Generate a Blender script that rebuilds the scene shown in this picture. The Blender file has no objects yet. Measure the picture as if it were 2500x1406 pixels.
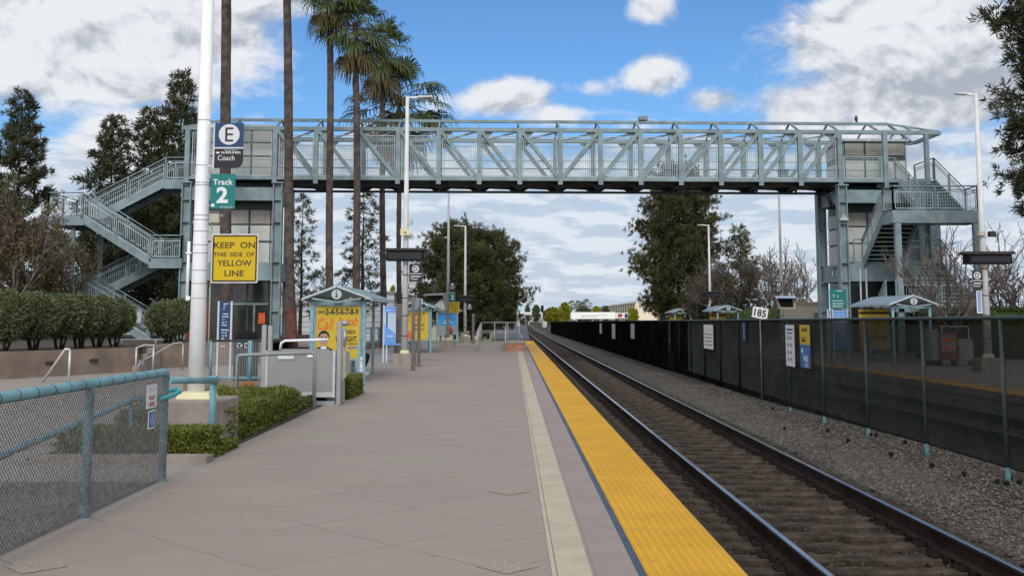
import bpy, math, random
import numpy as np
from mathutils import Vector, Matrix
R = math.radians
S = bpy.context.scene
COL = S.collection
random.seed(7)

# ------------------------------------------------------------------ camera
FPX, PPX, PPY, CAMZ = 2600.0, 1250.0, 495.0, 1.62      # focal length and principal point of the 2500 px wide photograph
TH = math.atan((776.0 - PPY) / FPX)
cam_d = bpy.data.cameras.new('camera')
cam_d.sensor_width = 36.0
cam_d.lens = 36.0 * FPX / 2500.0
cam_d.shift_y = -(703.0 - PPY) / 2500.0
cam_d.clip_start, cam_d.clip_end = 0.1, 20000
cam = bpy.data.objects.new('camera', cam_d)
COL.objects.link(cam)
cam.location = (0, 0, CAMZ)
cam.rotation_euler = (R(90) + TH, 0, 0)
S.camera = cam

def ray(px, py):
    u, v = (px - PPX) / FPX, (PPY - py) / FPX
    return u, math.cos(TH) - v * math.sin(TH), math.sin(TH) + v * math.cos(TH)
def W(px, py, Y):
    a, b, c = ray(px, py)
    s = Y / b
    return Vector((a * s, Y, CAMZ + c * s))
def G(px, py, z=0.0):
    a, b, c = ray(px, py)
    s = (z - CAMZ) / c
    return Vector((a * s, b * s, z))
def ZZ(py, Y): return W(PPX, py, Y).z
def XX(px, Y, py=776): return W(px, py, Y).x

# ------------------------------------------------------------------ light
SUN_EL, SUN_AZ = R(36), R(182)       # azimuth clockwise from +Y: high, behind the photographer
world = bpy.data.worlds.new('World'); S.world = world; world.use_nodes = True
S.view_settings.view_transform = 'Standard'
S.view_settings.look = 'None'
S.view_settings.exposure = 0.0
S.view_settings.gamma = 1.0
sun_d = bpy.data.lights.new('sun', 'SUN'); sun_d.energy = 1.35; sun_d.angle = R(14); sun_d.color = (1, .95, .88)
sun = bpy.data.objects.new('sun', sun_d); COL.objects.link(sun)
_sd = Vector((math.sin(SUN_AZ) * math.cos(SUN_EL), math.cos(SUN_AZ) * math.cos(SUN_EL), math.sin(SUN_EL)))
sun.rotation_euler = _sd.to_track_quat('Z', 'Y').to_euler()
sun.location = (0, 0, 60)

class NT:
    """short node builder"""
    def __init__(s, nt): s.nt = nt
    def n(s, typ, **kw):
        nd = s.nt.nodes.new(typ)
        for k, v in kw.items():
            if k.startswith('i_'):
                key = k[2:]
                key = int(key) if key.isdigit() else key.replace('_', ' ')
                s.put(nd.inputs[key], v)
            else: setattr(nd, k, v)
        return nd
    def put(s, sock, v):
        if hasattr(v, 'is_output'): s.nt.links.new(v, sock)
        elif hasattr(v, 'outputs'): s.nt.links.new(v.outputs[0], sock)
        else: sock.default_value = v
    def m(s, op, a, b=0.0, c=0.0, clamp=False):
        nd = s.nt.nodes.new('ShaderNodeMath'); nd.operation = op; nd.use_clamp = clamp
        s.put(nd.inputs[0], a); s.put(nd.inputs[1], b); s.put(nd.inputs[2], c)
        return nd.outputs[0]
    def ss(s, x, lo, hi):
        nd = s.nt.nodes.new('ShaderNodeMapRange'); nd.interpolation_type = 'SMOOTHSTEP'
        s.put(nd.inputs[0], x); s.put(nd.inputs[1], lo); s.put(nd.inputs[2], hi)
        return nd.outputs[0]
    def mix(s, f, a, b, typ='MIX'):
        nd = s.nt.nodes.new('ShaderNodeMix'); nd.data_type = 'RGBA'; nd.blend_type = typ
        s.put(nd.inputs[0], f); s.put(nd.inputs[6], c4(a)); s.put(nd.inputs[7], c4(b))
        return nd.outputs[2]
def c4(v):
    if isinstance(v, (tuple, list)) and len(v) == 3: return (v[0], v[1], v[2], 1.0)
    return v

def build_sky():
    nt = world.node_tree; nt.nodes.clear(); k = NT(nt)
    STR = 0.08
    out = k.n('ShaderNodeOutputWorld'); bg = k.n('ShaderNodeBackground'); bg.inputs[1].default_value = STR
    nt.links.new(bg.outputs[0], out.inputs[0])
    sky = k.n('ShaderNodeTexSky', sky_type='NISHITA', sun_disc=False, sun_elevation=SUN_EL, sun_rotation=SUN_AZ,
              air_density=1.0, dust_density=0.6, ozone_density=2.0)
    tc = k.n('ShaderNodeTexCoord').outputs['Generated']
    sp = k.n('ShaderNodeSeparateXYZ', i_0=tc)
    x, y, z = sp.outputs
    el = k.m('ARCSINE', z)
    az = k.m('ARCTAN2', x, y)
    # noise domains: direction based (round cumulus) and stretched sheets near the horizon
    nv = k.n('ShaderNodeVectorMath', operation='MULTIPLY', i_0=tc, i_1=(1, 1, 1.5))
    def noise(vec, sc, det, rough, off=(0, 0, 0), dist=0.0):
        a = k.n('ShaderNodeVectorMath', operation='ADD', i_0=vec, i_1=off)
        nn = k.n('ShaderNodeTexNoise', i_Vector=a.outputs[0], i_Scale=sc, i_Detail=det, i_Roughness=rough, i_Distortion=dist)
        return nn.outputs[0]
    n1 = noise(nv.outputs[0], 9, 9, .58, (0, 0, 0), .3)
    n1b = noise(nv.outputs[0], 9, 9, .58, (-.006, -.0, .016), .3)
    n2 = noise(nv.outputs[0], 26, 6, .6, (3, 1, 2))
    sheet = k.n('ShaderNodeVectorMath', operation='MULTIPLY', i_0=tc, i_1=(1.0, 1.0, 4.2))
    n3 = noise(sheet.outputs[0], 12, 11, .64, (5, 2, 1), .1)
    n3b = noise(sheet.outputs[0], 12, 11, .64, (5, 2, 1.05), .1)
    # where the big clouds stand: azimuth, elevation, half sizes, weight (taken off the sky in the photograph)
    def azel(px, py):
        a, b, c = ray(px, py); l = math.sqrt(a * a + b * b + c * c)
        return math.atan2(a, b), math.asin(c / l)
    blobs = [(200, 75, 430, 165, 1.7), (380, 320, 200, 150, .8), (40, 150, 220, 120, .9), (120, 450, 260, 70, .5), (620, 285, 70, 40, .5),
             (2190, 90, 290, 140, 1.5), (2240, 235, 330, 90, 1.4), (2060, 150, 150, 150, .9), (2480, 330, 160, 160, .7), (2250, 400, 330, 90, .75),
             (1600, 175, 85, 66, .86), (1225, 240, 150, 55, .84), (1590, 15, 70, 48, .66), (1760, 245, 120, 40, .66), (1330, 275, 160, 40, .6), (1060, 240, 110, 45, .6),
             (1050, 205, 70, 30, .55), (1440, 215, 90, 36, .6), (900, 300, 130, 50, .5), (1540, 305, 120, 30, .6), (1830, 85, 60, 40, .45)]
    B = None
    for (px, py, sx, sy, w) in blobs:
        a0, e0 = azel(px, py)
        fx, fy = sx / FPX, sy / FPX
        dx = k.m('DIVIDE', k.m('SUBTRACT', az, a0), fx)
        dy = k.m('DIVIDE', k.m('SUBTRACT', el, e0), fy)
        d2 = k.m('ADD', k.m('MULTIPLY', dx, dx), k.m('MULTIPLY', dy, dy))
        g = k.m('MULTIPLY', k.m('POWER', 2.718, k.m('MULTIPLY', d2, -0.9)), w)
        B = g if B is None else k.m('MAXIMUM', B, g)
    # away from the photographed part of the sky: broken cloud everywhere
    other = k.m('MULTIPLY', k.ss(k.m('ABSOLUTE', az), .62, 1.0), .95)
    B = k.m('MAXIMUM', B, other)
    high = k.m('MULTIPLY', k.ss(el, .42, .75), .60)
    B = k.m('MAXIMUM', B, high)
    dens = k.m('ADD', B, k.m('MULTIPLY', k.m('SUBTRACT', n1, .5), 1.9))
    dens = k.m('ADD', dens, k.m('MULTIPLY', k.m('SUBTRACT', n2, .5), .35))
    ca = k.ss(dens, .33, .76)
    # light and shade inside the cumulus
    lit = k.m('ADD', .72, k.m('MULTIPLY', k.m('SUBTRACT', n1, n1b), 4.5))
    a0, e0 = azel(2230, 235)
    ux = k.m('DIVIDE', k.m('SUBTRACT', az, a0), .15); uy = k.m('DIVIDE', k.m('SUBTRACT', el, e0), .032)
    belly = k.m('POWER', 2.718, k.m('MULTIPLY', k.m('ADD', k.m('MULTIPLY', ux, ux), k.m('MULTIPLY', uy, uy)), -1.0))
    lit = k.m('SUBTRACT', lit, k.m('MULTIPLY', belly, .55))
    a0, e0 = azel(270, 55)
    ux = k.m('DIVIDE', k.m('SUBTRACT', az, a0), .085); uy = k.m('DIVIDE', k.m('SUBTRACT', el, e0), .022)
    belly = k.m('POWER', 2.718, k.m('MULTIPLY', k.m('ADD', k.m('MULTIPLY', ux, ux), k.m('MULTIPLY', uy, uy)), -1.0))
    lit = k.m('SUBTRACT', lit, k.m('MULTIPLY', belly, .30))
    lit = k.m('ADD', lit, k.m('MULTIPLY', k.m('SUBTRACT', dens, .7), .28))
    lit = k.ss(lit, .10, .95)
    ccol = k.mix(lit, tuple(v / STR for v in (.42, .46, .54)), tuple(v / STR for v in (.83, .85, .89)))
    # low layer of flat cloud towards the horizon
    cover = k.m('SUBTRACT', .92, k.m('MULTIPLY', k.ss(el, .105, .20), .86))
    d3 = k.m('ADD', cover, k.m('MULTIPLY', k.m('SUBTRACT', n3, .5), 2.2))
    d3 = k.m('MULTIPLY', k.ss(d3, .25, .72), k.m('SUBTRACT', 1.0, k.m('MULTIPLY', k.ss(el, .02, -.004), .9)))
    d3 = k.m('MULTIPLY', d3, k.m('SUBTRACT', 1.0, k.ss(el, .16, .22)))
    l3 = k.ss(k.m('ADD', .55, k.m('MULTIPLY', k.m('SUBTRACT', n3, n3b), 4.5)), .2, .9)
    ccol3 = k.mix(l3, tuple(v / STR for v in (.54, .615, .725)), tuple(v / STR for v in (.78, .82, .88)))
    # clear sky: the sky texture, cooled a little
    blue = k.mix(1.0, sky.outputs[0], (0.80, 1.22, 1.63, 1), 'MULTIPLY')
    haze = tuple(v / STR for v in (.50, .66, .86))
    hz = k.m('MULTIPLY', k.m('SUBTRACT', 1.0, k.ss(el, .0, .12)), .75)
    blue = k.mix(hz, blue, haze)
    c = k.mix(k.m('MULTIPLY', d3, .9), blue, ccol3)
    # unseen cloud around the sun, brightness added to light surfaces facing the camera
    sd = k.n('ShaderNodeVectorMath', operation='DOT_PRODUCT', i_0=tc, i_1=tuple(_sd))
    glow = k.m('ADD', 1.0, k.m('MULTIPLY', k.ss(sd.outputs['Value'], .35, 1.0), .95))
    vm = k.n('ShaderNodeVectorMath', operation='SCALE', i_0=ccol); k.put(vm.inputs['Scale'], glow)
    c = k.mix(ca, c, vm.outputs[0])
    nt.links.new(c, bg.inputs[0])
build_sky()
# ------------------------------------------------------------------ materials
def mat(name, col, rough=.6, metal=0.0, var=.12, vs=2.0, bump=0.0, bs=60.0, spec=.35, col2=None, det=5, isl=0.0, bd=.01, stain=0.0, trans=0.0):
    m = bpy.data.materials.new(name); m.use_nodes = True
    nt = m.node_tree; k = NT(nt); p = nt.nodes['Principled BSDF']
    p.inputs['Roughness'].default_value = rough; p.inputs['Metallic'].default_value = metal
    p.inputs['Specular IOR Level'].default_value = spec
    oc = k.n('ShaderNodeTexCoord').outputs['Object']
    if col2 is None:
        lo = tuple(max(0, c * (1 - var)) for c in col); hi = tuple(min(.95, c * (1 + var)) for c in col)
    else: lo, hi = col, col2
    nz = k.n('ShaderNodeTexNoise', i_Vector=oc, i_Scale=vs, i_Detail=det, i_Roughness=.6)
    f = k.ss(nz.outputs[0], .3, .7)
    if isl:
        g = k.n('ShaderNodeNewGeometry')
        f = k.m('ADD', k.m('MULTIPLY', f, 1 - isl), k.m('MULTIPLY', g.outputs['Random Per Island'], isl))
    c = k.mix(f, lo, hi)
    if stain:
        n2 = k.n('ShaderNodeTexNoise', i_Vector=oc, i_Scale=vs * 4.7, i_Detail=8, i_Roughness=.7)
        c = k.mix(k.m('MULTIPLY', k.ss(n2.outputs[0], .55, .75), stain), c, tuple(v * .45 for v in col))
    nt.links.new(c, p.inputs['Base Color'])
    if bump:
        nb = k.n('ShaderNodeTexNoise', i_Vector=oc, i_Scale=bs, i_Detail=4, i_Roughness=.6)
        b = k.n('ShaderNodeBump', i_Strength=bump, i_Distance=bd, i_Height=nb.outputs[0])
        nt.links.new(b.outputs[0], p.inputs['Normal'])
    if trans:
        t = k.n('ShaderNodeBsdfTranslucent'); nt.links.new(c, t.inputs[0])
        ms = k.n('ShaderNodeMixShader'); ms.inputs[0].default_value = trans
        nt.links.new(p.outputs[0], ms.inputs[1]); nt.links.new(t.outputs[0], ms.inputs[2])
        nt.links.new(ms.outputs[0], nt.nodes['Material Output'].inputs[0])
    return m

M = {}
M['steel'] = mat('grey green painted steel', (.20, .268, .285), .55, var=.22, vs=1.6, stain=.42)
M['steel_lt'] = mat('pale green painted steel', (.40, .47, .49), .5, var=.12, stain=.2)
M['steel_dk'] = mat('dark steel with underside shade', (.028, .036, .04), .7, var=.3)  # shade under decks put into this colour; also plain dark fittings
M['teal'] = mat('teal pipe paint', (.155, .30, .345), .5, var=.18, vs=3, stain=.3, bump=.08, bs=25)
M['teal_brt'] = mat('bright teal paint', (.06, .33, .34), .45, var=.12)
M['teal_wd'] = mat('weathered teal paint', (.19, .33, .37), .55, var=.25, vs=6, stain=.4)
M['galv'] = mat('galvanised wire', (.15, .155, .165), .5, metal=.3, var=.35)
M['wire_grn'] = mat('dark green mesh wire', (.042, .049, .046), .6, var=.3)
M['wire'] = mat('dull mesh wire', (.19, .19, .19), .5, metal=.1, var=.5, vs=30)
M['pipegrey'] = mat('grey pipe paint', (.235, .26, .255), .5, var=.1)
M['pole'] = mat('white pole paint', (.80, .81, .83), .42, var=.05, vs=4, stain=.12)
M['pole2'] = mat('dulled white pole paint', (.60, .60, .59), .5, var=.08, vs=3, stain=.2)
M['pole_gr'] = mat('grey pole paint', (.42, .43, .44), .5, var=.08, stain=.15)
M['cream'] = mat('cream plinth paint', (.62, .58, .36), .7, var=.08, vs=5, stain=.2)
M['conc'] = mat('weathered concrete', (.27, .232, .202), .85, var=.18, vs=2.5, bump=.25, bs=90, stain=.3)
M['conc_br'] = mat('brown concrete wall', (.215, .165, .13), .85, var=.2, vs=1.6, bump=.25, bs=80, stain=.35)
M['conc_red'] = mat('red brown block', (.30, .15, .10), .85, var=.18, vs=3, bump=.2)
M['rust'] = mat('rust stain', (.24, .11, .05), .9, var=.4, vs=8)
M['black'] = mat('black plastic', (.007, .006, .007), .7, var=.2, spec=.15)
M['dark'] = mat('dark bronze paint', (.026, .021, .021), .6, var=.2)
M['brownpost'] = mat('brown grey post', (.135, .115, .11), .6, var=.15)
M['alu'] = mat('brushed aluminium', (.36, .37, .38), .38, metal=.45, var=.08, vs=3)
M['alu_lt'] = mat('bright aluminium', (.55, .55, .57), .4, metal=.35, var=.08)
M['gvpanel'] = mat('grey sheet panel', (.27, .275, .265), .5, metal=.1, var=.07, vs=1.5)
M['beige'] = mat('beige cabinet paint', (.40, .375, .305), .55, var=.08, vs=4)
M['white'] = mat('white sign face', (.62, .63, .65), .5, var=.04)
M['paper'] = mat('white text', (.70, .71, .72), .6, var=.02)
M['navy'] = mat('navy sign face', (.012, .045, .13), .4, var=.06)
M['inkbk'] = mat('black sign face', (.012, .013, .018), .4, var=.1)
M['tealsign'] = mat('teal green sign face', (.004, .165, .16), .4, var=.05)
M['yelsign'] = mat('yellow sign face', (.55, .38, .004), .42, var=.06, vs=4)
M['inkbrown'] = mat('dark sign lettering', (.045, .022, .008), .5, var=.1)
M['redink'] = mat('red lettering', (.42, .04, .05), .5, var=.1)
M['blueacc'] = mat('blue symbol sign', (.03, .12, .35), .4, var=.05)
M['bluepan'] = mat('blue display panel', (.13, .30, .66), .4, var=.06)
M['bluelt'] = mat('pale blue display panel', (.42, .53, .68), .4, var=.05)
M['postyel'] = mat('yellow poster', (.50, .365, .028), .4, var=.1, vs=5)
M['postor'] = mat('orange poster lettering', (.62, .12, .02), .45, var=.2, vs=9)
M['postink'] = mat('poster ink', (.02, .016, .03), .5, var=.1)
M['skin'] = mat('printed skin tone', (.36, .235, .17), .5, var=.12, vs=8)
M['skinlive'] = mat('skin', (.45, .26, .18), .5, var=.08, vs=8)
M['hairpr'] = mat('dark hair', (.03, .018, .012), .6, var=.2)
M['navycloth'] = mat('navy cloth', (.012, .013, .03), .9, var=.2, bump=.2, bs=40)
M['bluepost'] = mat('blue poster', (.03, .25, .58), .4, var=.3, vs=3)
M['palm'] = mat('palm bark', (.085, .065, .056), .95, var=.45, vs=3.5, bump=.8, bs=14, bd=.05)
M['palm_red'] = mat('reddish palm bark', (.12, .052, .04), .95, var=.35, vs=4, bump=.8, bs=14, bd=.05)
M['frond'] = mat('palm frond', (.035, .06, .014), .5, col2=(.13, .16, .045), isl=.6, vs=.8, spec=.4, trans=.2)
M['frond_dead'] = mat('dry palm frond', (.10, .075, .03), .8, col2=(.21, .17, .085), isl=.6, vs=.8, trans=.1)
M['pine'] = mat('pine needles', (.024, .032, .016), .65, col2=(.105, .112, .052), isl=.55, vs=.45, spec=.25, trans=.12)
M['pine_ol'] = mat('olive pine needles', (.026, .029, .010), .65, col2=(.125, .12, .048), isl=.5, vs=.4, spec=.25, trans=.12)
M['bark'] = mat('dark bark', (.035, .027, .023), .95, var=.4, vs=6, bump=.6, bs=30, bd=.03)
M['twig'] = mat('bare twig bark', (.13, .11, .10), .95, var=.35, vs=3)
M['rusty_leaf'] = mat('rusty autumn leaves', (.05, .042, .018), .7, col2=(.20, .155, .07), isl=.65, vs=.6, trans=.2)
M['greyleaf'] = mat('grey green leaves', (.05, .045, .03), .7, col2=(.115, .10, .065), isl=.6, vs=.5, trans=.2)
M['topiary'] = mat('clipped shrub leaves', (.05, .066, .03), .6, col2=(.17, .195, .09), isl=.6, vs=1.2, spec=.3, trans=.15)
M['hedge'] = mat('box hedge leaves', (.05, .075, .008), .5, col2=(.19, .205, .032), isl=.6, vs=3.0, spec=.4, trans=.15)
M['hedge_dk'] = mat('dark hedge leaves', (.03, .05, .012), .6, col2=(.10, .14, .035), isl=.6, vs=1.5, spec=.3, trans=.15)
M['yelleaf'] = mat('yellow green far leaves', (.12, .14, .01), .7, col2=(.42, .38, .035), isl=.5, vs=.3, trans=.2)
M['farleaf'] = mat('far tree leaves', (.06, .08, .04), .7, col2=(.15, .18, .09), isl=.5, vs=.3, trans=.2)
M['soil'] = mat('dark soil', (.07, .055, .042), .95, var=.4, vs=5, bump=.8, bs=40, bd=.02)
M['rail'] = mat('rusty rail', (.026, .016, .012), .85, var=.35, vs=2, bump=.1, spec=.12)
M['railtop'] = mat('polished rail head', (.46, .45, .45), .24, metal=.9, var=.2, vs=1)
M['plate'] = mat('tie plate rust', (.02, .015, .013), .9, var=.4, vs=12, spec=.1)
M['win'] = mat('dark glass', (.035, .038, .036), .12, var=.3, vs=.7, spec=.5)
M['pane'] = mat('pale elevator glass', (.44, .46, .44), .25, col2=(.60, .61, .57), vs=.9, spec=.5)
M['pane_br'] = mat('tan elevator panel', (.27, .245, .21), .3, col2=(.38, .37, .34), vs=.8, spec=.5)
M['mull'] = mat('dark green mullion', (.05, .075, .072), .5, var=.2)
M['redpaint'] = mat('red painted steel', (.22, .06, .035), .6, var=.2)
M['siding'] = mat('pale building siding', (.52, .53, .55), .7, var=.05, vs=.4)
M['sidingdk'] = mat('siding groove', (.28, .29, .31), .8, var=.1)
M['farwall'] = mat('warehouse grey wall', (.20, .20, .19), .8, var=.06, vs=.1)
M['farwall_lt'] = mat('warehouse cream wall', (.70, .62, .50), .8, var=.05, vs=.1)
M['roofteal'] = mat('shelter roof paint', (.20, .285, .30), .5, var=.1)
M['roofgrey'] = mat('grey shelter roof', (.22, .28, .34), .5, var=.1)
M['trailer'] = mat('white trailer side', (.78, .79, .80), .5, var=.04, vs=.2)
M['screen_fab'] = mat('black screen fabric', (.0065, .0067, .0062), 1.0, var=.5, vs=.6, spec=.0)
M['fencepost'] = mat('dark green fence post', (.028, .046, .044), .5, var=.2)
M['fencefoot'] = mat('teal fence foot', (.085, .20, .215), .6, var=.25)
M['stone'] = mat('ballast stone', (.045, .041, .036), .9, col2=(.185, .17, .145), isl=.75, vs=2, bump=.3, spec=.1)
M['stone_br'] = mat('dusty ballast stone', (.022, .017, .013), .9, col2=(.085, .068, .053), isl=.75, vs=2, bump=.3, spec=.1)
M['wood'] = mat('weathered tie wood', (.026, .020, .016), .95, col2=(.080, .064, .050), spec=.08, vs=3.5, bump=.8, bs=35, bd=.012, det=8)
M['cone'] = mat('dark pine cone', (.016, .011, .009), .9, var=.4, vs=30)
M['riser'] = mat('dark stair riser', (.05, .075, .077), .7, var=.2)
M['soffit'] = mat('shaded stair underside', (.014, .018, .018), .9, var=.3, spec=.05)  # shade beneath the treads painted in as a near black colour
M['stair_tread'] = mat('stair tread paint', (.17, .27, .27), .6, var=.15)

# ------------------------------------------------------------------ meshes
class MB:
    def __init__(s): s.v = []; s.f = []; s.mi = []; s.sm = []
    def add(s, vs, fs, mi=0, sm=False):
        o = len(s.v); s.v.extend([tuple(v) for v in vs])
        for f in fs: s.f.append(tuple(i + o for i in f)); s.mi.append(mi); s.sm.append(sm)
        return s
    def box(s, lo, hi, mi=0):
        x0, y0, z0 = lo; x1, y1, z1 = hi
        return s.add([(x0, y0, z0), (x1, y0, z0), (x1, y1, z0), (x0, y1, z0), (x0, y0, z1), (x1, y0, z1), (x1, y1, z1), (x0, y1, z1)],
              [(0, 3, 2, 1), (4, 5, 6, 7), (0, 1, 5, 4), (1, 2, 6, 5), (2, 3, 7, 6), (3, 0, 4, 7)], mi)
    def cbox(s, c, d, mi=0, bev=0.0):
        lo = [c[i] - d[i] / 2 for i in range(3)]; hi = [c[i] + d[i] / 2 for i in range(3)]
        if not bev: return s.box(lo, hi, mi)
        # chamfered vertical and top edges
        b = bev; x0, y0, z0 = lo; x1, y1, z1 = hi
        def ring(i, z): return [(x0 + b + i, y0 + i, z), (x1 - b - i, y0 + i, z), (x1 - i, y0 + b + i, z), (x1 - i, y1 - b - i, z), (x1 - b - i, y1 - i, z), (x0 + b + i, y1 - i, z), (x0 + i, y1 - b - i, z), (x0 + i, y0 + b + i, z)]
        v = ring(0, z0) + ring(0, z1 - b) + ring(b, z1)
        f = [tuple(range(7, -1, -1)), tuple(range(16, 24))]
        for r in (0, 8):
            for i in range(8): f.append((r + i, r + (i + 1) % 8, r + 8 + (i + 1) % 8, r + 8 + i))
        return s.add(v, f, mi)
    def beam(s, p0, p1, w, h, mi=0, up=(0, 0, 1)):
        p0, p1 = Vector(p0), Vector(p1); d = (p1 - p0).normalized(); up = Vector(up)
        a = d.cross(up)
        if a.length < 1e-4: a = d.cross(Vector((0, 1, 0)))
        a.normalize(); b = a.cross(d).normalized()
        v = []
        for p in (p0, p1):
            for (i, j) in ((-1, -1), (1, -1), (1, 1), (-1, 1)): v.append(p + a * (i * w / 2) + b * (j * h / 2))
        return s.add(v, [(3, 2, 1, 0), (4, 5, 6, 7), (0, 1, 5, 4), (1, 2, 6, 5), (2, 3, 7, 6), (3, 0, 4, 7)], mi)
    def ibeam(s, p0, p1, w, h, t=.02, mi=0, up=(0, 0, 1)):
        p0, p1 = Vector(p0), Vector(p1); d = (p1 - p0).normalized(); up = Vector(up)
        a = d.cross(up)
        if a.length < 1e-4: a = d.cross(Vector((0, 1, 0)))
        a.normalize(); b = a.cross(d).normalized()
        s.beam(p0, p1, t, h - 2 * t, mi, up)
        for j in (-1, 1): s.beam(p0 + b * j * (h - t) / 2, p1 + b * j * (h - t) / 2, w, t, mi, up)
        return s
    def tube(s, pts, r, n=8, mi=0, cap=True):
        pts = [Vector(p) for p in pts]; rs = r if isinstance(r, (list, tuple)) else [r] * len(pts)
        vs = []; prev = None
        for i, p in enumerate(pts):
            if i == 0: d = pts[1] - p
            elif i == len(pts) - 1: d = p - pts[i - 1]
            else: d = (pts[i + 1] - p).normalized() + (p - pts[i - 1]).normalized()
            d.normalize()
            if prev is None:
                a = d.orthogonal().normalized()
            else:
                a = prev - d * prev.dot(d); a.normalize()
            prev = a; b = d.cross(a)
            for j in range(n):
                t = 2 * math.pi * j / n
                vs.append(p + (a * math.cos(t) + b * math.sin(t)) * rs[i])
        fs = [(i * n + j, i * n + (j + 1) % n, (i + 1) * n + (j + 1) % n, (i + 1) * n + j) for i in range(len(pts) - 1) for j in range(n)]
        s.add(vs, fs, mi, n > 4)
        if cap:
            s.f.append(tuple(len(s.v) - len(vs) + j for j in range(n - 1, -1, -1))); s.mi.append(mi); s.sm.append(False)
            s.f.append(tuple(len(s.v) - n + j for j in range(n))); s.mi.append(mi); s.sm.append(False)
        return s
    def lathe(s, prof, n=16, c=(0, 0, 0), mi=0, sm=True):
        vs = []; k = len(prof)
        for (r, z) in prof:
            for j in range(n):
                t = 2 * math.pi * j / n; vs.append((c[0] + r * math.cos(t), c[1] + r * math.sin(t), c[2] + z))
        fs = [(i * n + j, i * n + (j + 1) % n, (i + 1) * n + (j + 1) % n, (i + 1) * n + j) for i in range(k - 1) for j in range(n)]
        s.add(vs, fs, mi, sm)
        o = len(s.v) - len(vs)
        s.f.append(tuple(o + j for j in range(n - 1, -1, -1))); s.mi.append(mi); s.sm.append(False)
        s.f.append(tuple(o + (k - 1) * n + j for j in range(n))); s.mi.append(mi); s.sm.append(False)
        return s
    def prism(s, poly, y0, y1, mi=0):
        """outline in x,z extruded along y"""
        n = len(poly)
        v = [(x, y0, z) for x, z in poly] + [(x, y1, z) for x, z in poly]
        f = [tuple(range(n)), tuple(range(2 * n - 1, n - 1, -1))] + [(i, i + n, (i + 1) % n + n, (i + 1) % n) for i in range(n)]
        return s.add(v, f, mi)
    def disc(s, cx, cz, r, y, n=28, mi=0, t=.002):
        return s.prism([(cx + r * math.cos(2 * math.pi * i / n), cz + r * math.sin(2 * math.pi * i / n)) for i in range(n)], y, y + t, mi)
    def text(s, body, cx, cz, h=None, w=None, y=0.0, bold=0.0, mi=0, shear=0.0, sx=1.0, space=1.0):
        V, F = glyphs(body, bold, shear, space)
        mn, mx = V.min(0), V.max(0); ww, hh = mx[0] - mn[0], mx[1] - mn[1]
        if h is not None and w is not None: kx, kz = w / ww, h / hh
        elif h is not None: kz = h / hh; kx = kz * sx
        else: kx = w / ww; kz = kx / sx
        vs = [(cx + (v[0] - (mn[0] + mx[0]) / 2) * kx, y, cz + (v[1] - (mn[1] + mx[1]) / 2) * kz) for v in V]
        return s.add(vs, F, mi)
    def build(s, name, m, parent=None, world=False, loc=None):
        me = bpy.data.meshes.new(name)
        v = s.v
        if world and parent is not None:
            o = world_loc(parent); v = [(a - o[0], b - o[1], c - o[2]) for a, b, c in v]
        me.from_pydata(v, [], s.f)
        for mm in (m if isinstance(m, (list, tuple)) else [m]): me.materials.append(mm)
        me.polygons.foreach_set('material_index', s.mi); me.polygons.foreach_set('use_smooth', s.sm)
        me.update()
        ob = bpy.data.objects.new(name, me); COL.objects.link(ob)
        if parent is not None: ob.parent = parent
        if loc is not None: ob.location = loc
        return ob
def world_loc(o):
    l = Vector(o.location)
    while o.parent is not None: o = o.parent; l = l + Vector(o.location)
    return l
_gl = {}
def glyphs(body, bold, shear, space):
    key = (body, bold, shear, space)
    if key in _gl: return _gl[key]
    cu = bpy.data.curves.new('lettering', 'FONT'); cu.body = body; cu.offset = bold; cu.shear = shear; cu.space_character = space; cu.resolution_u = 3
    ob = bpy.data.objects.new('lettering', cu); COL.objects.link(ob)
    bpy.context.view_layer.update()
    me = ob.evaluated_get(bpy.context.evaluated_depsgraph_get()).to_mesh()
    V = np.array([v.co[:] for v in me.vertices]); F = [tuple(p.vertices) for p in me.polygons]
    bpy.data.objects.remove(ob); bpy.data.curves.remove(cu)
    _gl[key] = (V, F); return V, F

def npmesh(name, V, F, m, parent=None, mats=None, smooth=False):
    """fast mesh: V (n,3), F (k,3) or (k,4)"""
    V = np.asarray(V, np.float32); F = np.asarray(F, np.int32); q = F.shape[1]
    me = bpy.data.meshes.new(name)
    me.vertices.add(len(V)); me.vertices.foreach_set('co', V.ravel())
    me.loops.add(F.size); me.loops.foreach_set('vertex_index', F.ravel())
    me.polygons.add(len(F)); me.polygons.foreach_set('loop_start', np.arange(0, F.size, q, dtype=np.int32))
    if smooth: me.polygons.foreach_set('use_smooth', np.ones(len(F), bool))
    me.materials.append(m); me.update(calc_edges=True)
    ob = bpy.data.objects.new(name, me); COL.objects.link(ob)
    if parent is not None: ob.parent = parent
    return ob
def tag(o, label, cat, group=None):
    o['label'] = label; o['category'] = cat
    if group: o['group'] = group
    return o
def thing(name, label, cat, loc=(0, 0, 0), rz=0.0, group=None):
    o = bpy.data.objects.new(name, None); COL.objects.link(o); o.empty_display_size = .2
    o.location = loc; o.rotation_euler = (0, 0, rz)
    return tag(o, label, cat, group)
def struct(o, kind='structure'): o['kind'] = kind; return o
def copy_tree(o, parent=None):
    c = o.copy(); COL.objects.link(c); c.parent = parent
    for ch in list(o.children): copy_tree(ch, c)
    return c
def again(o, loc, rz=None, label=None, scale=None):
    c = copy_tree(o); c.location = loc
    if rz is not None: c.rotation_euler = (0, 0, rz)
    if scale: c.scale = scale if isinstance(scale, (tuple, list)) else (scale,) * 3
    if label: c['label'] = label
    return c
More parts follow.
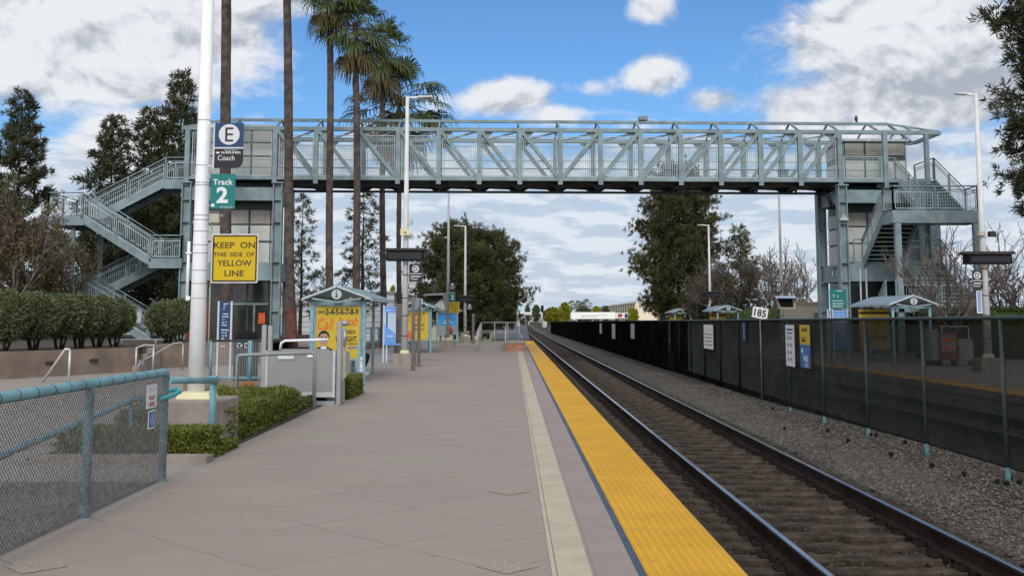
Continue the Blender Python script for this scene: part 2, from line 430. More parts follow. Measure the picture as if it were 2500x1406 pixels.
# ------------------------------------------------------------------ ground, platforms, track bed
def rng(n): return np.random.default_rng(n)
def ramp_mat(name, fn, rough=.9, bump=None, spec=.25):
    m = bpy.data.materials.new(name); m.use_nodes = True
    k = NT(m.node_tree); p = m.node_tree.nodes['Principled BSDF']; p.inputs['Roughness'].default_value = rough
    p.inputs['Specular IOR Level'].default_value = spec
    oc = k.n('ShaderNodeTexCoord').outputs['Object']
    col, h = fn(k, oc)
    m.node_tree.links.new(col, p.inputs['Base Color'])
    if h is not None:
        b = k.n('ShaderNodeBump', i_Strength=bump[0], i_Distance=bump[1], i_Height=h); m.node_tree.links.new(b.outputs[0], p.inputs['Normal'])
    return m
def paving(k, oc):
    sp = k.n('ShaderNodeSeparateXYZ', i_0=oc); x, y = sp.outputs[0], sp.outputs[1]
    a = k.n('ShaderNodeTexNoise', i_Vector=oc, i_Scale=.55, i_Detail=6, i_Roughness=.6).outputs[0]
    b = k.n('ShaderNodeTexNoise', i_Vector=oc, i_Scale=5.0, i_Detail=8, i_Roughness=.7).outputs[0]
    st = k.n('ShaderNodeVectorMath', operation='MULTIPLY', i_0=oc, i_1=(.35, 2.6, 1))
    s = k.n('ShaderNodeTexNoise', i_Vector=st.outputs[0], i_Scale=1.4, i_Detail=6, i_Roughness=.65).outputs[0]
    g = k.n('ShaderNodeTexNoise', i_Vector=oc, i_Scale=160, i_Detail=3, i_Roughness=.7).outputs[0]
    c = k.mix(k.ss(a, .36, .64), (.292, .232, .204), (.285, .250, .212))
    c = k.mix(k.m('MULTIPLY', k.ss(x, -3.30, -3.40), .7), c, (.262, .245, .215))
    c = k.mix(k.m('MULTIPLY', k.ss(s, .42, .75), .38), c, (.36, .305, .262))
    c = k.mix(k.m('MULTIPLY', k.ss(b, .55, .78), .5), c, (.22, .185, .17))
    c = k.mix(k.m('MULTIPLY', k.ss(g, .52, .75), .22), c, (.19, .165, .155))
    tl = k.n('ShaderNodeCombineXYZ', i_0=k.m('FLOOR', k.m('DIVIDE', k.m('SUBTRACT', k.m('MULTIPLY', k.m('ADD', x, y), .70711), 3.88), 1.077)), i_1=k.m('FLOOR', k.m('DIVIDE', k.m('SUBTRACT', k.m('MULTIPLY', k.m('SUBTRACT', y, x), .70711), 6.16), 1.077)))
    wn = k.n('ShaderNodeTexWhiteNoise', i_Vector=tl.outputs[0])
    c = k.mix(k.m('MULTIPLY', wn.outputs[0], .16), c, (.20, .165, .15))
    vg = k.n('ShaderNodeTexVoronoi', i_Vector=oc, i_Scale=2.3)
    gum = k.m('MULTIPLY', k.m('SUBTRACT', 1.0, k.ss(vg.outputs['Distance'], .035, .075)), k.ss(k.n('ShaderNodeSeparateColor', i_0=vg.outputs['Color']).outputs[0], .55, .6))
    c = k.mix(k.m('MULTIPLY', gum, .55), c, (.09, .075, .07))
    dk = k.n('ShaderNodeTexNoise', i_Vector=oc, i_Scale=.9, i_Detail=9, i_Roughness=.72, i_Distortion=1.2).outputs[0]
    c = k.mix(k.m('MULTIPLY', k.ss(dk, .56, .74), .35), c, (.17, .14, .125))
    wob = k.m('MULTIPLY', k.m('SUBTRACT', b, .5), .02)
    u = k.m('ADD', k.m('MULTIPLY', k.m('ADD', x, y), .70711), wob); v = k.m('ADD', k.m('MULTIPLY', k.m('SUBTRACT', y, x), .70711), wob)
    def line(t, off):
        q = k.m('ABSOLUTE', k.m('SUBTRACT', k.m('FRACT', k.m('DIVIDE', k.m('SUBTRACT', t, off), 1.077)), .5))
        return k.ss(q, .4915, .4980)
    ln = k.m('MAXIMUM', line(u, 3.88), line(v, 6.16))
    c = k.mix(k.m('MULTIPLY', ln, k.m('MULTIPLY', .78, k.ss(s, .3, .65))), c, (.10, .085, .08))
    h = k.m('SUBTRACT', k.m('ADD', g, k.m('MULTIPLY', b, .6)), k.m('MULTIPLY', ln, 1.5))
    return c, h
M['paving'] = ramp_mat('scored platform concrete', paving, .85, (.18, .004))
def ballast(k, oc):
    vo = k.n('ShaderNodeTexVoronoi', i_Vector=oc, i_Scale=24, i_Randomness=1.0)
    vo2 = k.n('ShaderNodeTexVoronoi', i_Vector=oc, i_Scale=55)
    sp = k.n('ShaderNodeSeparateXYZ', i_0=oc); x = sp.outputs[0]
    r = k.n('ShaderNodeSeparateColor', i_0=vo.outputs['Color']).outputs[0]
    r2 = k.n('ShaderNodeSeparateColor', i_0=vo2.outputs['Color']).outputs[1]
    big = k.n('ShaderNodeTexNoise', i_Vector=oc, i_Scale=.9, i_Detail=7, i_Roughness=.65).outputs[0]
    c = k.mix(r, (.038, .035, .031), (.185, .17, .148))
    c = k.mix(k.m('MULTIPLY', r2, .5), c, (.10, .088, .074))
    br = k.ss(big, .46, .68)
    dirt = k.m('MAXIMUM', k.m('MULTIPLY', br, .55), k.m('SUBTRACT', 1.0, k.ss(k.m('ABSOLUTE', k.m('SUBTRACT', x, 3.13)), 1.0, 1.75)))
    dirt = k.m('MAXIMUM', dirt, k.m('MULTIPLY', k.ss(k.m('ADD', x, k.m('MULTIPLY', big, 1.2)), 6.1, 6.6), .8))
    c = k.mix(k.m('MULTIPLY', dirt, .82), c, k.mix(r, (.022, .017, .013), (.07, .055, .043)))
    h = k.m('ADD', k.m('MULTIPLY', vo.outputs['Distance'], -1.0), k.m('MULTIPLY', vo2.outputs['Distance'], -.4))
    return c, h
M['ballast'] = ramp_mat('ballast gravel', ballast, .95, (.9, .035), .06)
def farsoil(k, oc):
    a = k.n('ShaderNodeTexNoise', i_Vector=oc, i_Scale=.05, i_Detail=8, i_Roughness=.65).outputs[0]
    b = k.n('ShaderNodeTexNoise', i_Vector=oc, i_Scale=1.5, i_Detail=6).outputs[0]
    c = k.mix(k.ss(a, .42, .6), (.20, .165, .12), (.13, .155, .05))
    c = k.mix(k.m('MULTIPLY', b, .4), c, (.30, .26, .20))
    return c, b
M['farsoil'] = ramp_mat('dry ground', farsoil, .95, (.4, .05))
M['asphalt'] = mat('old asphalt', (.085, .083, .086), .9, var=.2, vs=.8, bump=.3, bs=60, stain=.2)
M['yellow'] = mat('yellow tactile tile', (.50, .265, .018), .6, col2=(.585, .32, .026), vs=1.2, stain=.45, spec=.2)
M['cream_st'] = mat('cream platform stripe', (.37, .33, .24), .8, col2=(.45, .405, .30), vs=2.2, stain=.6)
M['bluegrey'] = mat('blue grey edging', (.055, .075, .10), .6, var=.15, vs=4, stain=.2)
M['lilac'] = mat('smooth edge band', (.275, .222, .20), .8, var=.08, vs=2.5, stain=.12, bump=.1)
def aggregate(k, oc):
    vo = k.n('ShaderNodeTexVoronoi', i_Vector=oc, i_Scale=110)
    r = k.n('ShaderNodeSeparateColor', i_0=vo.outputs['Color']).outputs[0]
    return k.mix(r, (.20, .165, .14), (.42, .35, .29)), vo.outputs['Distance']
M['aggr'] = ramp_mat('exposed aggregate', aggregate, .9, (.6, .006))

def sheet(name, x0, y0, x1, y1, z, m, nx=1, ny=1):
    xs = np.linspace(x0, x1, nx + 1); ys = np.linspace(y0, y1, ny + 1)
    X, Y = np.meshgrid(xs, ys)
    V = np.stack([X.ravel(), Y.ravel(), np.full(X.size, z)], 1)
    i = np.arange(ny)[:, None] * (nx + 1) + np.arange(nx)[None, :]
    F = np.stack([i, i + 1, i + nx + 2, i + nx + 1], -1).reshape(-1, 4)
    return struct(npmesh(name, V, F, m))

EDGE, XC, FX, XC2, EDGE2 = 1.49, 3.13, 6.2, 9.02, 10.66
sheet('ground', -3500, -300, 3500, 6000, -1.05, M['farsoil'], 40, 60)
# platform slab
PEND = 76.0
b = MB(); b.box((-60, -8, -1.0), (EDGE - .05, PEND, 0)); b.box((EDGE - .05, -8, -.17), (EDGE, PEND, 0))
struct(b.build('platform', M['paving']))
Z1 = .004
sheet('platform_stripe', .292, -8, .51, PEND - 16, Z1, M['cream_st'], 1, 60)
sheet('platform_stripe_edge', .255, -8, .283, PEND - 16, Z1, M['cream_st'], 1, 60)
sheet('platform_edge_band', .535, -8, .80, PEND, Z1, M['lilac'], 1, 60)
sheet('platform_edging', .80, -8, .853, PEND, Z1, M['bluegrey'], 1, 60)
def tactile(x0, x1, ya, yb, dome_end, seams, name):
    mb = MB(); prev = ya
    for s in seams + [yb]:
        g_ = .012 if s == 11.3 else .004
        mb.box((x0, prev, 0), (x1, s - g_, .006)); prev = s + g_
    ob = mb.build(name, M['yellow']); struct(ob)
    me = ob.data
    nx = int((x1 - x0 - .03) / .06); ny = int((dome_end - 5.6) / .06)
    gx, gy = np.meshgrid(x0 + .03 + .06 * np.arange(nx), 5.6 + .06 * np.arange(ny)); c = np.stack([gx.ravel(), gy.ravel()], 1)
    ok = np.all([np.abs(c[:, 1] - s) > .02 for s in seams], 0); c = c[ok]
    t = np.arange(8) * math.pi / 4
    ring = lambda r, z: np.stack([r * np.cos(t), r * np.sin(t), np.full(8, z)], 1)
    base = np.concatenate([ring(.0175, .0065), ring(.013, .0135)])
    V = (base[None] + np.pad(c, ((0, 0), (0, 1)))[:, None, :]).reshape(-1, 3)
    f = [[i, (i + 1) % 8, 8 + (i + 1) % 8, 8 + i] for i in range(8)] + [[8, 9, 10, 11], [8, 11, 12, 15], [12, 13, 14, 15]]
    F = (np.array(f)[None] + 16 * np.arange(len(c))[:, None, None]).reshape(-1, 4)
    return V, F, ob
V, F, ob = tactile(.856, EDGE, -8, PEND, 42, [7.3, 8.4, 9.7, 11.3, 12.6, 13.9, 15.2] + [16.5 + 1.3 * i for i in range(44)], 'tactile_strip')
struct(npmesh('tactile_domes', V, F, M['yellow']))
# diamond inlays of exposed aggregate
mb = MB()
for X in (-.03, -3.12):
    for i in range(0, 2):
        y = 7.2 + 3.046 * i
        if X < -3 and i != 0 : continue
        mb.add([(X - .21, y, Z1), (X, y - .21, Z1), (X + .21, y, Z1), (X, y + .21, Z1)], [(0, 1, 2, 3)])
struct(mb.build('paving_inlay', M['aggr']))
# platform on the other side
b = MB(); b.box((EDGE2 + .05, 3, -1.0), (40, 150, 0)); b.box((EDGE2, 3, -.17), (EDGE2 + .05, 150, 0)); struct(b.build('platform', M['paving']))
b = MB(); b.box((EDGE2, 3, 0), (EDGE2 + .63, 150, .006)); struct(b.build('tactile_strip', M['yellow']))

def xc(Y): return XC + (0 if Y < 165 else 2.7 * ((Y - 165) / 200.0) ** 1.5 if Y < 365 else 2.7 + .02 * (Y - 365) - .00028 * (Y - 365) ** 2)
def zr(Y): return -.27 - .0014 * min(Y, 170) + (.0016 * (min(Y, 400) - 170) if Y > 170 else 0)
YS = [-8 + 2.0 * i for i in range(87)] + [170 + 12 * i for i in range(1, 33)]
# ballast bed
xs = [-1.66, -1.2, -.7, 0, .7, 1.2, 1.55, 2.2, 2.9, 3.4, 4.0, 4.6, 5.2, 5.9, 6.6, 7.55]
V = []
r = rng(3)
for Y in YS:
    z = zr(Y); d = xc(Y)
    for i, x in enumerate(xs):
        t = min(max((x - 1.4) / 1.2, 0), 1)
        zz = z - .235 * (1 - t) + t * (-.115 - .0011 * min(Y, 170)) - (.12 if x < -1.3 else 0)
        if x > 4.3: zz = z - .215
        V.append((d + x, Y, zz + r.uniform(-.012, .012)))
V = np.array(V); nx = len(xs)
i = np.arange(len(YS) - 1)[:, None] * nx + np.arange(nx - 1)[None]
struct(npmesh('ballast', V, np.stack([i, i + 1, i + nx + 1, i + nx], -1).reshape(-1, 4), M['ballast'], smooth=True))
# asphalt path beyond the platform end and pale verge
b = MB(); b.add([(-1.6, PEND + .02, -.25), (1.3, PEND + .02, -.25), (4.6, 330, -.5), (-3.5, 330, -.5)], [(0, 1, 2, 3)]); struct(b.build('path', M['asphalt']))

# ------------------------------------------------------------------ tracks
def rail_mesh(off, ys=YS, cx=xc):
    prof = [(-.07, 0), (.07, 0), (.07, .012), (.012, .035), (.012, .125), (.034, .140), (.036, .160), (.028, .172), (.014, .1765), (-.014, .1765), (-.028, .172), (-.036, .160), (-.034, .140), (-.012, .125), (-.012, .035), (-.07, .012)]
    n = len(prof); mb = MB(); vs = []
    for Y in ys:
        for (x, z) in prof: vs.append((cx(Y) + off + x, Y, zr(Y) - .1765 + z))
    mb.add(vs, [], 0)
    for i in range(len(ys) - 1):
        for j in range(n):
            top = j in (7, 8, 9)
            mb.f.append((i * n + j, i * n + (j + 1) % n, (i + 1) * n + (j + 1) % n, (i + 1) * n + j)); mb.mi.append(1 if top else 0); mb.sm.append(False)
    return mb
def tie_variant(seed):
    r = rng(seed); nx, nyy = 26, 4
    xs = np.linspace(-1.25, 1.25, nx + 1); V = []
    for x in xs:
        for (y, z) in ((-.115, -.14), (-.115, -.006), (-.095, .004), (0, .006), (.095, .004), (.115, -.006), (.115, -.14)):
            V.append((x + (r.uniform(-.03, .03) if abs(x) > 1.2 else 0), y + r.uniform(-.011, .011), z + r.uniform(-.009, .007)))
    k = 7; F = [(i * k + j, i * k + j + 1, (i + 1) * k + j + 1, (i + 1) * k + j) for i in range(nx) for j in range(k - 1)]
    mb = MB(); mb.add(V, F, 0); mb.add(V[:7], [tuple(range(7))]); mb.add(V[-7:], [tuple(range(6, -1, -1))])
    return mb
def plate_mesh(side):
    mb = MB(); c = side * .7525
    mb.cbox((c, 0, .012), (.36, .19, .018))
    for sx in (-1, 1):
        for sy in (-.055, .055):
            mb.cbox((c + sx * .09, sy, .034), (.035, .03, .03)); mb.cbox((c + sx * .15, sy, .028), (.03, .03, .02))
        mb.beam((c + sx * .085, .115, .01), (c + sx * .085, .155, .01), .06, .07)
        mb.beam((c + sx * .085, -.115, .01), (c + sx * .085, -.15, .012), .05, .06)
    return mb
def make_track(cx, x0, label, y_first, n_parts, y_end, plates, rail_ys):
    t = thing('railway_track', label, 'track', (x0, 0, 0))
    for s in (-.7525, .7525): rail_mesh(s, rail_ys, lambda Y: cx(Y) - x0).build('rail', [M['rail'], M['railtop']], t)
    r = rng(int(x0 * 10)); vars_ = []
    for q in range(5):
        o = tie_variant(q + 1).build('tie', M['wood']); vars_.append(o.data); bpy.data.objects.remove(o)
    pl = []
    for s in (-1, 1):
        o = plate_mesh(s).build('tie_plate', M['plate']); pl.append(o.data); bpy.data.objects.remove(o)
    Y = y_first; restv = MB()
    i = 0
    while Y < y_end:
        if i < n_parts:
            o = bpy.data.objects.new('tie', vars_[i % 5]); COL.objects.link(o); o.parent = t
            o.location = (cx(Y) - x0 + r.uniform(-.03, .03), Y, zr(Y) - .184); o.rotation_euler = (0, 0, r.uniform(-.012, .012) + (math.pi if i % 2 else 0))
            if plates:
                for me in pl:
                    p = bpy.data.objects.new('tie_plate', me); COL.objects.link(p); p.parent = o; p.rotation_euler = (0, 0, -o.rotation_euler[2])
        else: restv.cbox((cx(Y) - x0, Y, zr(Y) - .214), (2.5, .23, .07))
        Y += .495; i += 1
    if restv.v: struct(restv.build('tie', M['wood'], t), 'stuff')
    return t
make_track(xc, XC, 'curving railway track beside the yellow platform strip, rusty rails with polished heads on wooden ties', 5.2, 100, 168, True, YS)
make_track(lambda Y: XC2, XC2, 'straight railway track behind the black mesh fence', 12.0, 60, 41, False, [2 + 4 * i for i in range(42)])

# ------------------------------------------------------------------ loose ballast stones
def stones(name, m, x0, x1, y0, y1, n, smin, smax, zf, seed, keep=None, pw=1.0):
    r = rng(seed)
    t = (1 + 5 ** .5) / 2
    ico = np.array([(-1, t, 0), (1, t, 0), (-1, -t, 0), (1, -t, 0), (0, -1, t), (0, 1, t), (0, -1, -t), (0, 1, -t), (t, 0, -1), (t, 0, 1), (-t, 0, -1), (-t, 0, 1)]) / 1.9
    fc = np.array([(0, 11, 5), (0, 5, 1), (0, 1, 7), (0, 7, 10), (0, 10, 11), (1, 5, 9), (5, 11, 4), (11, 10, 2), (10, 7, 6), (7, 1, 8), (3, 9, 4), (3, 4, 2), (3, 2, 6), (3, 6, 8), (3, 8, 9), (4, 9, 5), (2, 4, 11), (6, 2, 10), (8, 6, 7), (9, 8, 1)])
    x = r.uniform(x0, x1, n); y = y0 + (y1 - y0) * r.uniform(0, 1, n) ** pw
    if keep is not None: kk = keep(x, y, r); x, y = x[kk], y[kk]
    n = len(x); s = r.uniform(smin, smax, n) ** 1.0 * .5
    z = np.array([zf(a, b_) for a, b_ in zip(x, y)])
    P = ico[None] * (s[:, None, None] * r.uniform(.7, 1.3, (n, 1, 3))) + r.normal(0, 1, (n, 12, 3)) * (s[:, None, None] * .13)
    a = r.uniform(0, 6.28, n); ca, sa = np.cos(a)[:, None], np.sin(a)[:, None]
    X = P[:, :, 0] * ca - P[:, :, 1] * sa; Yv = P[:, :, 0] * sa + P[:, :, 1] * ca
    V = np.stack([X + x[:, None], Yv + y[:, None], P[:, :, 2] * .75 + (z + s * .15)[:, None]], -1).reshape(-1, 3)
    F = (fc[None] + 12 * np.arange(n)[:, None, None]).reshape(-1, 3)
    return struct(npmesh(name, V, F, m), 'stuff')
def zb(x, Y):
    q = x - XC; t = min(max((q - 1.4) / 1.2, 0), 1)
    z = zr(Y)
    return z - .235 * (1 - t) + t * (-.115 - .0011 * min(Y, 170))
stones('gravel', M['stone'], 4.55, 7.2, 7.0, 34, 22000, .016, .047, zb, 11, pw=1.5)
crib = lambda x, y, r: np.abs(((y - 5.2) / .495 + .5) % 1 - .5) > .27
stones('gravel', M['stone_br'], 1.75, 4.5, 5.5, 22, 9000, .02, .055, lambda x, Y: zr(Y) - .218, 12, keep=crib, pw=1.3)
stones('gravel', M['stone_br'], 1.75, 4.5, 5.5, 18, 900, .012, .03, lambda x, Y: zr(Y) - .184, 13)
# pine cones lying on the gravel
r = rng(5)
cm = MB()
for (a, rr) in ((0, .03), (1, .026)):
    pass
for lev in range(6):
    z = lev * .014; rad = .032 * math.sin(math.pi * (lev + .8) / 7.2)
    for q in range(8):
        t = q * math.pi / 4 + lev * .4
        cm.cbox((rad * math.cos(t), rad * math.sin(t), z + .008), (.02, .02, .012))
cm.lathe([(.004, 0), (.024, .02), (.03, .045), (.02, .075), (.003, .09)], 8)
cone0 = None
spots = [(2075, 1068), (2120, 1056), (2137, 1058), (2206, 1074), (2128, 1177), (2168, 1102), (2175, 1104), (2024, 1045), (2470, 1165), (2482, 1172), (2450, 1176), (2270, 1130), (1918, 1034), (1888, 992), (2350, 1150), (2430, 1170)]
for px, py in spots:
    g = G(px, py, -.36)
    if cone0 is None:
        cone0 = cm.build('pine_cone', M['cone']); tag(cone0, 'dark pine cone lying on the grey gravel beside the black fence', 'pine cone', 'pine cones on the gravel'); o = cone0
    else: o = cone0.copy(); COL.objects.link(o)
    o.location = (min(g.x, 6.9), g.y, zb(g.x, g.y) + .04); o.rotation_euler = (R(80) + r.uniform(-.2, .2), 0, r.uniform(0, 6.28)); o.scale = (.75, .75, .85)

# ------------------------------------------------------------------ black screened fence between the tracks
def f_top(Y): return 1.62 - .0037 * (Y - 13.6)
def f_bot(Y): return zb(FX, Y)
def GAP(Y): return .18 - .13 * min(1, max(0, (Y - 16) / 12))
fe = thing('chain_link_fence', 'long black screened fence standing between the two tracks', 'fence', (FX, 8, -.4))
ys = [8.36 + 2.62 * i for i in range(63)]
for Y in ys:
    p = MB(); p.tube([(FX, Y, f_bot(Y) - .1), (FX, Y, f_top(Y) - .02)], .03, 8); o = p.build('fence_post', M['fencepost' if Y < 27 else 'black'], fe, world=True)
    f = MB(); f.tube([(FX, Y, f_bot(Y) - .12), (FX, Y, f_bot(Y) + GAP(Y))], .034, 8); f.build('post_foot', M['fencefoot' if Y < 27 else 'fencepost'], o, world=True)
b = MB(); b.tube([(FX, Y, f_top(Y)) for Y in ys], .026, 8); b.build('top_rail', M['fencepost'], fe, world=True)
YM = 8.36 + 2.62 * 13
ny = int((YM - 7.2) / .02); sv = np.array([(-.0006, -.0068), (.0006, -.0068), (.0006, .0068), (-.0006, .0068)])
yy = 7.2 + .02 * np.arange(ny); V = np.zeros((ny, 8, 3))
for i in range(4):
    for lv in (0, 1):
        V[:, i + 4 * lv, 0] = .036 + sv[i, 0]; V[:, i + 4 * lv, 1] = yy + sv[i, 1] - 8
        V[:, i + 4 * lv, 2] = np.array([(f_top(q) if lv else f_bot(q) + GAP(q)) for q in yy]) + .4
F = np.array([(0, 1, 5, 4), (1, 2, 6, 5), (2, 3, 7, 6), (3, 0, 4, 7)])
npmesh('woven_screen', V.reshape(-1, 3), (F[None] + 8 * np.arange(ny)[:, None, None]).reshape(-1, 4), M['screen_fab'], fe)
b = MB()
for i in range(len(ys) - 1):
    if ys[i] < YM - .01: continue
    ya, yb_ = max(ys[i], YM), ys[i + 1]
    b.add([(FX - .032, ya, f_bot(ya) + GAP(ya)), (FX - .032, yb_, f_bot(yb_) + GAP(yb_)), (FX - .032, yb_, f_top(yb_)), (FX - .032, ya, f_top(ya)),
           (FX - .026, ya, f_bot(ya) + GAP(ya)), (FX - .026, yb_, f_bot(yb_) + GAP(yb_)), (FX - .026, yb_, f_top(yb_)), (FX - .026, ya, f_top(ya))], [(0, 1, 2, 3), (7, 6, 5, 4)])
b.build('screen_panel', M['screen_fab'], fe, world=True)
b = MB()
for i in range(len(ys) - 1):
    ya, yb_ = ys[i], ys[i + 1]
    b.tube([(FX + .036, ya, f_bot(ya) + GAP(ya)), (FX + .036, yb_, f_bot(yb_) + GAP(yb_))], .016, 5)
b.build('bottom_cable', M['black'], fe, world=True)
# ------------------------------------------------------------------ footbridge
BY = 48.0
BX0 = W(672, 380, BY).x
BRZ = math.atan(1 / 27.6)
BP, NB = 1.858, 14
BL = BP * NB
zBB, zBT = ZZ(439, BY), ZZ(430, BY)
zTB, zTT = ZZ(319, BY), ZZ(310, BY)
zRG = ZZ(292, BY + 1.5)
zCD = ZZ(466.5, BY + .8)
DEP = 3.0
XL, XR = -3.95, 30.25
def bpt(x, y, z=0):
    return Vector((BX0 + x * math.cos(BRZ) - y * math.sin(BRZ), BY + x * math.sin(BRZ) + y * math.cos(BRZ), z))
def one(fn, name, m, parent):
    mb = MB(); fn(mb); return mb.build(name, m, parent)
def mesh_panel(x0, x1, z0, z1, y, parent, step=.1, wires=True):
    mb = MB(); t = .04
    for z in (z0, z1): mb.cbox(((x0 + x1) / 2, y, z), (x1 - x0, .035, t), 0)
    for x in (x0, x1): mb.cbox((x, y, (z0 + z1) / 2), (t, .033, z1 - z0 - t), 0)
    if wires:
        n = int((x1 - x0) / step)
        for i in range(1, n): mb.cbox((x0 + (x1 - x0) * i / n, y, (z0 + z1) / 2), (.013, .006, z1 - z0), 1)
        n = int((z1 - z0) / step)
        for i in range(1, n): mb.cbox(((x0 + x1) / 2, y + .007, z0 + (z1 - z0) * i / n), (x1 - x0, .006, .013), 1)
    return mb.build('mesh_panel', [M['steel_lt'], M['steel_lt']], parent)
br = thing('footbridge', 'grey green steel truss footbridge crossing over both tracks', 'bridge', (BX0, BY, 0), BRZ)
for y in (0, DEP):
    one(lambda b: b.box((XL, y - .09, zBB), (XR, y + .09, zBT)), 'bottom_chord', M['steel'], br)
    one(lambda b: b.box((XL - .25, y - .1, zTB), (XR + .5, y + .1, zTT)), 'top_chord', M['steel'], br)
    xs = [XL] + [BP * i for i in range(NB + 1)] + ([28.15] if y == 0 else [28.6]) + [XR]
    for x in xs:
        if x == XR and y == 0: continue
        one(lambda b: (b.box((x - .105, y - .12, zBB - .18 if 0 <= x <= BL else zBB - .3), (x + .105, y - .09, zTB)), b.box((x - .10, y - .09, zBT), (x + .10, y + .09, zTB))), 'post', M['steel'], br)
    for i in range(NB):
        x0, x1 = BP * i + .1, BP * (i + 1) - .1
        a, c = ((x0, y, zTB), (x1, y, zBT)) if i < 7 else ((x0, y, zBT), (x1, y, zTB))
        one(lambda b: b.beam(a, c, .16, .21, up=(0, 1, 0)), 'diagonal', M['steel'], br)
        one(lambda b: (b.prism([(x0 + (0 if i < 7 else 1.1), zTB), (x0 + (.55 if i < 7 else 1.66), zTB), (x0 + (.28 if i < 7 else 1.66), zTB - .28), (x0 + (0 if i < 7 else 1.38), zTB - .28)], y + .045, y + .06)), 'gusset', M['steel'], br)
        yy = y - .075 if y == 0 else y + .075
        mesh_panel(BP * i + .17, BP * (i + 1) - .17, zBT + .03, zTB - .2, yy + (.12 if y == 0 else -.12), br)
    yi = y + .2 if y == 0 else y - .2
    for x in ((30.12,) if y == 0 else (29.75,)): one(lambda b: b.box((x - .09, y - .1, zBT - .3), (x + .09, y + .1, zTB)), 'post', M['steel'], br)
    for z in (zBT + .42, zBT + .78):
        one(lambda b: b.tube([(XL, yi, z), (28.2 if y == 0 else XR, yi, z)], .021, 6), 'handrail', M['steel'], br)
for x0, x1 in ((XL + .2, -1.95), (-1.75, -.18)):
    mesh_panel(x0, x1, zBT + .03, zTB - .1, .04, br); mesh_panel(x0, x1, zBT + .03, zTB - .1, DEP - .04, br)
mesh_panel(BL + .2, 28.0, zBT + .03, zBT + 1.05, .04, br)
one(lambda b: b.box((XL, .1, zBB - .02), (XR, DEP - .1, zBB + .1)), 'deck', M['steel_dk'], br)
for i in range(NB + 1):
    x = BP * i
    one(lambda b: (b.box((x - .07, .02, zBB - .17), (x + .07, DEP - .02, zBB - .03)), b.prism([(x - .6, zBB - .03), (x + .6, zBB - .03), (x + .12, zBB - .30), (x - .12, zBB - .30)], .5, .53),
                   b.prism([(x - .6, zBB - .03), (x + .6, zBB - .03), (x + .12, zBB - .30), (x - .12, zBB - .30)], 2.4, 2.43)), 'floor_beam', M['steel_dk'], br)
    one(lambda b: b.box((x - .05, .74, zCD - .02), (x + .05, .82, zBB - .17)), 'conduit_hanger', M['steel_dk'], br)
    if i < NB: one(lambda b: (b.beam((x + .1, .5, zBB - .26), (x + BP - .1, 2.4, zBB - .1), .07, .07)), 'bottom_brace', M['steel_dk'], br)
for y in (.78, 1.05):
    one(lambda b: b.tube([(-.6, y, zCD), (BL - .3, y, zCD)], .042, 8), 'conduit', M['steel_dk'], br)
ym = DEP / 2
one(lambda b: b.box((-2.6, ym - .07, zRG - .1), (28.9, ym + .07, zRG + .03)), 'ridge_beam', M['steel'], br)
for q in (.33, .66):
    for y in (0, DEP):
        x_ = 28.9 + (XR + .5 - 28.9) * q; one(lambda b: b.beam((x_, y, zTT - .04), (x_, ym + (y - ym) * q, zRG - .04 + (zTT - zRG) * q), .06, .08), 'rafter', M['steel'], br)
rx = [-2.0] + [BP * i for i in range(NB + 1)] + [27.9]
for x in rx:
    for y in (0, DEP):
        one(lambda b: b.beam((x, y, zTT - .04), (x, ym + (-.05 if y == 0 else .05), zRG - .04), .07, .09), 'rafter', M['steel'], br)
for i in range(NB):
    one(lambda b: b.beam((BP * i + .1, DEP - .1, zTB + .03), (BP * (i + 1) - .1, .1, zTB + .03), .07, .07), 'top_brace', M['steel'], br)
for y in (0, DEP):
    one(lambda b: b.beam((-2.6, ym, zRG - .03), (XL - .25, y, zTT - .04), .09, .1), 'hip_rafter', M['steel'], br)
    one(lambda b: b.beam((28.9, ym, zRG - .03), (XR + .5, y, zTT - .04), .09, .1), 'hip_rafter', M['steel'], br)
for x in (XL - .25, XR + .55): one(lambda b: b.box((x - .1, .1, zTB + .01), (x + .1, DEP - .1, zTT - .01)), 'end_beam', M['steel'], br)
one(lambda b: (b.cbox((17.1, ym, zRG + .16), (.42, .3, .18)), b.beam((17.1, ym, zRG), (17.1, ym, zRG + .1), .05, .05), b.beam((16.6, ym - .6, zTB - .3), (16.85, ym - .6, zTB - .3), .08, .1), b.beam((16.8, ym - .6, zTB - .3), (16.8, ym - .6, zTB), .03, .03)), 'camera_box', M['steel'], br)
# bin and bird standing up there
p = bpt(BP * 12 + 1.35, 1.0, zBB + .10)
t = thing('litter_bin', 'grey box bin standing on the footbridge deck near the right tower', 'bin', p, BRZ)
one(lambda b: (b.cbox((0, 0, .27), (.4, .4, .54), bev=.02),), 'body', M['steel'], t); one(lambda b: b.cbox((0, 0, .58), (.44, .44, .08), bev=.02), 'lid', M['steel_dk'], t)
p = bpt(27.4, ym, zRG + .03)
mb = MB()
mb.tube([(0, 0, .07), (.0, 0, .12), (.01, 0, .20), (.015, 0, .27), (.0, 0, .31), (-.02, 0, .335)], [.03, .075, .085, .06, .05, .012], 10)
mb.tube([(0, 0, .13), (.05, 0, .06), (.075, 0, 0.0)], [.05, .04, .02], 6); mb.tube([(-.03, 0, .30), (-.085, 0, .29)], [.014, .003], 5)
for s in (-.03, .03): mb.tube([(0, s, .09), (-.01, s, 0)], .008, 5)
tag(mb.build('bird', mat('bird feathers', (.05, .06, .045), .8, var=.4, vs=20), loc=p), 'small dark bird perched on the ridge of the footbridge', 'bird')

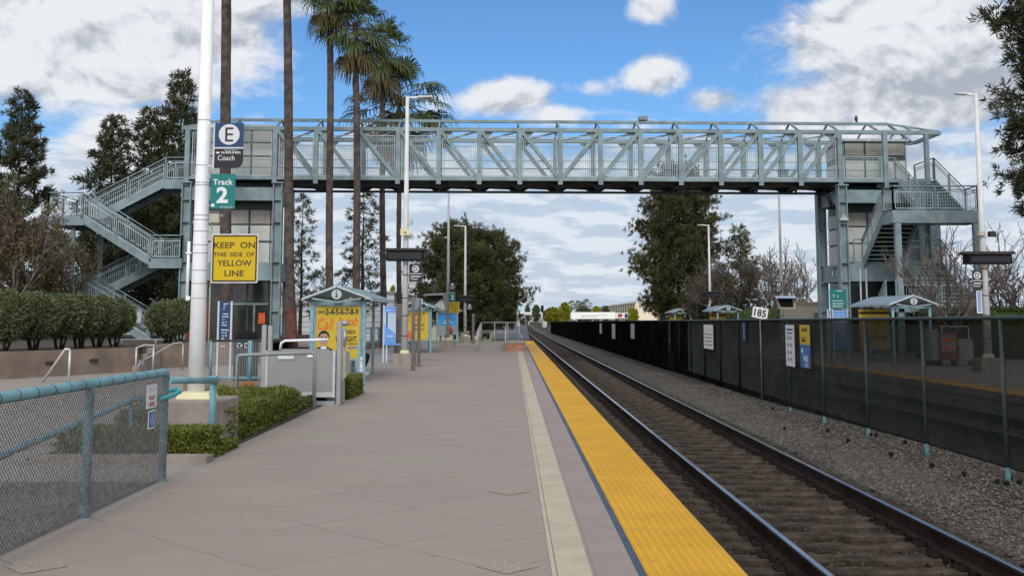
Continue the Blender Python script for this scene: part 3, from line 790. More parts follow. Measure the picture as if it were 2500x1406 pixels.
# ------------------------------------------------------------------ elevator towers
def elevator_tower(name, label, lx0, lx1, sx0, sx1, sy0, sy1, cols, ztop):
    t = thing(name, label, 'tower', bpt(lx0, 0), BRZ)
    o = lx0
    zc = zBB - .12
    for (x, y, w) in cols:
        one(lambda b: (b.ibeam((x - o, y, -.2), (x - o, y, zc - .06), .42, w, .05, up=(1, 0, 0)), b.box((x - o - w / 2 - .06, y - .27, zc - .06), (x - o + w / 2 + .06, y + .27, zc))), 'column', M['steel'], t)
        for z in (1.9, 3.25, 4.1, 5.9, 6.9): one(lambda b: b.box((x - o - w / 2 + .05, y - .2, z), (x - o + w / 2 - .05, y + .2, z + .03)), 'stiffener', M['steel'], t)
    zt0, zt1 = ZZ(490, BY), ZZ(458, BY); zm0, zm1 = ZZ(685, BY), ZZ(641, BY)
    for (z0, z1) in ((zt0, zt1), (zm0, zm1)):
        for y in (0, DEP):
            one(lambda b: b.box((cols[0][0] - o + .2, y - .06, z0), (cols[1][0] - o - .2, y + .06, z1)), 'ring_beam', M['steel'], t)
        for x in (cols[0][0], cols[1][0]):
            one(lambda b: b.box((x - o - .06, .25, z0), (x - o + .06, DEP - .25, z1)), 'ring_beam', M['steel'], t)
    one(lambda b: b.box((cols[0][0] - o, .08, zt0 + .02), (cols[1][0] - o, DEP, zt0 + .12)), 'floor_plate', M['steel_dk'], t)
    one(lambda b: b.box((cols[0][0] - o + .1, .14, zm0 + .05), (cols[1][0] - o - .1, DEP - .08, zm0 + .15)), 'floor_plate', M['steel_dk'], t)
    # glazed shaft
    sh = one(lambda b: b.box((sx0 - o + .06, sy0 + .06, 0), (sx1 - o - .06, sy1 - .06, ztop)), 'shaft', M['mull'], t)
    one(lambda b: b.box((sx0 - o - .1, sy0 - .1, ztop), (sx1 - o + .1, sy1 + .1, ztop + .12)), 'shaft_roof', M['steel_lt'], t)
    rows = [(.1, 2.15, 'win'), (2.25, zm0 + .1, 'win'), (zm1 + .0, zm1 + .95, 'pane'), (zm1 + 1.05, zm1 + 1.75, 'pane'), (zm1 + 1.83, zt0 - .35, 'pane_br'), (zBT + .1, zBT + 1.0, 'pane'), (zBT + 1.08, ztop - .75, 'pane'), (ztop - .65, ztop - .05, 'pane_br')]
    nb = 3
    for (z0, z1, mm) in rows:
        if z1 - z0 < .1: continue
        for i in range(nb):
            a = sx0 - o + .04 + (sx1 - sx0 - .08) * i / nb; c = sx0 - o + .04 + (sx1 - sx0 - .08) * (i + 1) / nb
            one(lambda b: b.box((a + .05, sy0 + .02, z0), (c - .05, sy0 + .06, z1)), 'glass_pane', M[mm], sh)
        for i in range(2):
            a = sy0 + .04 + (sy1 - sy0 - .08) * i / 2; c = sy0 + .04 + (sy1 - sy0 - .08) * (i + 1) / 2
            for q in (sx0 - o + .02, sx1 - o - .06):
                one(lambda b: b.box((q, a + .05, z0), (q + .04, c - .05, z1)), 'glass_pane', M[mm], sh)
    return t, sh, o, zt0, zm0, zm1
tl, shl, ol, zt0, zm0, zm1 = elevator_tower('elevator_tower', 'grey green elevator tower at the left end of the footbridge, behind the white pole', -3.95, .2, -3.3, -.25, .9, 3.6, [(-3.9, 0, .42), (.18, 0, .42), (-3.9, DEP, .42), (.18, DEP, .42)], zTT + .12)
# door at the foot of the left shaft
for x in (-2.05, -.95): one(lambda b: b.box((x - ol - .045, .86, .05), (x - ol + .045, .91, 2.3)), 'door_frame', M['steel'], tl)
one(lambda b: b.box((-2.1 - ol, .855, 2.2), (-.3 - ol, .905, 2.3)), 'door_frame', M['steel'], tl)
one(lambda b: b.box((-.75 - ol, .86, 1.35), (-.45 - ol, .9, 1.85)), 'notice', M['postor'], tl)
# equipment hung on the tower
one(lambda b: (b.box((.32 - ol, -.1, zm0 - 1.5), (.5 - ol, .1, zm0 - 1.2))), 'camera_box', M['beige'], tl)
tr, shr, orr, *_ = elevator_tower('elevator_tower', 'grey green elevator tower at the right end of the footbridge, behind the outdoor stairs', BL, 30.4, BL + .55, 29.6, 1.0, 3.7, [(BL + .02, 0, .42), (29.9, 0, .42), (BL + .02, DEP, .42), (30.6, DEP, .85)], ZZ(346, 50))
one(lambda b: (b.cbox((0, -.3, ZZ(537, 49)), (.4, .12, .1)), b.cbox((0, -.29, ZZ(531, 49)), (.22, .1, .16), 1)), 'lamp_box', [M['steel_lt'], M['beige']], tr)
one(lambda b: (b.beam((-.12, .7, ZZ(668, 49.7)), (-.12, .7, ZZ(652, 49.7)), .9, .03, up=(1, 0, .6)),), 'solar_panel', M['navy'], tr)
for y in (.45, .95): one(lambda b: b.beam((-.2, y, ZZ(672, 49.7)), (-.08, y, ZZ(650, 49.7)), .04, .04), 'panel_bracket', M['steel_lt'], tr)
for q in range(4):
    one(lambda b: b.tube([(-.25 - .1 * q, .8, zCD + .02), (-.2 - .06 * q, .8, zCD - .2), (-.1, .7 + .1 * q, zCD - .75)], .022, 6), 'conduit', M['steel_dk'], tr)

# ------------------------------------------------------------------ stairs
def railing(p0, p1, parent, h=1.05, nb=None, name='railing', ends=True):
    p0, p1 = Vector(p0), Vector(p1); d = p1 - p0; L = math.hypot(d.x, d.y); n = max(1, round(L / 1.7)); up = Vector((0, 0, 1))
    mb = MB()
    mb.tube([p0 + up * h, p1 + up * h], .03, 6); mb.tube([p0 + up * (h - .16), p1 + up * (h - .16)], .02, 6)
    for i in range(n + 1):
        q = p0 + d * i / n; mb.beam(q - up * .12, q + up * h, .06, .06)
    for i in range(n):
        a, c = p0 + d * ((i + .06) / n), p0 + d * ((i + .94) / n)
        lo, hi = up * .1, up * (h - .25)
        mb.beam(a + lo, c + lo, .03, .035, 1); mb.beam(a + hi, c + hi, .03, .035, 1); mb.beam(a + lo, a + hi, .03, .035, 1); mb.beam(c + lo, c + hi, .03, .035, 1)
        k = max(2, int((c - a).length / .1))
        for j in range(1, k):
            q = a + (c - a) * j / k; mb.beam(q + lo, q + hi, .012, .012, 1)
    return mb.build(name, [M['steel'], M['steel_lt']], parent, world=True)
def flight(p0, p1, w, parent, rails=(1, 1), tail0=.25, tail1=.25):
    """p0 lower, p1 upper, centre line"""
    p0, p1 = Vector(p0), Vector(p1); d = p1 - p0; hd = Vector((d.x, d.y, 0)).normalized(); sd = Vector((-hd.y, hd.x, 0))
    fl = MB(); fl.beam(p0 + sd * w / 2 - Vector((0, 0, .12)), p1 + sd * w / 2 - Vector((0, 0, .12)), .05, .34); f0 = fl.build('stringer', M['steel'], parent, world=True)
    fl = MB(); fl.beam(p0 - sd * w / 2 - Vector((0, 0, .12)), p1 - sd * w / 2 - Vector((0, 0, .12)), .05, .34); fl.build('stringer', M['steel'], parent, world=True)
    n = max(3, round(d.z / .172)); run = math.hypot(d.x, d.y) / n
    me = None
    for i in range(n):
        q = p0 + Vector((d.x, d.y, 0)) * ((i + .5) / n) + Vector((0, 0, d.z * (i + .75) / n))
        if me is None:
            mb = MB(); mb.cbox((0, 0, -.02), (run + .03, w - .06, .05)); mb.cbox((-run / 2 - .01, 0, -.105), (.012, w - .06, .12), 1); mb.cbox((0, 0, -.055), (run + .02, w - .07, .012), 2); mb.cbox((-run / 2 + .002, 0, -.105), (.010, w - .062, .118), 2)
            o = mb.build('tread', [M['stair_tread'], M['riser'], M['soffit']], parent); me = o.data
        else:
            o = bpy.data.objects.new('tread', me); COL.objects.link(o); o.parent = parent
        o.location = q - world_loc(parent); o.rotation_euler = (0, 0, math.atan2(hd.y, hd.x))
    for s, on in ((1, rails[0]), (-1, rails[1])):
        if on: railing(p0 + sd * s * (w / 2 + .01), p1 + sd * s * (w / 2 + .01), parent)
def landing(x0, y0, x1, y1, z, parent, depth=.42):
    mb = MB(); mb.box((x0, y0, z - .06), (x1, y1, z)); mb.box((x0, y0 - .04, z - depth), (x1, y0 + .02, z + .02)); mb.box((x0, y1 - .02, z - depth), (x1, y1 + .04, z + .02))
    mb.box((x0 - .04, y0 - .04, z - depth), (x0, y1 + .04, z + .02)); mb.box((x1, y0 - .04, z - depth), (x1 + .04, y1 + .04, z + .02))
    return mb.build('landing', M['steel'], parent, world=True)
ls = thing('staircase', 'grey green steel zigzag stairs beside the left elevator tower, in front of pines', 'stairs', W(300, 776, 49) * 1)
ls.location = (ls.location.x, 49, 0)
zD = zBT - .02
yF, yN = 50.0, 48.3
xa = XX(405, 50); xb = XX(222, 50); z1 = ZZ(531, 48.3)
z2 = ZZ(634, 48.3); z3 = ZZ(716, 50) - .15
landing(xa, 49.2, bpt(XL, 1).x, 50.7, zD, ls); railing((xa, 49.2, zD), (bpt(XL, 0).x, 49.2, zD), ls); railing((xa, 50.7, zD), (bpt(XL, 0).x, 50.7, zD), ls)
flight((xb, yF, z1), (xa, yF, zD), 1.4, ls)
xc0, xc1 = XX(122, 48.3), XX(205, 48.3)
landing(xc0, 47.6, xc1 + .05, 50.7, z1, ls)
railing((xc0, 47.6, z1), (xc1, 47.6, z1), ls); railing((xc0, 50.7, z1), (xb, 50.7, z1), ls); railing((xc0, 47.6, z1), (xc0, 50.7, z1), ls)
xd = XX(374, 48.3)
flight((xd, yN, z2), (xc1, yN, z1), 1.4, ls)
xe = XX(449, 48.3)
landing(xd, 47.6, xe, 50.7, z2, ls); railing((xd, 47.6, z2), (xe, 47.6, z2), ls); railing((xe, 47.6, z2), (xe, 50.7, z2), ls); railing((xd, 50.7, z2), (xe, 50.7, z2), ls)
xf = XX(236, 50)
flight((xf, yF, z3), (xd, yF, z2), 1.4, ls)
xg = XX(165, 50)
landing(xg, 47.6, xf, 50.7, z3, ls); railing((xg, 47.6, z3), (xf, 47.6, z3), ls); railing((xg, 50.7, z3), (xf, 50.7, z3), ls); railing((xg, 47.6, z3), (xg, 50.7, z3), ls)
flight((xf + 3.3, yN, z3 - 1.9), (xf, yN, z3), 1.4, ls)
for (x, y, z) in ((XX(172, 48), 47.9, z1 - .4), (XX(108, 50.5), 50.4, z1 - .4), (XX(238, 50.5), 50.5, z1 - .4)):
    mb = MB(); mb.tube([(x, y, -.1), (x, y, z)], .11, 10); mb.build('column', M['steel'], ls, world=True)

rs = thing('staircase', 'grey green steel zigzag stairs beside the right elevator tower, in front of bare trees', 'stairs', (18, 47, 0))
A0, A1, B0, B1 = 16.15, 17.75, 17.95, 19.75
zr1 = ZZ(515, 45); zr2 = ZZ(640, 49); zr3 = ZZ(742, 45.2)
zDr = zBT - .02
flight(((B0 + B1) / 2, 46.1, zr1), ((B0 + B1) / 2, 49.4, zDr), B1 - B0, rs)
mb = MB(); mb.box((B0 - .9, 49.4, zDr - .06), (B1 + .05, 51.8, zDr)); mb.box((B0 - .9, 49.36, zDr - .35), (B0, 49.4, zDr + .02)); mb.build('landing', M['steel'], rs, world=True)
railing((B1, 49.4, zDr), (B1, 51.8, zDr), rs); railing((B0 - .75, 49.35, zDr), (B0 - .05, 49.35, zDr), rs)
landing(A0, 44.9, B1, 46.1, zr1, rs, .52)
railing((A0, 44.9, zr1), (B1, 44.9, zr1), rs); railing((B1, 44.9, zr1), (B1, 46.1, zr1), rs); railing((A0, 44.9, zr1), (A0, 46.1, zr1), rs)
flight(((A0 + A1) / 2, 49.0, zr2), ((A0 + A1) / 2, 46.1, zr1), A1 - A0, rs)
landing(15.75, 49.0, B1, 50.4, zr2, rs)
railing((15.75, 49.0, zr2), (A0, 49.0, zr2), rs); railing((B1, 49.0, zr2), (B1, 50.4, zr2), rs); railing((15.75, 50.4, zr2), (B1, 50.4, zr2), rs)
flight(((B0 + B1) / 2, 46.1, zr3), ((B0 + B1) / 2, 49.0, zr2), B1 - B0, rs)
landing(A0, 44.9, B1, 46.1, zr3, rs, .35)
railing((A0, 44.9, zr3), (B1, 44.9, zr3), rs); railing((B1, 44.9, zr3), (B1, 46.1, zr3), rs)
flight(((A0 + A1) / 2, 49.0, .1), ((A0 + A1) / 2, 46.1, zr3), A1 - A0, rs)
for (x, y, z, w) in ((16.33, 44.98, zr1 - .5, .24), (B1 - .1, 44.98, zr1 - .5, .24), (20.4, 51.4, zDr - .3, .5)):
    mb = MB(); mb.beam((x, y, 0), (x, y, z), w, w); mb.build('column', M['steel'], rs, world=True)
for x in (15.95, 16.22):
    mb = MB(); mb.tube([(x, 48.85, 0), (x, 48.85, zr2 - .3)], .04, 8); mb.build('column', M['steel_lt'], rs, world=True)
# ------------------------------------------------------------------ foreground left: mesh fence, ramp rails, plinth, lift
FLX = -3.50
def chain_mesh(name, p0, p1, z0, z1, cell, r, m, parent, off=(0, 0, 0)):
    """diamond wire mesh as crossing wires woven half a wire apart; p0,p1 ground points"""
    p0, p1 = Vector(p0), Vector(p1); L = (p1 - p0).length; d = (p1 - p0) / L; nrm = Vector((-d.y, d.x, 0)); H = z1 - z0
    segs = []
    n = int((L + H) / cell) + 1
    for s in (1, -1):
        for i in range(-int(H / cell) - 1, int(L / cell) + 2):
            a = i * cell
            u0, u1 = (a, a + H) if s == 1 else (a + H, a)
            t0, t1 = 0.0, 1.0
            du = u1 - u0
            for lim, hi in ((0, False), (L, True)):
                t = (lim - u0) / du
                if (du > 0) == hi: t1 = min(t1, t)
                else: t0 = max(t0, t)
            if t1 - t0 < .01: continue
            segs.append((u0 + du * t0, H * t0, u0 + du * t1, H * t1, s))
    A = np.array(segs); k = len(A)
    P = np.array(p0)[None] + np.outer(A[:, 0], np.array(d)) + np.outer(A[:, 4] * r * .6, np.array(nrm)); P[:, 2] = z0 + A[:, 1]
    Q = np.array(p0)[None] + np.outer(A[:, 2], np.array(d)) + np.outer(A[:, 4] * r * .6, np.array(nrm)); Q[:, 2] = z0 + A[:, 3]
    D = (Q - P) / np.linalg.norm(Q - P, axis=1)[:, None]; nn = np.array(nrm); Sd = np.cross(D, nn)
    V = np.zeros((k, 6, 3))
    for j in range(3):
        t = 2 * math.pi * j / 3; o = (nn[None] * math.cos(t) + Sd * math.sin(t)) * r
        V[:, j] = P + o; V[:, 3 + j] = Q + o
    if parent is not None: V -= np.array(world_loc(parent))
    f = np.array([(0, 1, 4, 3), (1, 2, 5, 4), (2, 0, 3, 5)])
    return npmesh(name, V.reshape(-1, 3), (f[None] + 6 * np.arange(k)[:, None, None]).reshape(-1, 4), m, parent)
YE = G(398, 1174).y
chain_mesh('chain_link', (FX + .026, 8.4, 0), (FX + .026, 38, 0), -.24, 1.52, .05, .0022, M['wire_grn'], fe)
t = thing('mesh_fence', 'low teal fence of fine wire mesh with a thick top pipe at the platform edge', 'fence', (FLX, YE, 0))
YP = G(178, 1262).y
for i, y in enumerate([YE, YP, YP - 2.0, YP - 4.0]):
    mb = MB(); mb.tube([(FLX, y, -.05), (FLX, y, 1.06)], .038, 10); mb.tube([(FLX, y, 0), (FLX, y, .10)], .043, 10); mb.build('fence_post', M['teal_wd'], t, world=True)
zt = 1.075
mb = MB(); mb.tube([(FLX, 4.3, zt)] + [(FLX, y, zt) for y in np.arange(4.7, YE - .1, .5)] + [(FLX, YE - .04, zt), (FLX, YE + .005, zt - .02), (FLX, YE + .02, zt - .08)], .042, 12); o = mb.build('top_rail', M['teal'], t, world=True)
mb = MB()
for i in range(20):
    y = 5.0 + .29 * i
    if y < YE - .1: mb.lathe([(.0435, -.006), (.0445, 0), (.0435, .006)], 12); 
mb = MB()
for i in range(20):
    y = 5.0 + .29 * i
    if y < YE - .1: mb.tube([(FLX, y - .006, zt), (FLX, y + .006, zt)], .0435, 12)
struct(mb.build('wire_tie', M['fencepost'], t, world=True), 'stuff')
chain_mesh('wire_mesh', (FLX + .045, 4.4, 0), (FLX + .045, YE - .02, 0), .05, 1.04, .042, .0034, M['wire'], t)
mb = MB(); mb.tube([(FLX + .045, 4.4, .05), (FLX + .045, YE - .02, .05)], .004, 5); mb.build('tension_wire', M['galv'], t, world=True)

def vplate(name, label, cat, p, w, h, face, rz, border=None, bt=.012, thick=.006, group=None, round_=0.0):
    """flat sign plate; local x right, z up, faces -Y before turning by rz; p = centre"""
    t = thing(name, label, cat, p, rz, group)
    mb = MB()
    def outline(w, h, r):
        if not r: return [(-w / 2, -h / 2), (w / 2, -h / 2), (w / 2, h / 2), (-w / 2, h / 2)]
        o = []
        for cx, cz, a0 in ((w / 2 - r, -h / 2 + r, -90), (w / 2 - r, h / 2 - r, 0), (-w / 2 + r, h / 2 - r, 90), (-w / 2 + r, -h / 2 + r, 180)):
            for i in range(5): a = R(a0 + 22.5 * i); o.append((cx + r * math.cos(a), cz + r * math.sin(a)))
        return o
    if border is not None:
        mb.prism(outline(w, h, round_), 0, thick, 0); mb.prism(outline(w - 2 * bt, h - 2 * bt, max(0, round_ - bt)), -.002, 0, 1)
        mb.build('plate', [border, face], t)
    else:
        mb.prism(outline(w, h, round_), 0, thick, 0); mb.build('plate', face, t)
    return t
RZL = R(90)     # a plate facing +X (towards the track) seen from the platform
# signs wired to the fence: they face +X
yc = (G(369, 1180).y + G(392, 1180).y) / 2
def on_fence(pxa, pxb, pya, pyb, label, name, face, border, bt):
    ya = (FLX + .06) * FPX / (pxa - PPX); yb = (FLX + .06) * FPX / (pxb - PPX)
    y = (ya + yb) / 2
    za, zb_ = W(0, pya, y).z, W(0, pyb, y).z
    return vplate(name, label, 'sign', (FLX + .062, y, (za + zb_) / 2), abs(yb - ya), abs(za - zb_), face, RZL, border, bt), abs(yb - ya), abs(za - zb_)
t, w, h = on_fence(370, 394, 938, 996, 'white WAIT HERE sign with red letters wired to the mesh fence', 'wait_sign', M['white'], M['pole_gr'], .004)
mb = MB(); mb.text('WAIT', 0, -h * .06, h=h * .19, w=w * .62, y=-.004, bold=.02); mb.text('HERE', 0, -h * .32, h=h * .19, w=w * .62, y=-.004, bold=.02); mb.build('lettering', M['redink'], t)
mb = MB()
mb.text('PASSENGERS', 0, h * .36, h=h * .05, w=w * .72, y=-.004, bold=.01); mb.text('NEEDING THE LIFT', 0, h * .29, h=h * .04, w=w * .72, y=-.004, bold=.01); mb.text('PLEASE', 0, h * .22, h=h * .04, w=w * .4, y=-.004, bold=.01); mb.build('lettering', M['pole_gr'], t)
t, w, h = on_fence(376, 391, 1001, 1046, 'small blue wheelchair symbol sign with white border on the mesh fence', 'accessible_sign', M['blueacc'], M['white'], .014)
mb = MB(); s = h
mb.disc(.0, .30 * s, .05 * s, -.005, 14); ax = lambda x, z: (x * s, -.004, z * s)
mb.beam(ax(0, .24), ax(.01, .0), .035 * s, .003, up=(0, 1, 0)); mb.beam(ax(.0, .0), ax(.15, .0), .035 * s, .003, up=(0, 1, 0)); mb.beam(ax(.15, .0), ax(.22, -.2), .035 * s, .003, up=(0, 1, 0)); mb.beam(ax(.0, .13), ax(.13, .13), .03 * s, .003, up=(0, 1, 0))
pts = [(math.cos(R(a)) * .17 - .01, math.sin(R(a)) * .17 - .1) for a in range(120, 340, 20)]
for a, c in zip(pts, pts[1:]): mb.beam(ax(*a), ax(*c), .035 * s, .003, up=(0, 1, 0))
mb.build('wheelchair_symbol', M['white'], t)

M['rampconc_shade'] = mat('shaded ramp concrete', (.125, .108, .098), .9, var=.25, vs=1.5, bump=.2, stain=.3)  # ramp surface darkened: its shade is put into the colour
sheet('ramp', -9.5, -6, FLX - .02, YE - .05, .004, M['rampconc_shade'], 1, 4)
# teal handrail on the ramp behind the mesh fence
t = thing('handrail', 'teal pipe handrail sloping along the ramp behind the mesh fence', 'handrail', (-5.0, 9.5, 0))
mb = MB(); mb.tube([(-4.55, 5.6, .10), (-4.55, 9.4, .38), (-4.55, 13.0, .65), (-4.55, 13.3, .63), (-4.55, 13.36, .5)], .038, 8); mb.build('rail', M['teal'], t, world=True)
for y, z in ((9.0, .35), (12.9, .64)):
    mb = MB(); mb.tube([(-4.55, y, -.05), (-4.55, y, z)], .022, 8); mb.build('post', M['teal'], t, world=True)
# end rail from the fence to the tall teal post, with the looped return
gp = G(516, 1101)
t = thing('pipe_rail', 'plain teal pipe rail ending at a square cornered post before the white pole', 'railing', gp)
zr_ = W(500, 929, gp.y).z
p0 = Vector((FLX - .02, YE + .25, zr_ + .01))
p0 = W(412, 928, YE + .3)
mb = MB(); mb.tube([p0, Vector((gp.x + .04, gp.y, zr_))], .037, 12); mb.build('rail', M['teal'], t, world=True)
mb = MB(); mb.tube([(gp.x, gp.y, -.02), (gp.x, gp.y, zr_ + .04)], .042, 12); mb.cbox((gp.x, gp.y, zr_ + .01), (.1, .1, .1), bev=.01); mb.build('post', M['teal'], t, world=True)
mb = MB(); mb.tube([(FLX + .03, YE - .3, .83), (FLX + .05, YE, .835), (FLX + .09, YE + .2, .87), (FLX + .02, YE + .32, .885), (FLX - .06, YE + .22, .87), (FLX - .06, YE + .1, .84), (FLX - .05, YE - .5, .80)], .024, 10); mb.build('return_loop', M['teal_brt'], t, world=True)
# kerb of the planting bed and the soil in it
b = MB(); b.box((FLX - 1.9, 12.15, 0), (FLX + .08, 12.45, .075)); struct(b.build('kerb', M['conc']))
sheet('planting_bed', FLX - 2.1, 12.45, FLX - .02, 25.5, .012, M['soil'])

# plinth and white pole with the signs
PX0, PY0 = XX(484, 13.9), 13.9
t = thing('light_pole', 'thick white pole with steel bands on a yellow painted foot, nearest pole at left', 'lamp post', (PX0, PY0, 0))
zpl = ZZ(978, 13.45)
one(lambda b: b.cbox((.02, 0, zpl / 2), (.87, .85, zpl), bev=.015), 'plinth', M['conc'], t)
zy = ZZ(957, 13.8)
one(lambda b: b.add([(-.20, -.2, zpl), (.24, -.2, zpl), (.24, .2, zpl), (-.20, .2, zpl), (-.17, -.17, zy), (.21, -.17, zy), (.21, .17, zy), (-.17, .17, zy)], [(0, 1, 5, 4), (1, 2, 6, 5), (2, 3, 7, 6), (3, 0, 4, 7), (4, 5, 6, 7)]), 'foot', M['cream'], t)
one(lambda b: b.tube([(0, 0, zy), (0, 0, 2.3), (0, 0, 9.3)], [.108, .098, .06], 20), 'shaft', M['pole'], t)
def rad(z): return .098 - .038 * (z - 2.3) / 7 if z > 2.3 else .108 - .01 * (z - .6) / 1.7
for py in (295, 405, 447, 453, 526, 537, 565, 598, 618, 660, 692, 728):
    z = ZZ(py, PY0); one(lambda b: b.tube([(0, 0, z - .004), (0, 0, z + .004)], rad(z) + .004, 20), 'band', M['alu'], t)
one(lambda b: (b.tube([(.15, -.02, ZZ(900, 13.9)), (.145, -.02, ZZ(530, 13.9))], .012, 6)), 'conduit', M['beige'], t)
one(lambda b: (b.tube([(-.15, -.02, ZZ(735, 13.9)), (-.145, -.02, ZZ(590, 13.9))], .022, 6), b.cbox((-.13, -.02, ZZ(728, 13.9)), (.05, .05, .05)), b.cbox((-.14, -.02, ZZ(618, 13.9)), (.07, .06, .02))), 'conduit', M['pole'], t)
one(lambda b: b.tube([(0, 0, 9.2), (.0, 0, 9.27), (.5, 0, 9.3), (.95, 0, 9.3)], .035, 8), 'arm', M['pole'], t)
one(lambda b: b.cbox((1.1, 0, 9.28), (.5, .2, .09), bev=.02), 'lamp_head', M['pole_gr'], t)
# junction box with its connector
p = W(527, 533, 13.8)
t = thing('junction_box', 'small grey box clamped to the white pole under the Track 2 sign', 'box', p)
one(lambda b: b.cbox((0, 0, 0), (.10, .08, .11), bev=.008), 'body', M['beige'], t); one(lambda b: (b.tube([(.05, 0, .03), (.09, 0, .03)], .016, 8), b.cbox((-.06, 0, 0), (.04, .06, .12))), 'connector', M['alu'], t)

# zone sign E
Yz = 13.75
def rect(pxa, pya, pxb, pyb, Y):
    a, b_ = W(pxa, pya, Y), W(pxb, pyb, Y); return (a + b_) / 2, abs(b_.x - a.x), abs(a.z - b_.z)
c, w, h = rect(525.5, 300, 592.5, 411, Yz)
t = thing('zone_sign', 'blue and black platform zone sign with a large letter E in a white disc', 'sign', c)
def sign_outline(w, h, r1, r2):
    o = [(-w / 2, h / 2), (-w / 2, -h / 2)]
    for i in range(9): a = R(-90 + 11.25 * i); o.append((w / 2 - r2 + r2 * math.cos(a), -h / 2 + r2 + r2 * math.sin(a)))
    for i in range(5): a = R(22.5 * i); o.append((w / 2 - r1 + r1 * math.cos(a), h / 2 - r1 + r1 * math.sin(a)))
    return o
zl = h / 2 - h * (360 - 300) / 111
mb = MB(); ol_ = sign_outline(w, h, .02, .10)
top = [(x, z) for x, z in ol_ if z > zl]; bot = [(x, z) for x, z in ol_ if z <= zl]
mb.prism([(-w / 2, zl)] + [(w / 2, zl)] + [p for p in ol_ if p[1] > zl][1:] + [(-w / 2, h / 2)], 0, .006, 0)
zl2 = zl - .018
mb.prism([(-w / 2, zl2), (w / 2, zl2), (w / 2, zl), (-w / 2, zl)], -.001, .006, 2)
mb.prism([(-w / 2, zl2), (-w / 2, -h / 2)] + [p for p in ol_[2:11]] + [(w / 2, zl2)], 0, .006, 1)
mb.build('plate', [M['navy'], M['inkbk'], M['white']], t)
zc = h / 2 - h * (329 - 300) / 111; k = w / 67
one(lambda b: b.disc(-w / 2 + 33.5 * k, zc, 24.3 * k, -.004, 40), 'letter_disc', M['white'], t)
one(lambda b: b.text('E', -w / 2 + 34 * k, zc, h=33 * k, y=-.007, w=19 * k), 'lettering', M['inkbk'], t)
one(lambda b: (b.text('Coach', -w / 2 + 28 * k, h / 2 - h * (386 - 300) / 111, w=39 * k, h=12 * k, y=-.003), b.text('SURFLINER', -w / 2 + 39 * k, h / 2 - h * (373 - 300) / 111, w=46 * k, h=5.2 * k, y=-.003, bold=.015), b.text('PACIFIC', -w / 2 + 39 * k, h / 2 - h * (367.5 - 300) / 111, w=30 * k, h=2.6 * k, y=-.003),
     b.add([(-w / 2 + 3 * k, -.003, h / 2 - 71 * k), (-w / 2 + 9 * k, -.003, h / 2 - 74 * k), (-w / 2 + 13 * k, -.003, h / 2 - 69 * k), (-w / 2 + 6 * k, -.003, h / 2 - 68.5 * k)], [(0, 1, 2, 3)])), 'lettering', M['paper'], t)
one(lambda b: (b.box((-w / 2 - .02, .006, -h / 2), (-w / 2 + .0, .012, h / 2)), b.box((-w / 2 - .1, .0, h / 2 - .06), (-w / 2 - .02, .02, h / 2 - .04)), b.box((-w / 2 - .1, .0, -h / 2 + .02), (-w / 2 - .02, .02, -h / 2 + .04))), 'bracket', M['alu_lt'], t)
# Track 2
c, w, h = rect(515, 425, 573, 510, Yz)
t = thing('track_sign', 'teal Track 2 sign with white figures on the white pole', 'sign', c); k = w / 58
one(lambda b: b.prism([(-w / 2, -h / 2), (w / 2, -h / 2), (w / 2, h / 2), (-w / 2, h / 2)], 0, .006), 'plate', M['tealsign'], t)
one(lambda b: (b.text('Track', 0, h / 2 - 19 * k, w=47 * k, h=13.5 * k, y=-.003, bold=.02), b.text('2', -1 * k, h / 2 - 49.5 * k, h=38 * k, w=27 * k, y=-.003, bold=.035), b.text('METROLINK', 10 * k, h / 2 - 78 * k, w=30 * k, h=3 * k, y=-.003),
     b.prism([(-26 * k, -h / 2 + 5 * k), (-19 * k, -h / 2 + 5 * k), (-18 * k, -h / 2 + 9 * k), (-21 * k, -h / 2 + 12 * k), (-26 * k, -h / 2 + 12 * k)], -.003, -.0005)), 'lettering', M['paper'], t)
one(lambda b: (b.box((-w / 2 - .06, .006, h / 2 - .05), (-w / 2 + .05, .02, h / 2 - .03)), b.box((-w / 2 - .06, .006, -h / 2 + .03), (-w / 2 + .05, .02, -h / 2 + .05))), 'bracket', M['alu'], t)
# KEEP ON THIS SIDE OF YELLOW LINE
c, w, h = rect(516.5, 571, 629.5, 691, Yz - .05)
t = vplate('warning_sign', 'yellow sign reading KEEP ON THIS SIDE OF YELLOW LINE', 'sign', c, w, h, M['yelsign'], R(-2), M['alu_lt'], .016, .008, round_=.02); k = w / 113
def fr(b):
    a, d = w / 2 - 5 * k, h / 2 - 5 * k; e = 1.6 * k
    for s in (-1, 1):
        b.box((-a, -.004, s * d - e), (a, -.002, s * d + e)); b.box((s * a - e, -.0041, -d + e), (s * a + e, -.002, d - e))
one(fr, 'border_line', M['inkbrown'], t)
def words(b):
    b.text('KEEP  ON', -1 * k, h / 2 - 27 * k, w=98 * k, h=14 * k, y=-.004, bold=.012)
    b.text('THIS  SIDE  OF', -2 * k, h / 2 - 49 * k, w=98 * k, h=10 * k, y=-.004, bold=.012)
    b.text('YELLOW', 0, h / 2 - 69.5 * k, w=82 * k, h=14 * k, y=-.004, bold=.014)
    b.text('LINE', 0, h / 2 - 93.5 * k, w=46 * k, h=14 * k, y=-.004, bold=.014)
one(words, 'lettering', M['inkbrown'], t)
one(lambda b: (b.tube([(-w / 2 - .012, .02, -h / 2 - .05), (-w / 2 - .012, .02, h / 2 + .05)], .008, 6), b.tube([(0, -.004, h / 2 - .006), (0, .02, h / 2 - .006)], .012, 8), b.tube([(0, -.004, -h / 2 + .008), (0, .02, -h / 2 + .008)], .012, 8)), 'bracket', M['alu'], t)

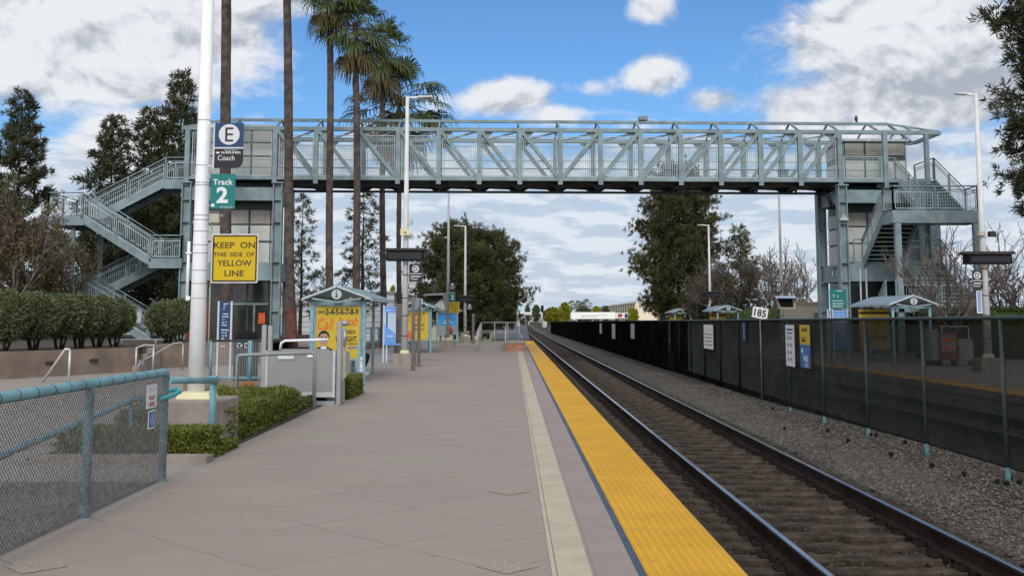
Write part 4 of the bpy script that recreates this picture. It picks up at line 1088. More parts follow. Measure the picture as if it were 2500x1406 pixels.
# ------------------------------------------------------------------ wheelchair lift and its barrier
YL = 20.2
def P(px, py, Y=YL): return W(px, py, Y)
t = thing('wheelchair_lift', 'grey wheelchair lift with sheet metal side panel standing at the platform edge', 'wheelchair lift', (P(735, 985).x, YL, 0))
def wb(fn, name, m, parent): mb = MB(); fn(mb); return mb.build(name, m, parent, world=True)
for (px, ptop, Y, pb) in ((644, 793, 20.2, 985), (659, 795, 21.4, 985), (828, 785, 20.2, 986), (838, 800, 21.4, 986)):
    x = W(px, 880, Y).x; z = W(px, ptop, Y).z
    wb(lambda b: b.cbox((x, Y, z / 2), (.085 if px != 838 else .06, .085, z), bev=.01), 'mast', M['alu'], t)
xl, xr = P(651, 900).x, P(816, 900).x; z0, z1 = P(0, 957).z, P(0, 856).z
wb(lambda b: b.box((xl, YL - .02, z0), (xr, YL + .01, z1)), 'side_panel', M['gvpanel'], t)
def frm(b):
    for x in (xl, xr): b.box((x - .025, YL - .035, z0 - .1), (x + .025, YL - .02, z1))
    b.box((xl, YL - .04, z0 - .09), (xr, YL - .02, z0 - .03)); b.box((xl, YL - .04, z0 - .03), (xr, YL - .02, z0))
wb(frm, 'panel_frame', M['alu_lt'], t)
wb(lambda b: (b.box((P(700, 0).x, YL - .04, P(0, 876).z), (P(737, 0).x, YL - .02, P(0, 868).z)),), 'data_plate', M['white'], t)
wb(lambda b: (b.box((P(769, 0).x, YL - .04, P(0, 872).z), (P(782, 0).x, YL - .02, P(0, 858).z)),), 'notice', M['pole'], t)
xq = P(680, 832).x
wb(lambda b: b.tube([(xq - .02, YL + .25, P(0, 855).z), (xq, YL + .25, P(0, 838).z), (xq + .07, YL + .25, P(0, 832.5).z), (P(811, 0).x, YL + .25, P(0, 829.5).z)], .026, 8), 'hand_bar', M['pole'], t)
wb(lambda b: b.box((xl, YL, z0 - .1), (xr, YL + 1.25, z0 - .03)), 'deck', M['alu'], t)
wb(lambda b: b.box((xl, YL + 1.22, z0), (xr - .3, YL + 1.25, z1)), 'side_panel', M['gvpanel'], t)
xc_ = P(831, 0).x
wb(lambda b: b.add([(xc_, YL + .12, P(0, 925).z), (P(856, 0).x, YL + .12, P(0, 923).z), (P(871, 0, 20.9).x, YL + .55, P(0, 912).z), (xc_, YL + .6, P(0, 925).z), (xc_, YL + .12, P(0, 850).z), (P(856, 0).x, YL + .12, P(0, 856).z), (P(871, 0, 20.9).x, YL + .55, P(0, 862).z), (xc_, YL + .6, P(0, 850).z)],
    [(3, 2, 1, 0), (4, 5, 6, 7), (0, 1, 5, 4), (1, 2, 6, 5), (2, 3, 7, 6), (3, 0, 4, 7)]), 'cabinet', M['beige'], t)
for py in (858, 875, 895, 915):
    wb(lambda b: b.cbox((P(832, 0).x, YL + .1, P(0, py).z), (.03, .03, .03)), 'hinge', M['dark'], t)
wb(lambda b: (b.box((P(762, 0).x, YL - .1, .0), (P(836, 0).x, YL + .02, .08)), b.box((P(820, 0).x, YL - .14, 0), (P(846, 0).x, YL + .3, .03))), 'base_plate', M['alu'], t)
wb(lambda b: (b.box((P(812, 0).x, YL + .2, .03), (P(848, 0).x, YL + .5, .4)),), 'pump_box', M['alu'], t)
xk = P(845, 0).x
wb(lambda b: (b.tube([(xk, YL + .5, P(0, 848).z), (xk + .01, YL + .5, P(0, 805).z)], .03, 8), b.lathe([(.02, -.05), (.07, -.03), (.085, .01), (.06, .05), (.02, .06)], 12, (xk, YL + .5, P(0, 790).z))), 'control_post', M['alu'], t)
# grey U shaped barrier before it
Yb = 19.0
t = thing('barrier_rail', 'grey bent pipe barrier with two legs in front of the wheelchair lift', 'barrier', (W(670, 0, Yb).x, Yb, 0))
a, c = W(580, 867, Yb), W(761, 862, Yb)
wb(lambda b: (b.tube([(a.x, Yb, 0), (a.x, Yb, a.z - .03), (a.x + .03, Yb, a.z), (c.x - .06, Yb + .3, c.z), (c.x - .01, Yb + .32, c.z - .03), (c.x, Yb + .32, c.z - .09), (c.x, Yb + .32, 0)], .034, 12)), 'pipe', M['pipegrey'], t)

# low wall with teal mesh guard behind the barrier
Yw = 21.9
xa_, xb_ = XX(452, Yw), XX(640, Yw); zw = ZZ(930, Yw)
t = thing('low_wall', 'low brown concrete wall with a rust stain carrying the teal mesh guard', 'wall', ((xa_ + xb_) / 2, Yw, 0))
wb(lambda b: (b.box((xa_, Yw, 0), (xb_, Yw + .25, zw)),), 'wall_body', M['conc_br'], t)
wb(lambda b: (b.box((XX(598, Yw), Yw - .004, 0), (XX(622, Yw), Yw, zw)),), 'rust_stain', M['rust'], t)
zg = ZZ(832, Yw)
t = thing('mesh_guard', 'teal framed square mesh guard panel on the low brown wall', 'railing', ((xa_ + xb_) / 2, Yw, zw))
for px in (514, 610, 640):
    x = XX(px, Yw); wb(lambda b: b.tube([(x, Yw + .1, zw), (x, Yw + .1, zg + (.0 if px != 610 else .0))], .03 if px != 610 else .05, 8), 'post', M['teal'], t)
wb(lambda b: b.tube([(XX(505, Yw), Yw + .1, zg), (XX(690, Yw), Yw + .1, zg)], .024, 8), 'top_rail', M['fencepost'], t)
wb(lambda b: b.tube([(XX(505, Yw), Yw + .1, zw + .05), (xb_, Yw + .1, zw + .05)], .024, 8), 'bottom_rail', M['teal'], t)
def grid(b):
    for i in range(28):
        x = XX(516, Yw) + i * .045
        if x < XX(638, Yw): b.cbox((x, Yw + .1, (zw + zg) / 2), (.006, .006, zg - zw - .04))
    for i in range(1, 18): b.box((XX(516, Yw), Yw + .107, zw + .05 + .045 * i - .003), (XX(640, Yw), Yw + .112, zw + .05 + .045 * i + .003))
wb(grid, 'square_mesh', M['alu'], t)

# tall narrow information pylon
Yp = 25.0
c, w, h = rect(539, 735, 563, 826, Yp)
t = thing('information_pylon', 'tall narrow dark blue information board between two pale posts', 'sign', (c.x, Yp, 0))
for px in (533.5, 565): one(lambda b: b.cbox((XX(px, Yp) - c.x, 0, ZZ(735, Yp) / 2), (.045, .045, ZZ(735, Yp)), bev=.005), 'post', M['alu_lt'], t)
one(lambda b: b.box((-w / 2 - .02, -.02, c.z - h / 2), (w / 2 + .02, .02, c.z + h / 2)), 'board', M['navy'], t)
r = rng(8)
def rows_(b):
    z = c.z + h / 2 - .05
    for i in range(14):
        if i % 5 == 3: z -= .05
        for j in range(r.integers(1, 4)):
            x = -w / 2 + .03 + r.uniform(0, w * .5); b.box((x, -.025, z - .02), (x + r.uniform(.03, .09), -.021, z)); z -= .004
        z -= .055
one(rows_, 'lettering', M['paper'], t)
# dark recycling bin
Yc = 26.5
t = thing('recycling_bin', 'dark domed bin with pale recycling marks behind the mesh guard', 'bin', (XX(603, Yc), Yc, 0))
zt_ = ZZ(806, Yc)
one(lambda b: b.lathe([(.27, 0), (.3, .05), (.31, zt_ - .45), (.30, zt_ - .40)], 20), 'body', M['dark'], t)
one(lambda b: b.lathe([(.32, zt_ - .42), (.31, zt_ - .25), (.24, zt_ - .07), (.08, zt_), (.01, zt_)], 20), 'lid', M['black'], t)
def recyc(b):
    for cx in (-.09, .09):
        for a in range(3):
            q = R(90 + 120 * a)
            for d_ in (-22, 22): b.beam((cx + .055 * math.cos(q + R(d_)), -.322, zt_ - .36 + .055 * math.sin(q + R(d_))), (cx + .055 * math.cos(q + R(d_ + 40)), -.322, zt_ - .36 + .055 * math.sin(q + R(d_ + 40))), .026, .004, up=(0, 1, 0))
one(recyc, 'recycling_mark', M['pole'], t)
# red cabinet by the tower foot
Yr = 44.0
t = thing('red_cabinet', 'tall red painted cabinet behind the white pole at the tower foot', 'cabinet', (XX(484, Yr), Yr, 0))
zz_ = ZZ(742, Yr); wc = XX(511, Yr) - XX(458, Yr)
one(lambda b: b.cbox((0, 0, zz_ / 2), (wc, .5, zz_), bev=.02), 'body', M['redpaint'], t); one(lambda b: b.box((-wc / 2 + .06, -.27, .2), (wc / 2 - .06, -.25, zz_ - .15)), 'door', M['redpaint'], t); one(lambda b: b.box((wc / 2 - .14, -.3, 1.0), (wc / 2 - .1, -.27, 1.15)), 'handle', M['alu'], t)

# ------------------------------------------------------------------ terrace with retaining walls, steps and rails
TZ = ZZ(848, 33)
wl = [(-26, 23.5), (-17, 26.3), (XX(0, 28.5), 28.5), (XX(150, 30.2), 30.2), (XX(334, 32.8), 32.8)]
def wall_strip(pts, z0, z1, th, m, label, name='retaining_wall'):
    cx = sum(p[0] for p in pts) / len(pts); cy = sum(p[1] for p in pts) / len(pts)
    mb = MB(); n = len(pts); vs = []
    zz1 = z1 if isinstance(z1, list) else [z1] * n
    for i, (x, y) in enumerate(pts):
        for (dy, z) in ((0, z0), (0, zz1[i]), (th, zz1[i]), (th, z0)): vs.append((x - cx, y + dy - cy, z))
    fs = [(i * 4 + j, i * 4 + (j + 1) % 4, (i + 1) * 4 + (j + 1) % 4, (i + 1) * 4 + j) for i in range(n - 1) for j in range(4)] + [(0, 1, 2, 3), tuple((n - 1) * 4 + q for q in (3, 2, 1, 0))]
    mb.add(vs, fs); o = mb.build(name, m, loc=(cx, cy, 0)); tag(o, label, 'wall'); return o
wall_strip(wl, 0, TZ, .3, M['conc_br'], 'long brown concrete retaining wall below the row of clipped shrubs')
for px, Y in ((119, 29.9), (229, 31.3)):
    p = W(px, 886 if px < 200 else 880, Y); mb = MB(); mb.box((-.14, -.03, -.05), (.14, 0, .05)); mb.box((-.12, -.035, -.03), (.12, -.03, .03))
    o = mb.build('wall_light', M['dark'], loc=(p.x, Y - .03, p.z)); o.rotation_euler = (0, 0, R(35)); tag(o, 'dark louvred step light set in the brown wall ' + ('behind the slanting handrail' if px < 200 else 'between the slanting handrail and the steps'), 'light')
b = MB(); b.add([(x, y + .3, TZ - .02) for x, y in wl] + [(XX(334, 32.8), 60, TZ - .02), (-60, 60, TZ - .02), (-60, 23, TZ - .02)], [tuple(range(8))]); struct(b.build('terrace', M['soil']))
Yq = 36.0
wall_strip([(XX(352, 34.2), 34.2), (XX(470, 36), 36.0), (XX(640, 38.0), 38.0)], 0, [ZZ(841, 34.2), ZZ(836, 36), ZZ(834, 38)], .3, M['conc_br'], 'brown concrete wall beside the steps running behind the white pole')
b = MB(); b.box((XX(333, 33) + .02, 33.6, 0), (XX(354, 34.3), 38, TZ - .03)); struct(b.build('terrace', M['conc_br']))
b = MB(); b.add([(XX(352, 34.5), 34.5, TZ - .02), (XX(640, 38.3), 38.3, TZ - .02), (XX(640, 38.3), 60, TZ - .02), (XX(334, 33), 60, TZ - .02), (XX(334, 33), 36, TZ - .02)], [tuple(range(5))]); struct(b.build('terrace', M['soil']))
t = thing('steps', 'short flight of concrete steps between the two brown walls', 'steps', (XX(343, 33.4), 33.4, 0))
for i in range(4): one(lambda b: b.box((-.27, -.7 + .35 * i, .001), (.27, (-.352 + .35 * i) if i < 3 else 1.2, TZ * (i + 1) / 4.2)), 'step', M['conc'], t)
def bent(name, label, pts, r, m, posts, cat='handrail'):
    t = thing(name, label, cat, (pts[0][0], pts[0][1], 0))
    wb(lambda b: b.tube(pts, r, 8), 'rail', m, t)
    for p, z in posts: wb(lambda b: b.tube([(p[0], p[1], z), p], r * .9, 8), 'post', m, t)
    return t
a, c = W(98, 940, 27.2), W(160, 852, 27.2); e = W(171, 853, 27.2)
bent('handrail', 'pale handrail slanting down to the left in front of the brown wall', [a, c, e], .035, M['alu_lt'], [((e[0], e[1], e[2]), 0), ((a[0], a[1], a[2]), 0)])
a, c, e = W(333, 849, 32.4), W(352, 842, 33.0), W(376, 843, 33.2)
bent('handrail', 'silver step handrail with two posts left of the steps', [W(334, 852, 32.4), a, c, e, W(377, 846, 33.2)], .03, M['alu_lt'], [(W(333, 850, 32.4), 0), (W(375, 846, 33.2), 0)])
bent('handrail', 'brown step handrail rising along the wall to the white pole', [W(334, 896, 32.8), W(350, 880, 33.2), W(422, 839, 33.8), W(440, 836, 34), W(448, 840, 34)], .03, M['alu'], [(W(447, 840, 34), 0), (W(334, 897, 32.8), 0)])
a, c, e = W(266, 842, 36), W(296, 829, 36), W(400, 829, 37)
bent('handrail', 'long pale handrail with teal posts on the terrace behind the wall', [a, c, e], .03, M['pole_gr'], [(W(297, 829, 36), TZ), (W(380, 829, 36.8), TZ)])
# ------------------------------------------------------------------ lamp posts, boards and shelters
def lamp_post(label, px, Yl, toppy, arm, w=.2, plinth=(.62, .36), grey=False, band=True, top2=None, group='white lamp posts along the platforms'):
    x = XX(px, Yl, 860); zt = ZZ(toppy, Yl)
    t = thing('light_pole', label, 'lamp post', (x, Yl, 0), 0, group)
    ph = plinth[1]
    one(lambda b: b.cbox((0, 0, ph / 2), (plinth[0], plinth[0], ph), bev=.02), 'plinth', M['conc'], t)
    one(lambda b: b.lathe([(.17, ph), (.17, ph + .03), (.14, ph + .12)], 12), 'foot', M['cream'], t)
    one(lambda b: b.tube([(0, 0, ph + .1), (0, 0, zt)], [w / 2, w / 2 * .5], 14), 'shaft', M['pole_gr' if grey else 'pole2'], t)
    if arm:
        one(lambda b: b.tube([(0, 0, zt - .05), (arm * .6, 0, zt - .02)], .035, 8), 'arm', M['pole'], t)
        one(lambda b: b.add([(arm * .42, -.1, zt - .06), (arm * .95, -.08, zt - .03), (arm * .95, .08, zt - .03), (arm * .42, .1, zt - .06), (arm * .42, -.08, zt + .03), (arm * .93, -.06, zt + .02), (arm * .93, .06, zt + .02), (arm * .42, .08, zt + .03)],
            [(3, 2, 1, 0), (4, 5, 6, 7), (0, 1, 5, 4), (1, 2, 6, 5), (2, 3, 7, 6), (3, 0, 4, 7)]), 'lamp_head', M['pole_gr'], t)
    if band:
        for z in (1.0, 1.7, 2.3, 3.1): one(lambda b: b.tube([(0, 0, z - .012), (0, 0, z + .012)], w / 2 + .004, 14), 'band', M['dark'], t)
    return t
def message_sign(label, pxa, pxb, pya, pym, pyb, Yl, tilt=0):
    a, c = W(pxa, pya, Yl), W(pxb, pyb, Yl); m_ = ZZ(pym, Yl); cx = (a.x + c.x) / 2; w = c.x - a.x
    t = thing('message_sign', label, 'display', (cx, Yl, c.z))
    o = c.z
    one(lambda b: b.cbox((0, 0, (a.z + m_) / 2 - o), (w, .62, a.z - m_), bev=.02), 'hood', M['dark'], t)
    one(lambda b: b.box((-w * .44, -.24, 0), (w * .44, .24, m_ - o)), 'case', M['black'], t)
    one(lambda b: (b.box((-w * .40, -.245, .05), (w * .40, -.24, m_ - o - .05))), 'screen', M['inkbk'], t)
    return t
def zone_small(label, letter, pxa, pxb, pya, pyb, Yl):
    c, w, h = rect(pxa, pya, pxb, pyb, Yl)
    t = thing('zone_sign', label, 'sign', c)
    one(lambda b: (b.box((-w / 2, 0, -h * .02), (w / 2, .008, h / 2), 0), b.box((-w / 2, 0, -h / 2), (w / 2, .008, -h * .06), 1), b.box((-w / 2, .001, -h * .06), (w / 2, .008, -h * .02), 2)), 'plate', [M['inkbk'], M['inkbk'], M['white']], t)
    one(lambda b: b.disc(0, h * .24, min(w, h * .5) * .40, -.003, 24), 'letter_disc', M['white'], t)
    one(lambda b: b.text(letter, 0, h * .24, h=min(w, h * .5) * .5, y=-.006, bold=.02), 'lettering', M['inkbk'], t)
    one(lambda b: (b.box((-w * .38, -.003, -h * .22), (w * .38, -.001, -h * .17)), b.text('Coach', -w * .1, -h * .33, h=h * .11, y=-.003, bold=.01)), 'lettering', M['paper'], t)
    one(lambda b: b.box((-w / 2 - .08, .008, h * .3), (w / 2 - .02, .02, h * .34)), 'bracket', M['alu'], t)
    return t
# left platform poles
lamp_post('white lamp post with loudspeaker and black message board, left of the brown posts', 988, 36.9, 236, .92, .24, (.72, .40))
message_sign('wide black message board on the lamp post left of the brown posts', 939, 1041, 607, 613, 637, 36.8)
zone_small('dark zone sign with letter D under the message board on the left platform', 'D', 999, 1030, 645, 688, 36.75)
p = W(990, 567, 36.7)
t = thing('loudspeaker', 'beige square horn loudspeaker strapped to the lamp post above the message board', 'loudspeaker', p)
one(lambda b: b.add([(-.17, -.1, -.11), (.17, -.1, -.11), (.17, -.1, .11), (-.17, -.1, .11), (-.06, .12, -.05), (.06, .12, -.05), (.06, .12, .05), (-.06, .12, .05)], [(0, 1, 5, 4), (1, 2, 6, 5), (2, 3, 7, 6), (3, 0, 4, 7), (7, 6, 5, 4), (3, 2, 1, 0)]), 'horn', M['cream'], t); one(lambda b: b.lathe([(.045, -.02), (.03, .0), (.01, .01)], 10, (0, -.1, 0)), 'driver', M['dark'], t)
for (px, py, sx, sz, lab) in ((1002, 541, .16, .2, 'small grey camera box on the lamp post above the loudspeaker'), (1004, 577, .14, .17, 'small grey box beside the loudspeaker on the lamp post'), (1007, 697, .2, .17, 'white camera on a bracket under the D zone sign')):
    p = W(px, py, 36.9); t = thing('camera_box', lab, 'camera', p); one(lambda b: b.cbox((0, 0, 0), (sx, .18, sz), bev=.015), 'body', M['pole_gr'], t); one(lambda b: b.box((-sx * .9, -.03, -.02), (-sx * .45, .03, .02)), 'bracket', M['alu'], t)
lamp_post('tall slim lamp post with yellow warning sign and hooded monitor, on the left platform', 1093, 58, 452, .85, .2, (.75, .42), grey=True)
lamp_post('white lamp post before the dark pine cluster at the far end of the left platform', 1135, 71, 551, -.85, .22, (.75, .4))
message_sign('small far black message board on the lamp post before the pine cluster', 1116, 1158, 721, 725, 737, 70.9)
zone_small('far zone sign with letter C beside the tall slim lamp post', 'C', 1097, 1112, 690, 708, 57.7)
zone_small('tiny far zone sign with letter B beside the message board near the pines', 'B', 1140, 1153, 742, 757, 70.7)
c, w, h = rect(1097, 712, 1112, 735, 57.8)
t = vplate('track_sign', 'small far teal Track 2 sign above the yellow warning sign', 'sign', c, w, h, M['tealsign'], 0); one(lambda b: (b.text('2', 0, -h * .1, h=h * .5, y=-.004, bold=.03), b.text('Track', 0, h * .36, h=h * .16, y=-.004, bold=.01)), 'lettering', M['paper'], t)
c, w, h = rect(1096, 737, 1122, 764, 57.8)
t = vplate('warning_sign', 'small far yellow warning sign with four lines on the tall slim lamp post', 'sign', c, w, h, M['yelsign'], 0, M['alu'], .012)
one(lambda b: [b.text(s, 0, h * z, w=w * ww, y=-.005, bold=.02) for s, z, ww in (('KEEP ON', .32, .75), ('THIS SIDE OF', .1, .8), ('YELLOW', -.12, .65), ('LINE', -.34, .4))], 'lettering', M['inkbrown'], t)
# hooded monitor facing sideways
p = W(1066, 737, 57.5)
t = thing('hooded_monitor', 'large grey hooded information monitor hung left of the tall slim lamp post', 'display', p)
one(lambda b: b.add([(-.7, -.35, .40), (.45, -.35, .48), (.62, .3, .48), (-.6, .3, .42), (-.68, -.35, .33), (.36, -.35, .36), (.62, .3, .36), (-.6, .3, .33)], [(0, 1, 2, 3), (7, 6, 5, 4), (0, 4, 5, 1), (1, 5, 6, 2), (2, 6, 7, 3), (3, 7, 4, 0)]), 'hood', M['pole_gr'], t)
one(lambda b: b.add([(.33, -.36, .4), (.62, -.1, .48), (.62, .1, -.5), (.5, -.2, -.45), (.36, -.3, .4), (.62, .1, .48), (.64, .15, -.5), (.5, .0, -.45)], [(0, 1, 2, 3), (7, 6, 5, 4), (0, 4, 5, 1), (1, 5, 6, 2), (2, 6, 7, 3), (3, 7, 4, 0)]), 'cheek', M['gvpanel'], t)
one(lambda b: b.add([(-.5, .1, .33), (.42, .1, .36), (.5, -.1, -.45), (-.28, -.1, -.38), (-.5, .22, .33), (.42, .22, .36), (.5, .02, -.45), (-.28, .02, -.38)], [(3, 2, 1, 0), (4, 5, 6, 7), (0, 1, 5, 4), (1, 2, 6, 5), (2, 3, 7, 6), (3, 0, 4, 7)]), 'screen', M['win'], t)
# twin brown posts with a narrow panel
t = thing('sign_frame', 'two brown square posts carrying a narrow pale panel edge on', 'sign', (XX(1015, 34.6), 34.6, 0))
for px, Y, tp in ((1008.5, 33.4, 725), (1022.5, 36.0, 728)):
    wb(lambda b: b.cbox((XX(px, Y, 850), Y, ZZ(tp, Y) / 2), (.105, .105, ZZ(tp, Y)), bev=.008), 'post', M['brownpost'], t)
    wb(lambda b: b.cbox((XX(px, Y, 850), Y, .012), (.2, .2, .024)), 'base_plate', M['brownpost'], t)
wb(lambda b: b.add([(XX(1011, 33.5), 33.5, ZZ(752, 33.5)), (XX(1022, 35.9), 35.9, ZZ(750, 35.9)), (XX(1022, 35.9), 35.9, ZZ(728, 35.9)), (XX(1011, 33.5), 33.5, ZZ(726, 33.5)), (XX(1013, 33.5), 33.5, ZZ(752, 33.5)), (XX(1024, 35.9), 35.9, ZZ(750, 35.9)), (XX(1024, 35.9), 35.9, ZZ(728, 35.9)), (XX(1013, 33.5), 33.5, ZZ(726, 33.5))], [(3, 2, 1, 0), (4, 5, 6, 7), (0, 1, 5, 4), (2, 3, 7, 6)]), 'panel', M['bluelt'], t)
# blue display stand
def blue_stand(label, pxs, board, Yl):
    c, w, h = rect(*board, Yl)
    t = thing('display_stand', label, 'sign', (c.x, Yl, 0))
    for px in pxs: one(lambda b: b.cbox((XX(px, Yl) - c.x, 0, (c.z + h / 2 + .05) / 2), (.06, .06, c.z + h / 2 + .05), bev=.006), 'post', M['bluelt'], t)
    z0, z1 = c.z - h / 2, c.z + h / 2
    one(lambda b: (b.box((-w / 2, -.03, z0), (w / 2, .03, z1), 0), b.box((-w / 2 + .01, -.034, z1 - h * .17), (w / 2 - .01, -.03, z1 - .02), 1),
        b.add([(-w / 2 + .01, -.035, z0), (w / 2 - .01, -.035, z0), (w / 2 - .01, -.035, z0 + h * .25), (-w / 2 + .01, -.035, z0 + h * .52)], [(0, 1, 2, 3)], 1)), 'board', [M['bluelt'], M['bluepan']], t)
    one(lambda b: (b.text('Next train', 0, z1 - h * .1, w=w * .7, y=-.037), b.text('ticket', 0, z0 + h * .2, w=w * .55, y=-.04, bold=.02)), 'lettering', M['paper'], t)
    one(lambda b: b.box((-w / 2, -.05, z0 - .06), (w / 2 + .3, .05, z0 - .01)), 'ledge', M['bluepan'], t)
    return t
blue_stand('pale blue display stand on two posts before the slim dark slab, left platform', (937, 945), (939, 748, 966, 838), 39.4)
t = thing('dark_slab', 'tall dark brown slab standing right behind the pale blue display stand', 'pylon', (XX(973, 40.2), 40.2, 0))
one(lambda b: b.cbox((0, 0, ZZ(742, 40.2) / 2 + .1), (.28, .3, ZZ(742, 40.2) - .2), bev=.02), 'body', M['brownpost'], t); one(lambda b: b.cbox((0, 0, .1), (.34, .36, .2), bev=.02), 'base', M['dark'], t)
t = thing('brown_post', 'plain brown post standing alone left of the raised ramp', 'post', (XX(1155.5, 68), 68, 0))
one(lambda b: b.cbox((0, 0, ZZ(766, 68) / 2), (.16, .16, ZZ(766, 68)), bev=.02), 'shaft', M['brownpost'], t); one(lambda b: b.cbox((0, 0, .02), (.3, .3, .04)), 'base_plate', M['brownpost'], t)

# ---- information shelter
def shelter(label, X, Y, depth, kind, roofm, group, bench=True, scale=1.0, X2=None):
    t = thing('shelter', label, 'shelter', (X, Y, 0), 0, group)
    ap, ev, hw = 2.39, 2.075, .86
    dx = .0
    one(lambda b: b.add([(-hw, -.25, ev), (0, -.25, ap), (0, depth, ap), (-hw, depth, ev), (-hw, -.25, ev + .05), (0, -.25, ap + .05), (0, depth, ap + .05), (-hw, depth, ev + .05)], [(0, 1, 2, 3), (7, 6, 5, 4), (0, 4, 5, 1), (2, 6, 7, 3), (3, 7, 4, 0)]) and
        b.add([(hw, -.25, ev), (0, -.25, ap), (0, depth, ap), (hw, depth, ev), (hw, -.25, ev + .05), (0, -.25, ap + .05), (0, depth, ap + .05), (hw, depth, ev + .05)], [(3, 2, 1, 0), (4, 5, 6, 7), (1, 5, 4, 0), (3, 7, 6, 2), (0, 4, 7, 3)]), 'roof', roofm, t)
    for s in (-1, 1):
        one(lambda b: b.beam((s * hw, -.27, ev + .02), (0, -.27, ap + .02), .05, .09, up=(0, 1, 0)), 'rake_board', M['steel_lt'], t)
        one(lambda b: b.beam((s * hw * .72, -.25, ev + .03), (0, -.25, ev - .06), .045, .05, up=(0, 1, 0)), 'truss_web', M['steel'], t)
        one(lambda b: b.box((s * hw - .03, -.25, ev - .03), (s * hw + .03, depth, ev + .03)), 'eave_beam', M['steel_lt'], t)
    one(lambda b: b.box((-.72, -.02, ev - .12), (.72, .04, ev - .03)), 'cross_beam', M['teal_wd'], t)
    one(lambda b: b.disc(0, ev + .13, .125, -.31, 26, t=.03), 'info_disc', M['steel_lt'], t)
    one(lambda b: (b.disc(0, ev + .205, .022, -.314, 10), b.box((-.018, -.314, ev + .06), (.018, -.31, ev + .165)), b.box((-.035, -.3141, ev + .055), (.035, -.31, ev + .075)), b.box((-.035, -.3142, ev + .15), (.018, -.31, ev + .168))), 'lettering', M['mull'], t)
    for x in (-.66, .66):
        one(lambda b: b.cbox((x, 0, ev / 2 - .02), (.09, .09, ev - .04), bev=.01), 'post', M['teal_wd'], t)
        one(lambda b: b.cbox((x * .45, depth - .3, ev / 2 + .03), (.08, .08, ev + .06), bev=.01), 'post', M['teal_wd'], t)
        one(lambda b: b.box((x - .04, .05, ev - .04), (x + .04, depth - .1, ev + .02)), 'side_beam', M['teal_wd'], t)
    if kind:
        z0, z1 = .55, 1.97
        fr_ = one(lambda b: (b.box((-.61, -.03, z0), (.61, .03, z0 + .06)), b.box((-.61, -.03, z1 - .06), (.61, .03, z1)), b.box((-.61, -.03, z0 + .06), (-.55, .03, z1 - .06)), b.box((.55, -.03, z0 + .06), (.61, .03, z1 - .06))), 'board_frame', M['steel'], t)
        pm = {'jacob': 'postyel', 'yellow': 'postyel', 'blue': 'bluepost', 'mixed': 'postyel'}[kind]
        po = one(lambda b: b.box((-.55, -.015, z0 + .06), (.55, .01, z1 - .06)), 'poster', M[pm], t)
        y = -.019
        top = z1 - .06
        if kind == 'jacob':
            q = lambda px: (px - 826.5) / 107 * 1.10
            zq = lambda py: top - (py - 746) * 1.10 / 107
            one(lambda b: (b.text('(800)', q(786), zq(761), w=.20, h=.09, y=y, bold=.02), b.text('3-4-5-6-7-8-9', q(836.5), zq(759.5), w=.82, h=.165, y=y, bold=.03)), 'lettering', M['postink'], po)
            one(lambda b: (b.text('Call', q(797), zq(789), w=.42, h=.30, y=y, shear=.35, bold=.01), b.text('Jacob', q(849), zq(786), w=.56, h=.30, y=y, shear=.35, bold=.01)), 'lettering', M['postor'], po)
            one(lambda b: (b.text('INJURED?', q(848), zq(810), w=.46, h=.125, y=y, bold=.03), b.text('WE FIGHT.', q(848), zq(825.5), w=.56, h=.15, y=y, bold=.03), b.box((q(822), y, zq(838)), (q(880), y + .002, zq(836)))), 'lettering', M['inkbrown'], po)
            def head(b):
                cx, cz = q(792.5), zq(826)
                b.prism([(cx + .125 * math.cos(a) * (1 - .12 * (math.sin(a) < 0)), cz + .185 * math.sin(a)) for a in np.linspace(0, 2 * math.pi, 26)[:-1]], y - .001, y + .003, 0)
                hair = [(cx + .145 * math.cos(a), cz + .045 + .175 * math.sin(a)) for a in np.linspace(-.1, math.pi + .1, 16)] + [(cx - .105, cz + .07), (cx - .07, cz + .135), (cx + .07, cz + .135), (cx + .105, cz + .07)]
                b.prism(hair, y - .003, y - .001, 1)
                for s in (-1, 1):
                    b.box((cx + s * .05 - .022, y - .004, cz + .028), (cx + s * .05 + .022, y - .001, cz + .042), 1); b.box((cx + s * .05 - .028, y - .004, cz + .06), (cx + s * .05 + .028, y - .001, cz + .07), 1)
                b.box((cx - .012, y - .004, cz - .05), (cx + .016, y - .001, cz - .04), 3); b.box((cx - .04, y - .004, cz - .098), (cx + .04, y - .001, cz - .086), 3)
                b.prism([(cx - .26, z0 + .07), (cx + .26, z0 + .07), (cx + .22, cz - .25), (cx + .07, cz - .17), (cx - .07, cz - .17), (cx - .22, cz - .25)], y + .0035, y + .005, 1)
                b.prism([(cx - .06, z0 + .08), (cx + .06, z0 + .08), (cx + .075, cz - .18), (cx - .075, cz - .18)], y + .001, y + .0035, 2)
            one(head, 'portrait', [M['skin'], M['hairpr'], M['white'], M['postor']], po)
            one(lambda b: (b.text('CALL  NOW', q(850), zq(847), w=.5, h=.1, y=y, bold=.02)), 'lettering', M['blueacc'], po)
        elif kind in ('yellow', 'mixed'):
            one(lambda b: [b.text('3-4-5-6-7', 0, z, w=.8, h=.11, y=y, bold=.03) for z in (top - .12,)] + [b.text('FIGHT', .12, z, w=.55, h=.12, y=y, bold=.03) for z in (top - .62, top - .82)], 'lettering', M['inkbrown'], po)
            one(lambda b: (b.text('Call', -.05, top - .36, w=.7, h=.26, y=y, shear=.35), b.box((-.45, y, z0 + .08), (-.1, y + .003, z0 + .45))), 'lettering', M['postor'], po)
        else:
            one(lambda b: (b.text('open', 0, top - .62, w=.7, h=.10, y=y, bold=.01), b.box((-.2, y, top - .5), (.2, y + .002, top - .46))), 'lettering', M['paper'], po)
